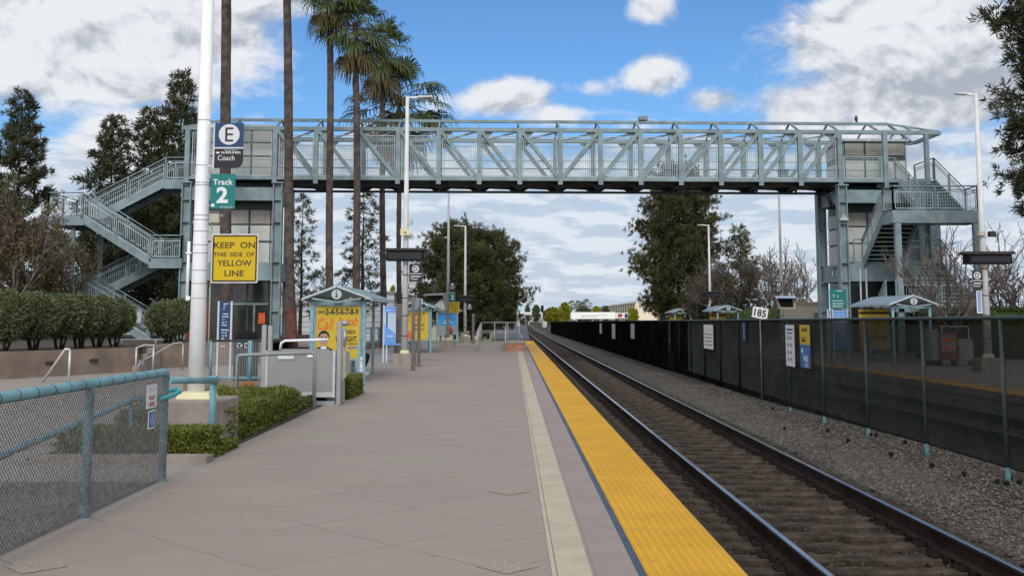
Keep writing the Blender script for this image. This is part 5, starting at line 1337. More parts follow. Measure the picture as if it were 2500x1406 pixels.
            one(lambda b: (b.box((-.55, y - .001, z0 + .06), (.55, y + .002, top - .78)),), 'poster_foot', M['gvpanel'], po)
            one(lambda b: (b.lathe([(.1, z0 + .12), (.12, z0 + .3), (.06, z0 + .46), (.05, z0 + .52)], 8, (.25, -.09, 0)),) and None, 'poster_figure', M['redink'], po)
    if bench:
        one(lambda b: (b.box((-.62, depth - 1.5, .42), (-.2, depth - .4, .47)), b.box((-.64, depth - 1.5, .5), (-.6, depth - .4, .9))), 'bench_seat', M['teal_wd'], t)
        for yv in (depth - 1.4, depth - .5): one(lambda b: (b.box((-.6, yv - .03, 0), (-.54, yv + .03, .42)), b.box((-.26, yv - .03, 0), (-.2, yv + .03, .42))), 'bench_leg', M['teal_wd'], t)
    return t
gsh = 'small gable roofed shelters along the platforms'
SX = XX(825.5, 27.1)
sh1 = shelter('gabled shelter with large yellow poster showing a man and a phone number, left platform', SX, 27.1, 4.9, 'jacob', M['roofteal'], gsh)
# house number on the near post of the shelter
t = thing('number_post', 'slim teal post with white vertical number 8610 standing before the yellow poster', 'post', (XX(878.5, 25.2), 25.2, 0))
one(lambda b: b.cbox((0, 0, ZZ(836, 25.2) / 2), (.075, .075, ZZ(836, 25.2)), bev=.008), 'shaft', M['teal_wd'], t)
one(lambda b: [b.text(ch, .055, ZZ(py, 25.2), h=.075, y=-.045, w=.06, bold=.03) for ch, py in zip('8610', (875, 884, 893, 902))] + [b.box((.015, -.041, ZZ(908, 25.2)), (.095, -.039, ZZ(870, 25.2)), 1)], 'number_plate', [M['paper'], M['teal_wd']], t)
shelter('gabled shelter with yellow poster behind the white lamp post and brown posts', XX(1017, 50), 50, 4.0, 'yellow', M['roofteal'], gsh)
shelter('gabled shelter with blue poster at the far end of the left platform', XX(1092, 69), 69, 3.0, 'blue', M['roofteal'], gsh)

# ---- seated person, mostly hidden by the poster board
def person_seated(px, py, pz):
    v, e, rd = [], [], []
    def add(p, r_, prev=None):
        v.append(p); rd.append(r_)
        if prev is not None: e.append((prev, len(v) - 1))
        return len(v) - 1
    pel = add((0, 0, .12), (.15, .16)); bel = add((-.02, 0, .28), (.12, .155), pel); ch = add((-.01, 0, .45), (.13, .17), bel); sh = add((.0, 0, .56), (.10, .15), ch); nk = add((.03, 0, .64), (.052, .055), sh); hd0 = add((.05, 0, .71), (.075, .07), nk); hd1 = add((.055, 0, .80), (.095, .078), hd0); add((.045, 0, .88), (.06, .055), hd1)
    for s in (-1, 1):
        hp = add((.05, s * .09, .09), (.095, .095), pel); kn = add((.47, s * .12, .12), (.068, .068), hp); cf = add((.42, s * .12, -.06), (.062, .06), kn); an = add((.30, s * .12, -.36), (.042, .042), cf)
        s1 = add((-.0, s * .17, .53), (.068, .068), sh); el = add((.05, s * .21, .28), (.05, .05), s1); wr = add((.28, s * .12, .22), (.033, .036), el); pm = add((.35, s * .10, .205), (.022, .038), wr)
        for i, L in enumerate((.062, .07, .066, .052)):
            f0 = add((.385, s * (.115 - .018 * i) , .205), (.0095, .0095), pm); f1 = add((.385 + L * .6, s * (.117 - .019 * i), .198), (.0088, .0088), f0); add((.385 + L * .85, s * (.117 - .019 * i), .172), (.008, .008), f1)
        t0 = add((.345, s * .062, .21), (.011, .011), pm); add((.375, s * .04, .20), (.0095, .0095), t0)
    me = bpy.data.meshes.new('person'); me.from_pydata(v, e, [])
    ob = bpy.data.objects.new('person', me); COL.objects.link(ob)
    sk = ob.modifiers.new('skin', 'SKIN'); ob.modifiers.new('sub', 'SUBSURF').levels = 2
    ob.modifiers['sub'].render_levels = 2
    for i, d in enumerate(me.skin_vertices[0].data): d.radius = rd[i]; d.use_root = (i == 0)
    bpy.context.view_layer.update()
    m2 = bpy.data.meshes.new_from_object(ob.evaluated_get(bpy.context.evaluated_depsgraph_get()))
    bpy.data.objects.remove(ob)
    m2.materials.clear()
    for mm in (M['navycloth'], M['skinlive']): m2.materials.append(mm)
    for p in m2.polygons:
        c = p.center; p.use_smooth = True
        p.material_index = 1 if (c.z > .635 or (c.x > .29 and abs(c.y) < .13 and c.z > .15)) else 0
    o = bpy.data.objects.new('person', m2); COL.objects.link(o); o.location = (px, py, pz)
    tag(o, 'person in navy trousers and white shoes sitting on the bench behind the yellow poster', 'person')
    for s in (-1, 1):
        mb = MB(); mb.tube([(.24, s * .12, -.385), (.28, s * .12, -.38), (.36, s * .12, -.40), (.46, s * .125, -.415), (.50, s * .125, -.42)], [.03, .045, .046, .04, .02], 10); mb.box((.24, s * .12 - .042, -.452), (.49, s * .12 + .042, -.425)); mb.build('shoe', M['white'], o)
    mb = MB(); mb.lathe([(.082, .77), (.09, .83), (.078, .89), (.04, .925), (.005, .93)], 14, (.03, 0, 0)); mb.build('hair', M['hairpr'], o)
    mb = MB(); mb.tube([(.14, 0, .79), (.165, 0, .765), (.14, 0, .755)], [.008, .014, .01], 8); mb.build('nose', M['skinlive'], o)
    for s in (-1, 1):
        mb = MB(); mb.lathe([(.002, -.008), (.01, 0), (.002, .008)], 8, (.137, s * .032, .80)); mb.build('eye', M['inkbk'], o)
        mb = MB(); mb.lathe([(.004, -.03), (.018, 0), (.004, .03)], 8, (.05, s * .082, .79)); mb.build('ear', M['skinlive'], o)
    mb = MB(); mb.beam((.142, -.022, .725), (.142, .022, .725), .008, .008); mb.build('mouth', M['redink'], o)
    return o
person_seated(XX(905, 30.9) - .53, 30.9, .452)

# ---- raised boarding platform with ramp
Ya = 53.0
xa_, xm_, xb_ = XX(1163, Ya), XX(1235, Ya), XX(1281, 54)
t = thing('boarding_ramp', 'raised boarding block with red brown end wall and silver rails at the platform end', 'ramp', (xm_, Ya, 0))
zh = ZZ(838, Ya)
wb(lambda b: b.box((xm_ + .02, Ya, 0), (xb_, Ya + 5.5, zh)), 'end_block', M['conc_red'], t)
wb(lambda b: b.add([(xa_, Ya, 0.001), (xm_, Ya, 0.001), (xm_, Ya + 5.5, zh), (xa_, Ya + 5.5, zh), (xa_, Ya + 5.5, 0), (xm_, Ya + 5.5, 0)], [(0, 1, 2, 3), (3, 2, 5, 4), (0, 3, 4), (1, 5, 2)]), 'ramp_slope', M['conc'], t)
wb(lambda b: b.box((xm_ - .05, Ya - .03, zh), (xb_ + .03, Ya + 5.53, zh + .05)), 'coping', M['conc'], t)
def rails(b, x, y0, z0, y1, z1):
    for h in (.95, .62): b.tube([(x, y0, z0 + h), (x, y1, z1 + h)], .022, 8)
    for k_ in range(4):
        f = k_ / 3; b.tube([(x, y0 + (y1 - y0) * f, z0 + (z1 - z0) * f), (x, y0 + (y1 - y0) * f, z0 + (z1 - z0) * f + .95)], .022, 8)
wb(lambda b: rails(b, xa_ + .05, Ya - .2, 0, Ya + 5.4, zh), 'railing', M['alu_lt'], t)
wb(lambda b: rails(b, xm_ - .02, Ya - .2, 0, Ya + 5.4, zh), 'railing', M['alu_lt'], t)
def cross(b):
    for h in (1.0, .55, .45): b.tube([(xa_ + .1, Ya + 5.4, zh + h), (xb_ - .25, Ya + 5.4, zh + h)], .02, 8)
    for f in (0, .35, .7, 1): x = xa_ + .1 + (xb_ - xa_ - .35) * f; b.tube([(x, Ya + 5.4, 0), (x, Ya + 5.4, zh + 1.0)], .02, 8)
    b.tube([(xb_ - .25, Ya + 5.4, zh + .45), (xb_ - .1, Ya + 3.5, zh + .2)], .02, 8)
wb(cross, 'railing', M['alu_lt'], t)
# teal railing along the back of the left platform
t = thing('back_railing', 'teal post and rail fence along the back of the left platform behind the shelters', 'railing', (-8.2, 60, 0))
for i in range(13):
    y = 46 + 2.4 * i; wb(lambda b: b.cbox((-8.2 + .12 * i, y, .55), (.12, .12, 1.1)), 'post', M['teal_wd'], t)
for z in (.35, 1.05): wb(lambda b: b.tube([(-8.2, 46, z), (-6.76, 46 + 28.8, z)], .035, 6), 'rail', M['teal_wd'], t)
t = thing('low_wall', 'low brown wall along the foot of the teal railing at the back of the left platform', 'wall', (-8.0, 60, 0))
wb(lambda b: b.add([(-8.0, 45.5, 0), (-6.5, 75, 0), (-6.8, 75, 0), (-8.3, 45.5, 0), (-8.0, 45.5, .28), (-6.5, 75, .28), (-6.8, 75, .28), (-8.3, 45.5, .28)], [(3, 2, 1, 0), (4, 5, 6, 7), (0, 1, 5, 4), (1, 2, 6, 5), (2, 3, 7, 6), (3, 0, 4, 7)]), 'wall_body', M['conc_br'], t)

# ------------------------------------------------------------------ right platform furniture
R1Y = 32.6
lamp_post('white lamp post with black message board at the right edge of the view', 2412, R1Y, 228, -.68, .24, (.72, .42))
message_sign('black message board on the right hand lamp post', 2350, 2470, 615, 622, 645, R1Y - .1)
zone_small('dark zone sign with letter D left of the right hand lamp post', 'D', 2373, 2400, 661, 705, R1Y - .15)
p = W(2404, 570, R1Y - .1); t = thing('loudspeaker', 'pair of beige and brown horn boxes on the right hand lamp post', 'loudspeaker', p)
one(lambda b: b.cbox((-.1, 0, 0), (.22, .2, .14), bev=.02), 'horn', M['beige'], t); one(lambda b: b.cbox((.22, 0, -.02), (.2, .2, .17), bev=.02), 'horn', M['dark'], t)
c, w, h = rect(2383, 710, 2399, 765, R1Y - .1); t = vplate('notice_board', 'narrow pale notice strip on the right hand lamp post', 'sign', c, w, h, M['bluelt'], 0, M['white'], .01)
one(lambda b: [b.box((-w * .3, -.005, -h * .4 + h * .1 * i), (w * .3, -.003, -h * .36 + h * .1 * i)) for i in range(9)], 'lettering', M['navy'], t)
lamp_post('slim lamp post with hooded monitor before the bare trees, right platform', 1912, 55, 455, -.85, .2, (.72, .4))
lamp_post('white lamp post in front of the large dark pine, right platform', 1736, 76, 549, -.85, .22, (.72, .4))
message_sign('small far black message board before the large dark pine', 1715, 1760, 711, 714, 725, 75.8)
zone_small('far zone sign with letter C before the bare trees, right platform', 'C', 1893, 1910, 688, 715, 54.7)
zone_small('tiny far zone sign with letter B below the message board, right platform', 'B', 1725, 1738, 742, 757, 75.6)
a, c = W(1891, 722, 54), W(1945, 754, 54)
t = thing('hooded_monitor', 'hooded monitor with black sloping screen beside the slim lamp post, right platform', 'display', ((a.x + c.x) / 2, 54, c.z)); w, h = c.x - a.x, a.z - c.z
one(lambda b: b.add([(-w / 2, -.35, h * .85), (w * .42, -.35, h * .85), (w / 2, .2, h), (-w * .45, .2, h), (-w / 2, -.35, h * .8), (w * .42, -.35, h * .8), (w / 2, .2, h * .92), (-w * .45, .2, h * .92)], [(0, 1, 2, 3), (7, 6, 5, 4), (0, 4, 5, 1), (1, 5, 6, 2), (2, 6, 7, 3), (3, 7, 4, 0)]), 'hood', M['bluelt'], t)
one(lambda b: b.prism([(-w * .4, h * .8), (w * .46, h * .82), (w * .46, 0), (-w * .28, 0)], 0, .3), 'case', M['beige'], t)
one(lambda b: b.prism([(-w * .37, h * .78), (w * .3, h * .78), (w * .36, h * .14), (-w * .24, h * .14)], -.02, 0), 'screen', M['black'], t)
grs = 'small gable roofed shelters along the platforms'
shelter('grey roofed shelter with dim yellow poster behind the black fence, nearest on the right platform', XX(2225, 38.3), 38.3, 4.2, None, M['roofgrey'], grs)
shelter('middle grey roofed shelter behind the black fence beside the 185 marker', XX(1777, 69), 69, 4.2, None, M['roofgrey'], grs)
shelter('farthest grey roofed shelter behind the black fence below the large pine', XX(1667, 90), 90, 4.2, None, M['roofgrey'], grs)
# posters that hang in the right shelters, facing the track
def side_poster(label, X, Y, w, z0, z1):
    t = thing('poster_board', label, 'poster', (X, Y, 0), 0)
    one(lambda b: (b.box((-w / 2, -.02, z0), (w / 2, .03, z1)),), 'frame', M['dark'], t); one(lambda b: b.box((-w / 2 + .04, -.026, z0 + .04), (w / 2 - .04, -.02, z1 - .04)), 'poster', M['postyel'], t)
    one(lambda b: (b.box((-w / 2 + .05, -.03, z1 - .22), (w / 2 - .05, -.026, z1 - .12), 0), b.prism([(-w / 2 + .05, z0 + .05), (-.1, z0 + .05), (-w / 2 + .05, z0 + .8)], -.03, -.026, 1), b.text('3-4-5-6-7', .05, z1 - .17, w=w * .7, h=.12, y=-.034, bold=.03), b.text('FIGHT', .15, z0 + .5, w=w * .5, h=.14, y=-.03, bold=.03)), 'lettering', [M['inkbrown'], M['postor']], t)
    return t
side_poster('large yellow poster in the nearest right shelter behind the black fence', XX(2134, 41.2), 41.2, 1.25, .35, 1.98)
side_poster('far yellow poster under the middle grey roofed shelter', XX(1753, 71), 71, 1.2, .5, 1.95)
side_poster('farthest yellow poster under the last grey roofed shelter', XX(1650, 92), 92, 1.2, .5, 1.95)
blue_stand('blue display stand with three pale posts before the right tower', (2021, 2033, 2069), (2035, 758, 2068, 850), 43.5)
c, w, h = rect(2026, 706, 2066, 752, 47.3)
t = vplate('direction_sign', 'teal green sign with white arrows and three lines on the right tower', 'sign', c, w, h, M['tealsign'], R(-12), M['tealsign'], .01)
one(lambda b: (b.text('Passenger', -w * .02, -h * .12, w=w * .62, h=h * .09, y=-.005, bold=.02), b.text('Information', .0, -h * .26, w=w * .68, h=h * .09, y=-.005, bold=.02), b.text('Elevator', -w * .02, -h * .4, w=w * .62, h=h * .09, y=-.005, bold=.02), b.beam((-w * .25, -.004, h * .05), (-w * .25, -.004, h * .2), .02, .002, up=(0, 1, 0)), b.beam((.0, -.004, h * .05), (0, -.004, h * .2), .02, .002, up=(0, 1, 0)), b.beam((-w * .33, -.004, h * .19), (-w * .17, -.004, h * .19), .02, .002, up=(0, 1, 0)), b.box((-w * .1, -.004, h * .4), (w * .3, -.003, h * .43))), 'lettering', M['paper'], t)
c, w, h = rect(2110 - 12, 734, 2110, 752, 46); t = vplate('accessible_sign', 'small blue sign on the thin pale posts under the right stairs', 'sign', c, w, h, M['blueacc'], 0, M['navy'], .01)
one(lambda b: b.disc(0, 0, w * .25, -.006, 12), 'symbol', M['white'], t)
c, w, h = rect(2001, 751, 2017, 772, 58); t = vplate('restroom_sign', 'small dark sign with white pictograms on the beige hut', 'sign', c, w, h, M['inkbk'], 0, M['dark'], .01)
one(lambda b: (b.box((-w * .3, -.006, -h * .35), (w * .3, -.004, h * .08)), b.disc(0, h * .25, w * .14, -.006, 10), b.box((-w * .05, -.0065, -h * .3), (w * .05, -.006, 0))), 'pictogram', M['white'], t)
Yh = 58.5
a, c = W(1946, 737, Yh), W(2019, 737, Yh)
t = thing('utility_hut', 'low beige hut with flat cap behind the hooded monitor on the right platform', 'hut', ((a.x + c.x) / 2, Yh, 0)); w = c.x - a.x
one(lambda b: b.box((-w / 2, 0, 0), (w / 2, 3.5, a.z - .12)), 'wall', M['beige'], t); one(lambda b: b.box((-w / 2 - .08, -.08, a.z - .12), (w / 2 + .08, 3.6, a.z)), 'roof', M['conc'], t); one(lambda b: b.box((.1, -.03, .1), (.7, 0, 1.9)), 'door', M['brownpost'], t)
# cabinet, red box, carts seen through the screen
Yv = 36.5
def vm(label, pxa, pxb, pya, m, name, cat):
    a, c = XX(pxa, Yv, 840), XX(pxb, Yv, 840); z = ZZ(pya, Yv)
    t = thing(name, label, cat, ((a + c) / 2, Yv, 0)); w = c - a
    one(lambda b: b.cbox((0, .2, z / 2 + .1), (w, .5, z - .2), bev=.02), 'body', m, t)
    one(lambda b: b.box((-w * .4, -.07, z * .45), (w * .4, -.055, z * .92)), 'front_panel', M['gvpanel'], t)
    for s in (-1, 1): one(lambda b: b.box((s * w * .4 - .03, .0, 0), (s * w * .4 + .03, .4, .2)), 'foot', M['dark'], t)
    return t
vm('grey green box cabinet behind the black fence, left of the red box', 2270, 2290, 804, M['gvpanel'], 'grey_cabinet', 'cabinet')
t = vm('red box with orange printed front behind the black fence near the right lamp post', 2292, 2337, 812, M['redpaint'], 'red_box', 'box')
one(lambda b: (b.box((-.2, -.075, .8), (.2, -.07, .95)), b.box((-.15, -.075, .55), (.15, -.07, .7))), 'print', M['postor'], t)
t = thing('wheelchair_lift', 'grey wheelchair lift with raised bar behind the black fence, right of the red box', 'wheelchair lift', (XX(2355, Yv, 840), Yv, 0))
z = ZZ(797, Yv)
one(lambda b: b.cbox((0, .3, .55), (.5, .8, .7), bev=.02), 'body', M['gvpanel'], t)
one(lambda b: b.tube([(-.75, 0, .1), (-.75, 0, z), (.15, 0, z), (.15, 0, .1)], .03, 8), 'frame', M['alu_lt'], t)
for s in (-.3, .3): one(lambda b: b.tube([(s - .03, .3, .12), (s + .03, .3, .12)], .12, 12), 'wheel', M['dark'], t)
# mile marker and fence signs
Ym = 26.7
p = W(1854, 764, Ym)
t = thing('mile_marker', 'tilted white board reading 185 on a thin post above the black fence', 'sign', (p.x, Ym - .08, 0))
wv, hv = .385, .27
mb = MB(); a = R(-11); ca, sa = math.cos(a), math.sin(a)
mb.prism([(x * ca - z * sa, p.z + x * sa + z * ca) for x, z in ((-wv / 2, -hv / 2), (wv / 2, -hv / 2), (wv / 2, hv / 2), (-wv / 2, hv / 2))], 0, .006); mb.build('plate', M['white'], t)
mb = MB()
V_, F_ = glyphs('185', .03, 0, 1.05); mn, mx = V_.min(0), V_.max(0); kx, kz = .30 / (mx[0] - mn[0]), .185 / (mx[1] - mn[1])
mb.add([((q[0] - (mn[0] + mx[0]) / 2) * kx * ca - (q[1] - (mn[1] + mx[1]) / 2) * kz * sa, -.003, p.z + (q[0] - (mn[0] + mx[0]) / 2) * kx * sa + (q[1] - (mn[1] + mx[1]) / 2) * kz * ca) for q in V_], F_); mb.build('lettering', M['inkbk'], t)
one(lambda b: b.tube([(.0, .02, -.45), (.0, .02, p.z)], .018, 6), 'post', M['galv'], t)
def fsign(label, pxa, pxb, pya, pyb, parts, lett):
    ya = FX * FPX / (pxa - PPX); yb = FX * FPX / (pxb - PPX); y = (ya + yb) / 2
    za, zb2 = ZZ(pya, y), ZZ(pyb, y); h = za - zb2; w = ya - yb
    t = thing('fence_sign', label, 'sign', (FX - .07, y, (za + zb2) / 2), R(-90))
    one(lambda b: (b.box((-w / 2, 0, -h / 2), (w / 2, .012, h / 2), 0), [b.box((-w / 2 + .01, -.002, -h / 2 + h * z0), (w / 2 - .01, 0, -h / 2 + h * z1), i + 1) for i, (z0, z1, m_) in enumerate(parts)]), 'plate', [M['dark']] + [m_ for *_, m_ in parts], t)
    if lett: one(lambda b: lett(b, w, h), 'lettering', lett.mats, t)
    return t
def L1(b, w, h):
    for i in range(4):
        for x in (-.18, .12): b.text('MW'[i % 2] + 'i', x * w, h * (.18 - .17 * i), h=h * .09, y=-.005, bold=.02, sx=.9)
    b.box((-w * .35, -.005, h * .36), (w * .35, -.003, h * .40)); b.box((-w * .3, -.005, h * .28), (w * .3, -.003, h * .31))
L1.mats = [M['navy']]
fsign('tall white notice with columns of dark pictograms hung on the black fence', 1920, 1942, 792, 895, [(.01, .99, M['white'])], L1)
def L2(b, w, h):
    b.text('DANGER', 0, h * .38, w=w * .6, y=-.005, bold=.02, mi=0); b.box((-w * .3, -.005, h * .1), (w * .05, -.003, h * .16)); b.box((-w * .3, -.005, h * .19), (w * .2, -.003, h * .21)); b.text('help', .05, -h * .28, w=w * .45, y=-.005, bold=.02, mi=1); b.box((-w * .35, -.005, -h * .15), (-w * .2, -.003, -h * .05), 1); b.text('1-800', .1 * w, -h * .42, w=w * .4, y=-.005, mi=1)
L2.mats = [M['inkbrown'], M['paper']]
fsign('tall fence notice, yellow above and blue below, right of the white pictogram notice', 1955, 1980, 792, 899, [(.54, .99, M['yelsign']), (.01, .54, M['blueacc'])], L2)
def L3(b, w, h):
    for x in (-.3, -.1, .1, .3): b.text('i', x * w, h * .28, h=h * .2, y=-.005, bold=.05)
    for z in (.08, -.05, -.2, -.35): b.box((-w * .4, -.005, h * z), (w * .4, -.003, h * (z + .04)))
L3.mats = [M['brownpost']]
fsign('pale grey square notice with figures on the dark part of the fence', 1720, 1743, 792, 852, [(.01, .99, M['paper'])], L3)
fsign('narrow blue tag on the black fence left of the 185 marker', 1816, 1821, 788, 830, [(.01, .99, M['blueacc'])], None)
fsign('far pale strip notice on the black fence, nearest of the distant strips', 1541, 1550, 790, 827, [(.01, .99, M['pole_gr'])], None)
fsign('far paired pale strip notice on the black fence, between two other strips', 1495, 1503, 790, 827, [(.01, .99, M['pole_gr'])], None)
fsign('far pale strip notice on the black fence, farthest and smallest strip', 1465, 1470, 789, 814, [(.01, .99, M['pole_gr'])], None)
# ------------------------------------------------------------------ vegetation
def norm(a): return a / np.maximum(np.linalg.norm(a, axis=-1, keepdims=True), 1e-9)
def blades(P, D, L, Wd, r, bend=.0):
    """thin leaf blades: base points P, directions D, lengths L, widths Wd -> pointed quads"""
    n = len(P); S_ = norm(np.cross(D, r.normal(0, 1, (n, 3))))
    L = np.broadcast_to(L, (n,))[:, None]; Wd = np.broadcast_to(Wd, (n,))[:, None]
    mid = P + D * L * .45
    tip = P + D * L + np.array([0, 0, -1.0]) * L * bend
    V = np.stack([P, mid + S_ * Wd / 2, tip, mid - S_ * Wd / 2], 1)
    F = np.arange(n * 4).reshape(n, 4)
    return V.reshape(-1, 3), F
def join(parts):
    Vs, Fs, o = [], [], 0
    for V, F in parts: Vs.append(V); Fs.append(F + o); o += len(V)
    return np.concatenate(Vs), np.concatenate(Fs)
def limbs(mb, segs):
    for p0, p1, r0, r1 in segs: mb.tube([p0, (Vector(p0) + Vector(p1)) / 2 + Vector((random.uniform(-.03, .03), random.uniform(-.03, .03), 0)), p1], [r0, (r0 + r1) / 2, r1], 5, cap=False)

def make_pine(H, Rd, seed, base=.15, dens=1.0, shape=1.0, blade=.34, bw=.045, droop=.0, topround=False, tilt=.25, nb=None, cl=.5):
    """returns (trunk mesh builder, crown V,F)"""
    r = rng(seed); mb = MB(); random.seed(seed)
    k = 9; pts = [(math.sin(i * 1.3 + seed) * .04 * H / 12, math.cos(i * 1.7 + seed) * .04 * H / 12, H * i / (k - 1)) for i in range(k)]
    mb.tube(pts, [max(.02, H * .016 * (1 - i / (k - .9))) for i in range(k)], 8)
    nb = nb or int(62 * dens)
    P, D, Ls = [], [], []
    for i in range(nb):
        t = base + (1 - base) * ((i + r.uniform(0, 1)) / nb)
        if topround: prof = math.sqrt(max(0.02, 1 - ((t - base) / (1 - base)) ** 2.6)) * (.55 + .45 * min(1, (t - base + .05) * 4))
        else: prof = (1 - (t - base) / (1 - base)) ** .75 * (.55 + .45 * min(1, (t - base + .04) * 5))
        L = Rd * prof * r.uniform(.5, 1.12) + .25
        a = i * 2.399 + r.uniform(-.5, .5); up = tilt * r.uniform(.3, 1.5) - droop
        d = np.array([math.cos(a), math.sin(a), up]); d /= np.linalg.norm(d)
        p0 = np.array([0, 0, t * H]); p1 = p0 + d * L + np.array([0, 0, .12 * L])
        mid = p0 + d * L * .5 - np.array([0, 0, .03 * L])
        if L > .5: mb.tube([p0, mid, p1], [max(.012, .012 * L + .01), .010 * L + .006, .006], 4, cap=False)
        nt = max(3, int(L * 6.5 * dens))
        for j in range(nt):
            f = r.uniform(.28, 1.0) ** .8
            q = p0 + (p1 - p0) * f - np.array([0, 0, .03 * L * math.sin(f * 3.14)])
            side = r.normal(0, 1, 3) * cl * (.22 + .25 * L / 3) * np.array([1, 1, .6])
            q = q + side
            dd = d * .6 + norm(side) * .6 + np.array([0, 0, .45]); dd /= np.linalg.norm(dd)
            P.append(q); D.append(dd); Ls.append(1.0)
        P.append(p1); D.append(d + np.array([0, 0, .4])); Ls.append(1.1)
    P = np.array(P); D = norm(np.array(D)); m = 14
    n = len(P)
    PP = np.repeat(P, m, 0) + r.normal(0, .05, (n * m, 3)); DD = norm(np.repeat(D, m, 0) * .9 + r.normal(0, .62, (n * m, 3)))
    V, F = blades(PP, DD, r.uniform(.6, 1.15, n * m) * blade, r.uniform(.7, 1.3, n * m) * bw, r, .08)
    return mb, V, F
def pine_thing(label, loc, mk, m='pine', group=None, rz=0, name='pine_tree'):
    mb, V, F = mk; t = thing(name, label, 'tree', loc, rz, group)
    mb.build('trunk', M['bark'], t); npmesh('crown', V, F, M[m], t); return t
gpL = 'pines standing behind the left stairs'
pa = make_pine(12.2, 2.9, 21, base=.13, dens=1.5, blade=.42, bw=.06, tilt=.42)
pb = make_pine(15.0, 3.3, 22, base=.10, dens=1.65, blade=.42, bw=.06, tilt=.45)
pc = make_pine(9.5, 1.5, 23, base=.15, dens=.8, blade=.36, bw=.05, tilt=.5)
def base_at(px, Y, z=TZ - .02): return (XX(px, Y, 800), Y, z)
pine_thing('tall dark pine at the far left edge behind the bare brown tree', base_at(28, 55), pb, group=gpL).scale = (.84,) * 3
pine_thing('narrow dark pine rising above the middle landing of the left stairs', base_at(258, 58), pa, group=gpL, rz=1).scale = (.95, .95, .965)
pine_thing('tallest dark pine right behind the top flight of the left stairs', base_at(425, 60), pb, group=gpL, rz=2.2).scale = (.95, .95, .985)
pine_thing('dark pine with a thin top between the two taller pines left of the tower', base_at(352, 62), pa, group=gpL, rz=3.7).scale = (1.0, 1.0, 1.06)
pine_thing('dark olive pine low behind the crossing flights of the left stairs', base_at(300, 64), pa, 'pine_ol', gpL, 5.0).scale = (1.15, 1.1, .75)
pine_thing('dark olive pine low behind the bottom flight close to the left tower', base_at(405, 66), pa, 'pine_ol', gpL, .5).scale = (1.1, 1.1, .78)
pine_thing('slender pine between the second and third palm trunks', base_at(733, 74, 0), pc, group=gpL).scale = (1.0, 1.0, 1.06)
pine_thing('slender open pine right of the fourth palm trunk', base_at(883, 74, 0), pc, group=gpL, rz=2).scale = (1.35, 1.35, 1.09)
pine_thing('very small far pine between the third palm and the slender pine', base_at(788, 120, 0), pc, group=gpL, rz=1).scale = (.62, .62, .76)
# big pine cluster left of the track
gpC = 'round topped dark pines left of the curving track'
pd = make_pine(8.8, 3.6, 31, base=.04, dens=2.1, blade=.36, bw=.055, tilt=.35, topround=True, cl=.8, nb=120)
pe = make_pine(8.0, 3.0, 32, base=.05, dens=2.0, blade=.36, bw=.055, tilt=.4, topround=True, cl=.8, nb=100)
pine_thing('broad round pine on the left of the dark cluster behind the far lamp posts', base_at(1110, 86, -.1), pd, 'pine_ol', gpC).scale = (.93, .93, 1.02)
pine_thing('round pine on the right of the dark cluster, reaching out towards the track', base_at(1192, 88, -.1), pd, 'pine_ol', gpC, 2.0).scale = (.93, .93, .96)
pine_thing('lower pine in front of the dark cluster beside the brown post', base_at(1152, 80, -.1), pe, 'pine_ol', gpC, 1.0).scale = (.95, .95, .85)
# right hand pines
pf = make_pine(16.0, 5.0, 41, base=.04, dens=2.1, blade=.46, bw=.075, tilt=.5, topround=True, cl=.8, nb=150)
pine_thing('very large dark pine rising behind the footbridge on the right of the tracks', base_at(1660, 100, -.3), pf, 'pine_ol', None).scale = (.88, .88, .98)
pine_thing('smaller dark pine right of the very large pine, behind the bare trees', base_at(1812, 92, -.3), make_pine(9.6, 2.9, 42, base=.05, dens=1.2, blade=.38, bw=.055, tilt=.5, cl=.7), 'pine_ol')
t = pine_thing('tall dark pine reaching into the view along the upper right edge', (XX(2646, 38, 300), 38, 0), make_pine(17.0, 3.1, 43, base=.26, dens=2.6, blade=.36, bw=.05, tilt=.3, topround=True, cl=.6, nb=190), 'pine')

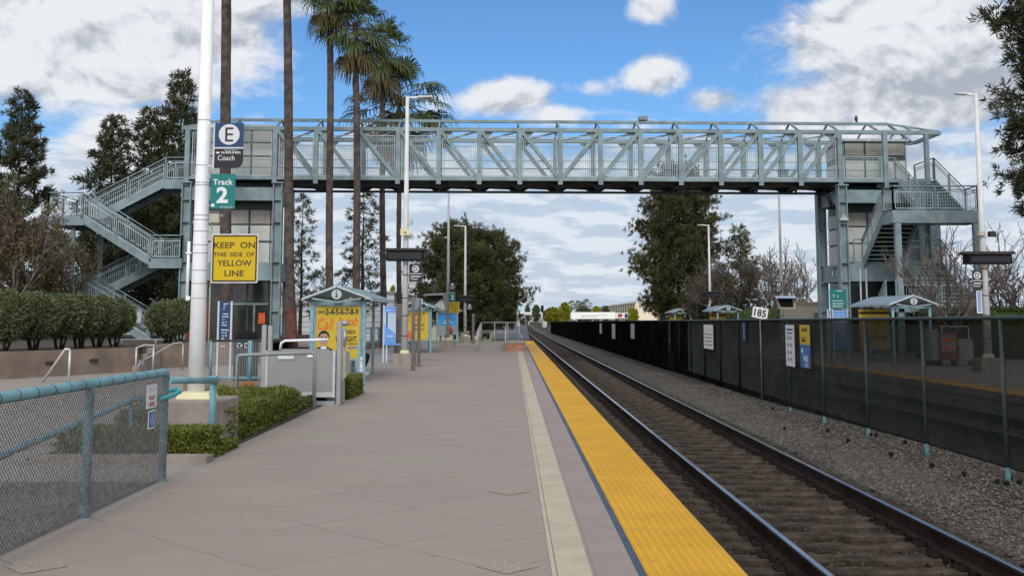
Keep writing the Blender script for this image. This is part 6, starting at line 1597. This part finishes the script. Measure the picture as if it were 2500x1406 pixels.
# ---------------- palms
def make_palm_crown(seed, n=33, R_=1.25, skirt=8, dead=False):
    r = rng(seed); parts = []; dparts = []; st = MB()
    for i in range(n + skirt):
        isd = i >= n
        el = r.uniform(-.75, 1.35) if not isd else r.uniform(-1.45, -.85); az = i * 2.399 + r.uniform(-.3, .3)
        h = np.array([math.cos(az), math.sin(az), 0]); d = h * math.cos(el) + np.array([0, 0, math.sin(el)])
        L = R_ * r.uniform(.85, 1.25) * (.8 if isd else 1)
        sag = .28 * L * math.cos(el)
        p = [d * L * f - np.array([0, 0, sag * f * f]) for f in (0, .5, 1.0)]
        p = [q + np.array([0, 0, -.5 * (i / (n + skirt))]) for q in p]
        st.tube(p, [.03, .02, .013], 4, 1 if isd else 0, cap=False)
        dir_ = norm(p[2] - p[1]); side = norm(np.cross(dir_, np.array([0, 0, 1.0]) + .01)); upv = np.cross(side, dir_)
        nb = 24; Lb = R_ * r.uniform(.62, .82)
        th = np.linspace(-1.75, 1.75, nb)
        D = np.cos(th)[:, None] * dir_ + np.sin(th)[:, None] * side + (.22 * np.abs(np.sin(th)))[:, None] * upv * (1 if not isd else .3) + r.normal(0, .05, (nb, 3))
        D = norm(D); ln = Lb * (.78 + .22 * np.cos(th)) * r.uniform(.9, 1.08, nb)
        base = np.repeat(p[2][None], nb, 0)
        w = .06 * R_ / 1.2
        S_ = norm(np.cross(D, upv)); m1 = base + D * (ln * .5)[:, None]; m2 = base + D * (ln * .82)[:, None] - np.array([0, 0, 1]) * (ln * .10)[:, None]
        tip = base + D * (ln * .98)[:, None] - np.array([0, 0, 1]) * (ln * (.42 if not isd else .5))[:, None]
        V = np.stack([base, m1 + S_ * w / 2, m1 - S_ * w / 2, m2 + S_ * w * .4, m2 - S_ * w * .4, tip + S_ * .006, tip - S_ * .006, base], 1).reshape(-1, 3)
        f = np.array([(0, 1, 2, 7), (1, 3, 4, 2), (3, 5, 6, 4)])
        F = (f[None] + 8 * np.arange(nb)[:, None, None]).reshape(-1, 4)
        (dparts if (isd or (dead and el < -.3)) else parts).append((V, F))
    return st, join(parts), (join(dparts) if dparts else None)
PC = [make_palm_crown(51), make_palm_crown(52, 40, 1.45, 18, True)]
pal_me = {}
def palm(label, px, Y, toppx, topz, r0, kind=0, red=0.0, scale=1.0, z0=0.0):
    x0 = XX(px, Y, 800); x1 = toppx if toppx is not None else x0
    t = thing('palm_tree', label, 'tree', (x0, Y, z0), 0, 'tall fan palms near the left tower')
    mb = MB(); n = 46; rr = rng(int(px)); vs = []; seg = 14
    H = topz - z0
    for i in range(n + 1):
        f = i / n; cx = (x1 - x0) * f + .10 * math.sin(f * 5 + px) * f * (1 - f) * 2; rad = r0 * (1.25 - .35 * min(1, f * 6)) * (1 - .22 * f) * (1 + rr.uniform(-.035, .035))
        for j in range(seg):
            a = 2 * math.pi * j / seg; q = rad * (1 + rr.uniform(-.03, .03)); vs.append((cx + q * math.cos(a), q * math.sin(a), H * f))
    cut = int(n * red)
    for i in range(n):
        for j in range(seg): mb.f.append((i * seg + j, i * seg + (j + 1) % seg, (i + 1) * seg + (j + 1) % seg, (i + 1) * seg + j)); mb.mi.append(1 if i < cut else 0); mb.sm.append(True)
    mb.v = vs; mb.build('trunk', [M['palm'], M['palm_red']], t)
    st, (V, F), dd = PC[kind]
    c = st.build('frond_stem', [M['frond_dead'], M['frond_dead']], t, loc=(x1 - x0, 0, H)); c.scale = (scale,) * 3; struct(c, 'stuff')
    c = npmesh('crown', V, F, M['frond'], t); c.location = (x1 - x0, 0, H); c.scale = (scale,) * 3
    if dd: c = npmesh('dry_skirt', dd[0], dd[1], M['frond_dead'], t); c.location = (x1 - x0, 0, H - .1); c.scale = (scale,) * 3
    return t
palm('thick palm trunk directly behind the white pole and the E sign', 556, 45.5, XX(541, 45.5, 100), 19.5, .285, red=.1)
palm('reddish leaning palm trunk at the right side of the left elevator tower', 714, 45, XX(691, 45, 0), 19.0, .235, red=.11)
palm('palm whose crown is cut by the top of the view, left of the leafy palm', 808, 46, XX(803, 46, 20), ZZ(-38, 46), .19, 0, scale=.92)
palm('leafy palm with a red brown crown base in the middle of the palm row', 872, 46.5, XX(868, 46.5, 50), ZZ(58, 46.5), .19, 0, scale=.98)
palm('palm behind the bridge with its crown right of the leafy palm', 939, 57, XX(932, 57, 100), ZZ(118, 57), .19, 0, scale=1.15)
palm('shortest palm behind the bridge with a broad drooping olive skirt', 977, 60, XX(974, 60, 230), ZZ(238, 60), .17, 1, scale=1.32)

# ---------------- leaf shell shrubs
def leaf_blob(rx, ry, rz, n, ls, seed, cz=0.0, shell=.22, flat=.0, box=False):
    r = rng(seed)
    if box:
        P = r.uniform(-1, 1, (n, 3)); ax = r.integers(0, 3, n); sg = r.choice([-1, 1], n)
        k = r.uniform(1 - shell, 1.03, n) ; P[np.arange(n), ax] = sg * k; D = np.zeros((n, 3)); D[np.arange(n), ax] = sg
    else:
        D = norm(r.normal(0, 1, (n, 3))); P = D * (r.uniform(1 - shell, 1.04, n) ** 1)[:, None]
    lum = .035 * np.sin(P[:, 0:1] * 9 + seed) * np.sin(P[:, 1:2] * 8) * np.sin(P[:, 2:3] * 7 + 1)
    P = P * (1 + lum * 2)
    P = P * np.array([rx, ry, rz]); P[:, 2] += cz
    DD = norm(D * .7 + r.normal(0, .75, (n, 3)) + np.array([0, 0, .25]))
    return blades(P, DD, r.uniform(.7, 1.3, n) * ls, r.uniform(.7, 1.2, n) * ls * .5, r)
def core(rx, ry, rz, cz, box=False):
    if box:
        mb = MB(); mb.cbox((0, 0, cz), (rx * 1.76, ry * 1.76, rz * 1.76)); return np.array(mb.v, float), np.array(mb.f)
    mb = MB(); n = 14; prof = [(max(.01, math.sin(math.pi * i / 8)) * .84, -math.cos(math.pi * i / 8) * .84 * rz) for i in range(9)]
    mb.lathe(prof, n, (0, 0, cz)); V = np.array(mb.v) * np.array([rx, ry, 1]); F = np.array([f for f in mb.f if len(f) == 4]); return V, F
def shrub(label, px, pyc, Y, wpx, hpx, seed, group):
    s = Y / FPX; c = W(px, pyc, Y); rx, rz = wpx * s / 2, hpx * s / 2
    t = thing('clipped_shrub', label, 'shrub', (c.x, Y, TZ - .02), 0, group)
    cz = c.z - TZ
    V, F = join([leaf_blob(rx, rx * .95, rz, 9000, .10, seed, cz), core(rx, rx * .95, rz, cz)])
    npmesh('foliage', V, F, M['topiary'], t)
    r = rng(seed)
    for i in range(5):
        a = i * 1.3 + seed; mb = MB(); mb.tube([(.10 * math.cos(a), .10 * math.sin(a), 0), (rx * .3 * math.cos(a) + r.uniform(-.05, .05), rx * .3 * math.sin(a), max(.2, (cz - rz * .5)) * .6), (rx * .55 * math.cos(a), rx * .55 * math.sin(a), cz - rz * .4)], [.04, .03, .022], 6); mb.build('stem', M['bark'], t)
gsr = 'round clipped shrubs above the brown wall'
for (px, py, Y, w_, h_, lab) in ((10, 770, 30.2, 128, 118, 'largest clipped shrub cut by the left edge of the view'), (85, 770, 31.2, 122, 108, 'second clipped shrub from the left edge in the row above the wall'),
        (148, 769, 32.2, 112, 100, 'third clipped shrub from the left edge, above the first wall light'), (196, 770, 33, 104, 98, 'fourth clipped shrub from the left edge, middle of the row'),
        (240, 771, 34, 100, 92, 'fifth clipped shrub in the row, second from its right end'), (280, 773, 34.8, 92, 84, 'rightmost clipped shrub of the row above the brown wall'),
        (411, 776, 39, 104, 82, 'single round clipped shrub standing alone left of the white pole'), (437, 772, 42, 70, 80, 'clipped shrub half hidden right behind the single round shrub')):
    shrub(lab, px, py, Y, w_, h_, int(px) + 3, gsr)
def box_hedge(label, x0, x1, y0, y1, z0, z1, n, ls, m, seed, name='hedge', world_rz=0):
    rx, ry, rz = (x1 - x0) / 2, (y1 - y0) / 2, (z1 - z0) / 2
    V, F = join([leaf_blob(rx, ry, rz, n, ls, seed, rz, .14, box=True), core(rx, ry, rz, rz, True)])
    o = npmesh(name, V, F, m); o.location = ((x0 + x1) / 2, (y0 + y1) / 2, z0); o.rotation_euler = (0, 0, world_rz); tag(o, label, 'hedge'); return o
box_hedge('low green box hedge between the teal post and the mesh fence', XX(196, 12.95), XX(524, 12.75), 12.5, 13.05, 0, .32, 27000, .045, M['hedge'], 71)
o = box_hedge('low green box hedge beside the platform in front of the wheelchair lift', -5.0, -3.62, 13.75, 18.2, 0, .45, 42000, .05, M['hedge'], 72)
o = box_hedge('sprawling low green ground shoots around the foot of the concrete plinth', -3.66, -3.47, 12.75, 13.7, 0, .10, 2500, .045, M['hedge'], 73)
o = box_hedge('small green hedge right of the wheelchair lift by the platform edge', XX(834, 22.2), XX(868, 22.2), 21.6, 23.4, 0, .40, 8000, .05, M['hedge'], 74)
o = box_hedge('dark green hedge under the wheelchair lift deck', -4.6, -3.7, 18.5, 21.3, 0, .17, 9000, .05, M['hedge_dk'], 75)
o = box_hedge('long clipped green hedge behind the right platform under the bare trees', 16.6, 24.5, 42.4, 43.6, 0, 1.95, 16000, .12, M['hedge_dk'], 76)
o = box_hedge('dark green hedge behind the far right shelters beside the 185 marker', 15.8, 18.5, 64, 86, 0, 2.1, 15000, .15, M['hedge_dk'], 77)

# ---------------- bare trees
def bare_tree(label, px, Y, H, spread, seed, leaves=0, leafm=None, fork=.16, m='twig', group=None, z0=0.0, levels=5, r0=.12, name='bare_tree', rz=0, lean=(0, 0), ls=.13, thin=1.0):
    r = rng(seed); segs = []; tips = []
    def grow(p, d, L, rad, lv):
        n = 3; q = p
        for i in range(n):
            d2 = norm(d + r.normal(0, .13, 3) + np.array([0, 0, .06])); e = q + d2 * L / n
            segs.append((q, e, rad * (1 - .25 * i / n), rad * (1 - .25 * (i + 1) / n))); q = e; d = d2
            if lv <= 1 or r.uniform() < .6: tips.append((e, d2))
            if lv < levels and i < n - 1 and r.uniform() < .75:
                dd = norm(d + r.normal(0, .6, 3) * np.array([spread, spread, .5])); grow(e, dd, L * r.uniform(.45, .7), rad * .5, lv + 1)
        if lv < levels:
            nk = 6 if lv == 0 else 2
            a0 = r.uniform(0, 6.28)
            for q_ in range(nk):
                if lv == 0:
                    az_ = a0 + q_ * 6.283 / nk + r.uniform(-.3, .3); e_ = r.uniform(.45, 1.2) / spread
                    dd = np.array([math.cos(az_) * math.cos(e_), math.sin(az_) * math.cos(e_), math.sin(e_)])
                else: dd = norm(d + r.normal(0, .5, 3) * np.array([spread, spread, .5]) + np.array([0, 0, .16]))
                grow(q, dd, L * r.uniform(.62, .9) * (1.9 if lv == 0 else 1), rad * (.55 if lv == 0 else .64), lv + 1)
    grow(np.zeros(3), np.array([lean[0], lean[1], 1.0]), H * fork, r0, 0)
    A = np.array([s[0] for s in segs]); B_ = np.array([s[1] for s in segs]); R0 = np.array([s[2] for s in segs]); R1 = np.array([s[3] for s in segs])
    zs = H / B_[:, 2].max(); A *= np.array([1, 1, zs]); B_ *= np.array([1, 1, zs])
    R0 = np.maximum(R0, .009 * thin); R1 = np.maximum(R1, .008 * thin)
    D = norm(B_ - A); U = norm(np.cross(D, np.array([.3, .2, .93]))); Wv = np.cross(D, U); k = len(A); V = np.zeros((k, 8, 3))
    for j in range(4):
        a = j * math.pi / 2; o = U * math.cos(a) + Wv * math.sin(a); V[:, j] = A + o * R0[:, None]; V[:, 4 + j] = B_ + o * R1[:, None]
    f = np.array([(0, 1, 5, 4), (1, 2, 6, 5), (2, 3, 7, 6), (3, 0, 4, 7)])
    t = thing(name, label, 'tree', (XX(px, Y, 800), Y, z0), rz, group)
    npmesh('branches', V.reshape(-1, 3), (f[None] + 8 * np.arange(k)[:, None, None]).reshape(-1, 4), M[m], t)
    if leaves:
        T = np.array([q[0] for q in tips]) * np.array([1, 1, zs]); idx = r.integers(0, len(T), leaves)
        P = T[idx] + r.normal(0, .10, (leaves, 3)); DD = norm(r.normal(0, 1, (leaves, 3)) + np.array([0, 0, -.3]))
        V, F = blades(P, DD, r.uniform(.7, 1.3, leaves) * ls, r.uniform(.7, 1.2, leaves) * ls * .5, r); npmesh('leaves', V, F, M[leafm], t)
    return t
bare_tree('rusty leaved open tree at the left edge in front of the stairs landing', 28, 44, 7.6, .8, 81, 7500, 'rusty_leaf', z0=TZ - .02, r0=.15, group=None, ls=.17)
bare_tree('thin rusty leaved tree below the left landing, right of the leafy open tree', 112, 46.5, 5.8, .8, 82, 3600, 'rusty_leaf', z0=TZ - .02, r0=.10, ls=.16)
bare_tree('grey twiggy tree just left of the rusty leaved trees at the left edge', -40, 47, 6.4, .9, 83, 4500, 'rusty_leaf', z0=TZ - .02, r0=.13)
gbt = 'bare spreading trees on the right side'
bare_tree('bare spreading tree in front of the right stairs beside the right lamp post', 2335, 41, 5.4, 1.25, 84, 400, 'rusty_leaf', z0=0, r0=.14, fork=.16, group=gbt, lean=(.1, 0), ls=.09, thin=1.15)
bare_tree('bare tree at the far right behind the right lamp post', 2462, 46, 5.7, 1.1, 85, 300, 'rusty_leaf', r0=.12, group=gbt, fork=.15, ls=.09, thin=1.15)
bare_tree('bare fan shaped tree close to the left side of the right tower', 1958, 72, 6.9, 1.0, 86, 600, 'greyleaf', r0=.13, fork=.15, group=gbt, ls=.12, thin=1.6)
bare_tree('bare grey tree behind the slim lamp post on the right platform', 1880, 76, 7.3, 1.0, 87, 2600, 'greyleaf', r0=.13, fork=.15, group=gbt, ls=.15, thin=1.6)
bare_tree('grey leafy small tree between the large pine and the bare trees', 1800, 78, 6.6, .95, 88, 6500, 'greyleaf', r0=.13, fork=.14, group=gbt, ls=.19, thin=1.5)
bare_tree('grey leafy small tree right behind the white lamp post before the large pine', 1720, 82, 5.2, .95, 89, 6000, 'greyleaf', r0=.12, fork=.13, group=gbt, ls=.19, thin=1.5)
# ------------------------------------------------------------------ distance
def at_px(px, Y, z): return (XX(px, Y, 780), Y, z)
# long pale buildings behind the trees on the left
t = thing('warehouse', 'long pale building with horizontal siding lines behind the left trees', 'building', (-30, 84, 0))
zb_ = ZZ(716, 84)
wb(lambda b: b.box((XX(-200, 84), 84, -.5), (XX(962, 84), 100, zb_)), 'wall', M['siding'], t)
wb(lambda b: [b.box((XX(-200, 84), 83.97, z - .02), (XX(962, 84), 84, z + .02)) for z in np.arange(.5, zb_, .42)], 'siding_line', M['sidingdk'], t)
wb(lambda b: b.box((XX(-200, 84) - .2, 83.9, zb_), (XX(962, 84) + .2, 100.1, zb_ + .15)), 'roof_edge', M['sidingdk'], t)
# freight trailers on the right
def trailer(label, pxa, pxb, Y, pyt, pyb, deco=None):
    a, c = W(pxa, pyt, Y), W(pxb, pyb, Y); w = c.x - a.x; zb2 = c.z
    t = thing('trailer', label, 'trailer', ((a.x + c.x) / 2, Y, 0)); x0 = -w / 2
    one(lambda b: b.cbox((0, 1.2, (a.z + zb2) / 2 + .2), (w, 2.5, a.z - zb2 - .4), bev=.05), 'box', M['trailer'], t)
    one(lambda b: b.box((-w / 2, .2, zb2 - .05), (w / 2, 2.2, zb2)), 'chassis', M['dark'], t)
    for f in (-.42, -.33, .30, .40): one(lambda b: b.tube([(w * f, -.1, zb2 - .45), (w * f, .3, zb2 - .45)], .48, 12), 'wheel', M['black'], t)
    for f in (-.36, .34): one(lambda b: b.tube([(w * f, .6, zb2 - .95), (w * f, .6, zb2)], .08, 6), 'support_leg', M['dark'], t)
    if deco: one(deco(w, a.z, zb2), 'marking', [M['redink'], M['navy'], M['pole_gr']], t)
    return t
trailer('long white trailer parked behind the end of the black fence', 1394, 1502, 290, 762, 782, lambda w, zt, zb_: lambda b: [b.box((-w * .25 + i * .7, -.07, (zt + zb_) / 2 - .2), (-w * .25 + i * .7 + .45, -.05, (zt + zb_) / 2 + .3), 2) for i in range(6)] + [b.box((w * .1, -.07, (zt + zb_) / 2 + .25), (w * .32, -.05, (zt + zb_) / 2 + .4), 2)])
trailer('white trailer with red and dark blue picture right of the long white trailer', 1502, 1537, 294, 764, 780, lambda w, zt, zb_: lambda b: (b.disc(-w * .2, (zt + zb_) / 2 + .2, .55, -.07, 14, 0), b.disc(-w * .06, (zt + zb_) / 2 + .3, .4, -.075, 12, 0), b.box((w * .15, -.07, (zt + zb_) / 2 - .4), (w * .38, -.05, (zt + zb_) / 2 + .7), 1)))
Y0 = 360
t = thing('warehouse', 'distant warehouse with grey ribbed side and cream end wall behind the trailers', 'building', (XX(1550, Y0), Y0, 0))
a, c = XX(1553, 345), XX(1610, 345)
z1_ = ZZ(737, 345)
wb(lambda b: b.add([(a, 345, 0), (c, 345, 0), (c, 345, z1_), (a, 345, z1_), (c, 349, 0), (a, 349, 0), (c, 349, z1_), (a, 349, z1_)], [(0, 1, 2, 3), (4, 5, 7, 6), (1, 4, 6, 2), (3, 2, 6, 7), (0, 3, 7, 5)]), 'end_wall', M['farwall_lt'], t)
a2 = XX(1445, 620)
wb(lambda b: b.add([(a, 345.1, 0), (a2, 620, 0), (a2, 620, ZZ(753, 620)), (a, 345.1, z1_ - .3), (a + 20, 345.1, 0), (a2 + 20, 620, 0), (a2 + 20, 620, ZZ(753, 620)), (a + 20, 348, z1_ - .3)], [(0, 3, 2, 1), (3, 7, 6, 2)]), 'side_wall', M['farwall'], t)
def ribs(b):
    for i in range(26):
        f = i / 26; x = a + (a2 - a) * f; y = 345.1 + 275 * f; zt_ = z1_ - .3 + (ZZ(753, 620) - z1_ + .3) * f; b.box((x - .35, y - .2, 0), (x - .1, y + .2, zt_ - .4))
wb(ribs, 'wall_rib', M['farwall_lt'], t)
wb(lambda b: b.add([(a - .3, 345, z1_ - .3), (a2 - .3, 620, ZZ(753, 620)), (a2 - .3, 620, ZZ(751.5, 620)), (a - .3, 345, z1_ + .35), (a, 345, z1_ - .3), (a2, 620, ZZ(753, 620)), (a2, 620, ZZ(751.5, 620)), (a, 345, z1_ + .35)], [(0, 3, 2, 1), (4, 5, 6, 7), (3, 7, 6, 2)]), 'roof_edge', M['trailer'], t)
# far overpass and signals at the end of the track
Yo = 520
zd = ZZ(764.5, Yo)
t = thing('overpass', 'far pale road overpass crossing the line at the vanishing point', 'bridge', (XX(1280, Yo), Yo, 0))
wb(lambda b: b.box((XX(1235, Yo), Yo, zd - .9), (XX(1325, Yo), Yo + 8, zd)), 'deck', M['siding'], t)
for px in (1245, 1268, 1296, 1318): wb(lambda b: b.box((XX(px, Yo) - .7, Yo + 1, -1), (XX(px, Yo) + .7, Yo + 6, zd - .9)), 'pier', M['conc'], t)
wb(lambda b: b.box((XX(1235, Yo), Yo - .05, zd), (XX(1325, Yo), Yo, zd + .5)), 'parapet', M['trailer'], t)
def signal(label, px, Y, toppy, z0=-.9):
    x = XX(px, Y); zt_ = ZZ(toppy, Y)
    t = thing('railway_signal', label, 'signal', (x, Y, z0)); H = zt_ - z0
    one(lambda b: b.tube([(0, 0, 0), (0, 0, H * .72)], .10, 8), 'mast', M['pole_gr'], t); one(lambda b: b.cbox((0, -.1, H * .84), (.7, .25, H * .3), bev=.12), 'signal_head', M['black'], t)
    for i in range(3): one(lambda b: b.lathe([(.17, -.1), (.15, 0), (.15, .1)], 10, (0, -.32, H * (.74 + .1 * i))), 'lens_hood', M['dark'], t)
    one(lambda b: b.cbox((.6, .2, .9), (1.0, .8, 1.5), bev=.05), 'relay_case', M['pole_gr'], t)
signal('far signal mast with dark head right of the track', 1324, 260, 745)
signal('far signal mast with dark head left of the track by the pines', 1259.5, 280, 745)
t = thing('crossing_gate', 'tiny white slanting crossing arm by the far overpass', 'barrier', at_px(1293, 330, -.8))
one(lambda b: (b.beam((-.2, 0, 1.0), (1.4, 0, 2.4), .12, .12)), 'arm', M['trailer'], t); one(lambda b: b.cbox((-.3, 0, .6), (.4, .4, 1.2), bev=.03), 'housing', M['pole_gr'], t)
# far trees
mkf = [make_pine(8.0, 3.6, 91, base=.12, dens=.9, blade=.9, bw=.35, tilt=.4, topround=True, cl=1.0, nb=60), make_pine(8.0, 3.0, 92, base=.15, dens=.8, blade=.9, bw=.35, tilt=.4, topround=True, cl=1.0, nb=50)]
base_t = {}
def far_tree(label, px, Y, pyt, wpx, m, var=0, z0=-.9, cat='tree', group='far trees along the horizon'):
    key = (var, m); H = ZZ(pyt, Y) - z0; wd = wpx * Y / FPX
    if key not in base_t:
        t = pine_thing(label, at_px(px, Y, z0), mkf[var], m, group, px, name='broad_tree'); base_t[key] = t
    else: t = again(base_t[key], at_px(px, Y, z0), px * 1.0, label); t['group'] = group
    t.scale = (wd / 7.4, wd / 7.4, H / 8.4); return t
far_tree('far yellow green tree just left of the long white trailer', 1352, 300, 752, 40, 'yelleaf')
far_tree('far rounded green tree rising behind the yellow green tree', 1379, 340, 741, 34, 'yelleaf', 1)
far_tree('small bright yellow tree above the middle of the long white trailer', 1457, 360, 750, 26, 'yelleaf', 1)
far_tree('far dull green tree behind the left half of the long white trailer', 1425, 380, 752, 44, 'farleaf')
far_tree('far dull tree between the yellow tree and the warehouse', 1478, 390, 749, 26, 'farleaf', 1)
far_tree('small yellow green tree in front of the cream warehouse end', 1546, 285, 754, 26, 'yelleaf')
far_tree('far grey green tree left of the right signal mast', 1308, 420, 747, 24, 'farleaf', 1)
far_tree('far narrow tree above the overpass', 1288, 600, 746, 14, 'farleaf')
far_tree('far low tree right of the right signal mast', 1338, 420, 757, 26, 'farleaf')
far_tree('sunlit olive tree at the right foot of the dark pine cluster', 1243, 150, 712, 34, 'rusty_leaf', 0, -.6)
far_tree('yellowish tree seen between the palm trunks left of the white lamp post', 958, 190, 703, 22, 'yelleaf', 1, -.6)
stp, (Vp, Fp), ddp = PC[1]
first = None
for px, Y, pyt, lab in ((1396, 420, 738, 'leftmost of the small far palms on the horizon'), (1413, 430, 736, 'second small far palm from the left on the horizon'), (1430, 410, 734, 'tallest bushy small far palm on the horizon'), (1421, 450, 741, 'shortest small far palm on the horizon, between two others')):
    z1_ = ZZ(pyt, Y) + .9
    t = thing('palm_tree', lab, 'tree', at_px(px, Y, -.9), px, 'small far palms on the horizon')
    one(lambda b: b.tube([(0, 0, 0), (0, 0, z1_ - 1.2)], [.28, .2], 7), 'trunk', M['palm'], t)
    c = npmesh('crown', Vp, Fp, M['farleaf'], t); c.location = (0, 0, z1_ - 1.4); c.scale = (1.15, 1.15, 1.1)
# far shed roofs and verge
t = thing('far_house', 'far pale gabled house behind the small far palms', 'building', at_px(1440, 520, -.9))
one(lambda b: b.prism([(-8, 0), (8, 0), (8, 5), (0, 7), (-8, 5)], 0, 12), 'wall', M['siding'], t); one(lambda b: (b.beam((-8.3, 6, 5.05), (0, 6, 7.2), 12.6, .25), b.beam((8.3, 6, 5.05), (0, 6, 7.2), 12.6, .25)), 'roof', M['farwall'], t)
b = MB()
pts = [(9, 172), (40, 172), (80, 300), (60, 420), (14, 420), (8.5, 300)]
mb = MB(); n = 14
rr = rng(4); V = []; F = []
for j in range(24):
    for i in range(n): V.append((7.5 + i * 5 + j * .3, 174 + j * 11, -.75 + (.9 * min(1, i / 2.5) * min(1, j / 5)) + rr.uniform(-.08, .08)))
for j in range(23):
    for i in range(n - 1): F.append((j * n + i, j * n + i + 1, (j + 1) * n + i + 1, (j + 1) * n + i))
M['verge'] = mat('dry grass verge', (.17, .20, .05), .95, col2=(.40, .37, .16), vs=.15)
struct(npmesh('grass_verge', np.array(V), np.array(F), M['verge'], smooth=True))
V = [(x - 60, y, z) for x, y, z in [(52, 100, -.55), (56.5, 100, -.5), (55, 420, -.5), (30, 420, -.3)]]
struct(npmesh('dirt_verge', np.array(V), np.array([(0, 1, 2, 3)]), mat('pale dirt', (.36, .32, .25), .95, col2=(.25, .26, .12), vs=.2)))
# road at the far right behind the station, pale
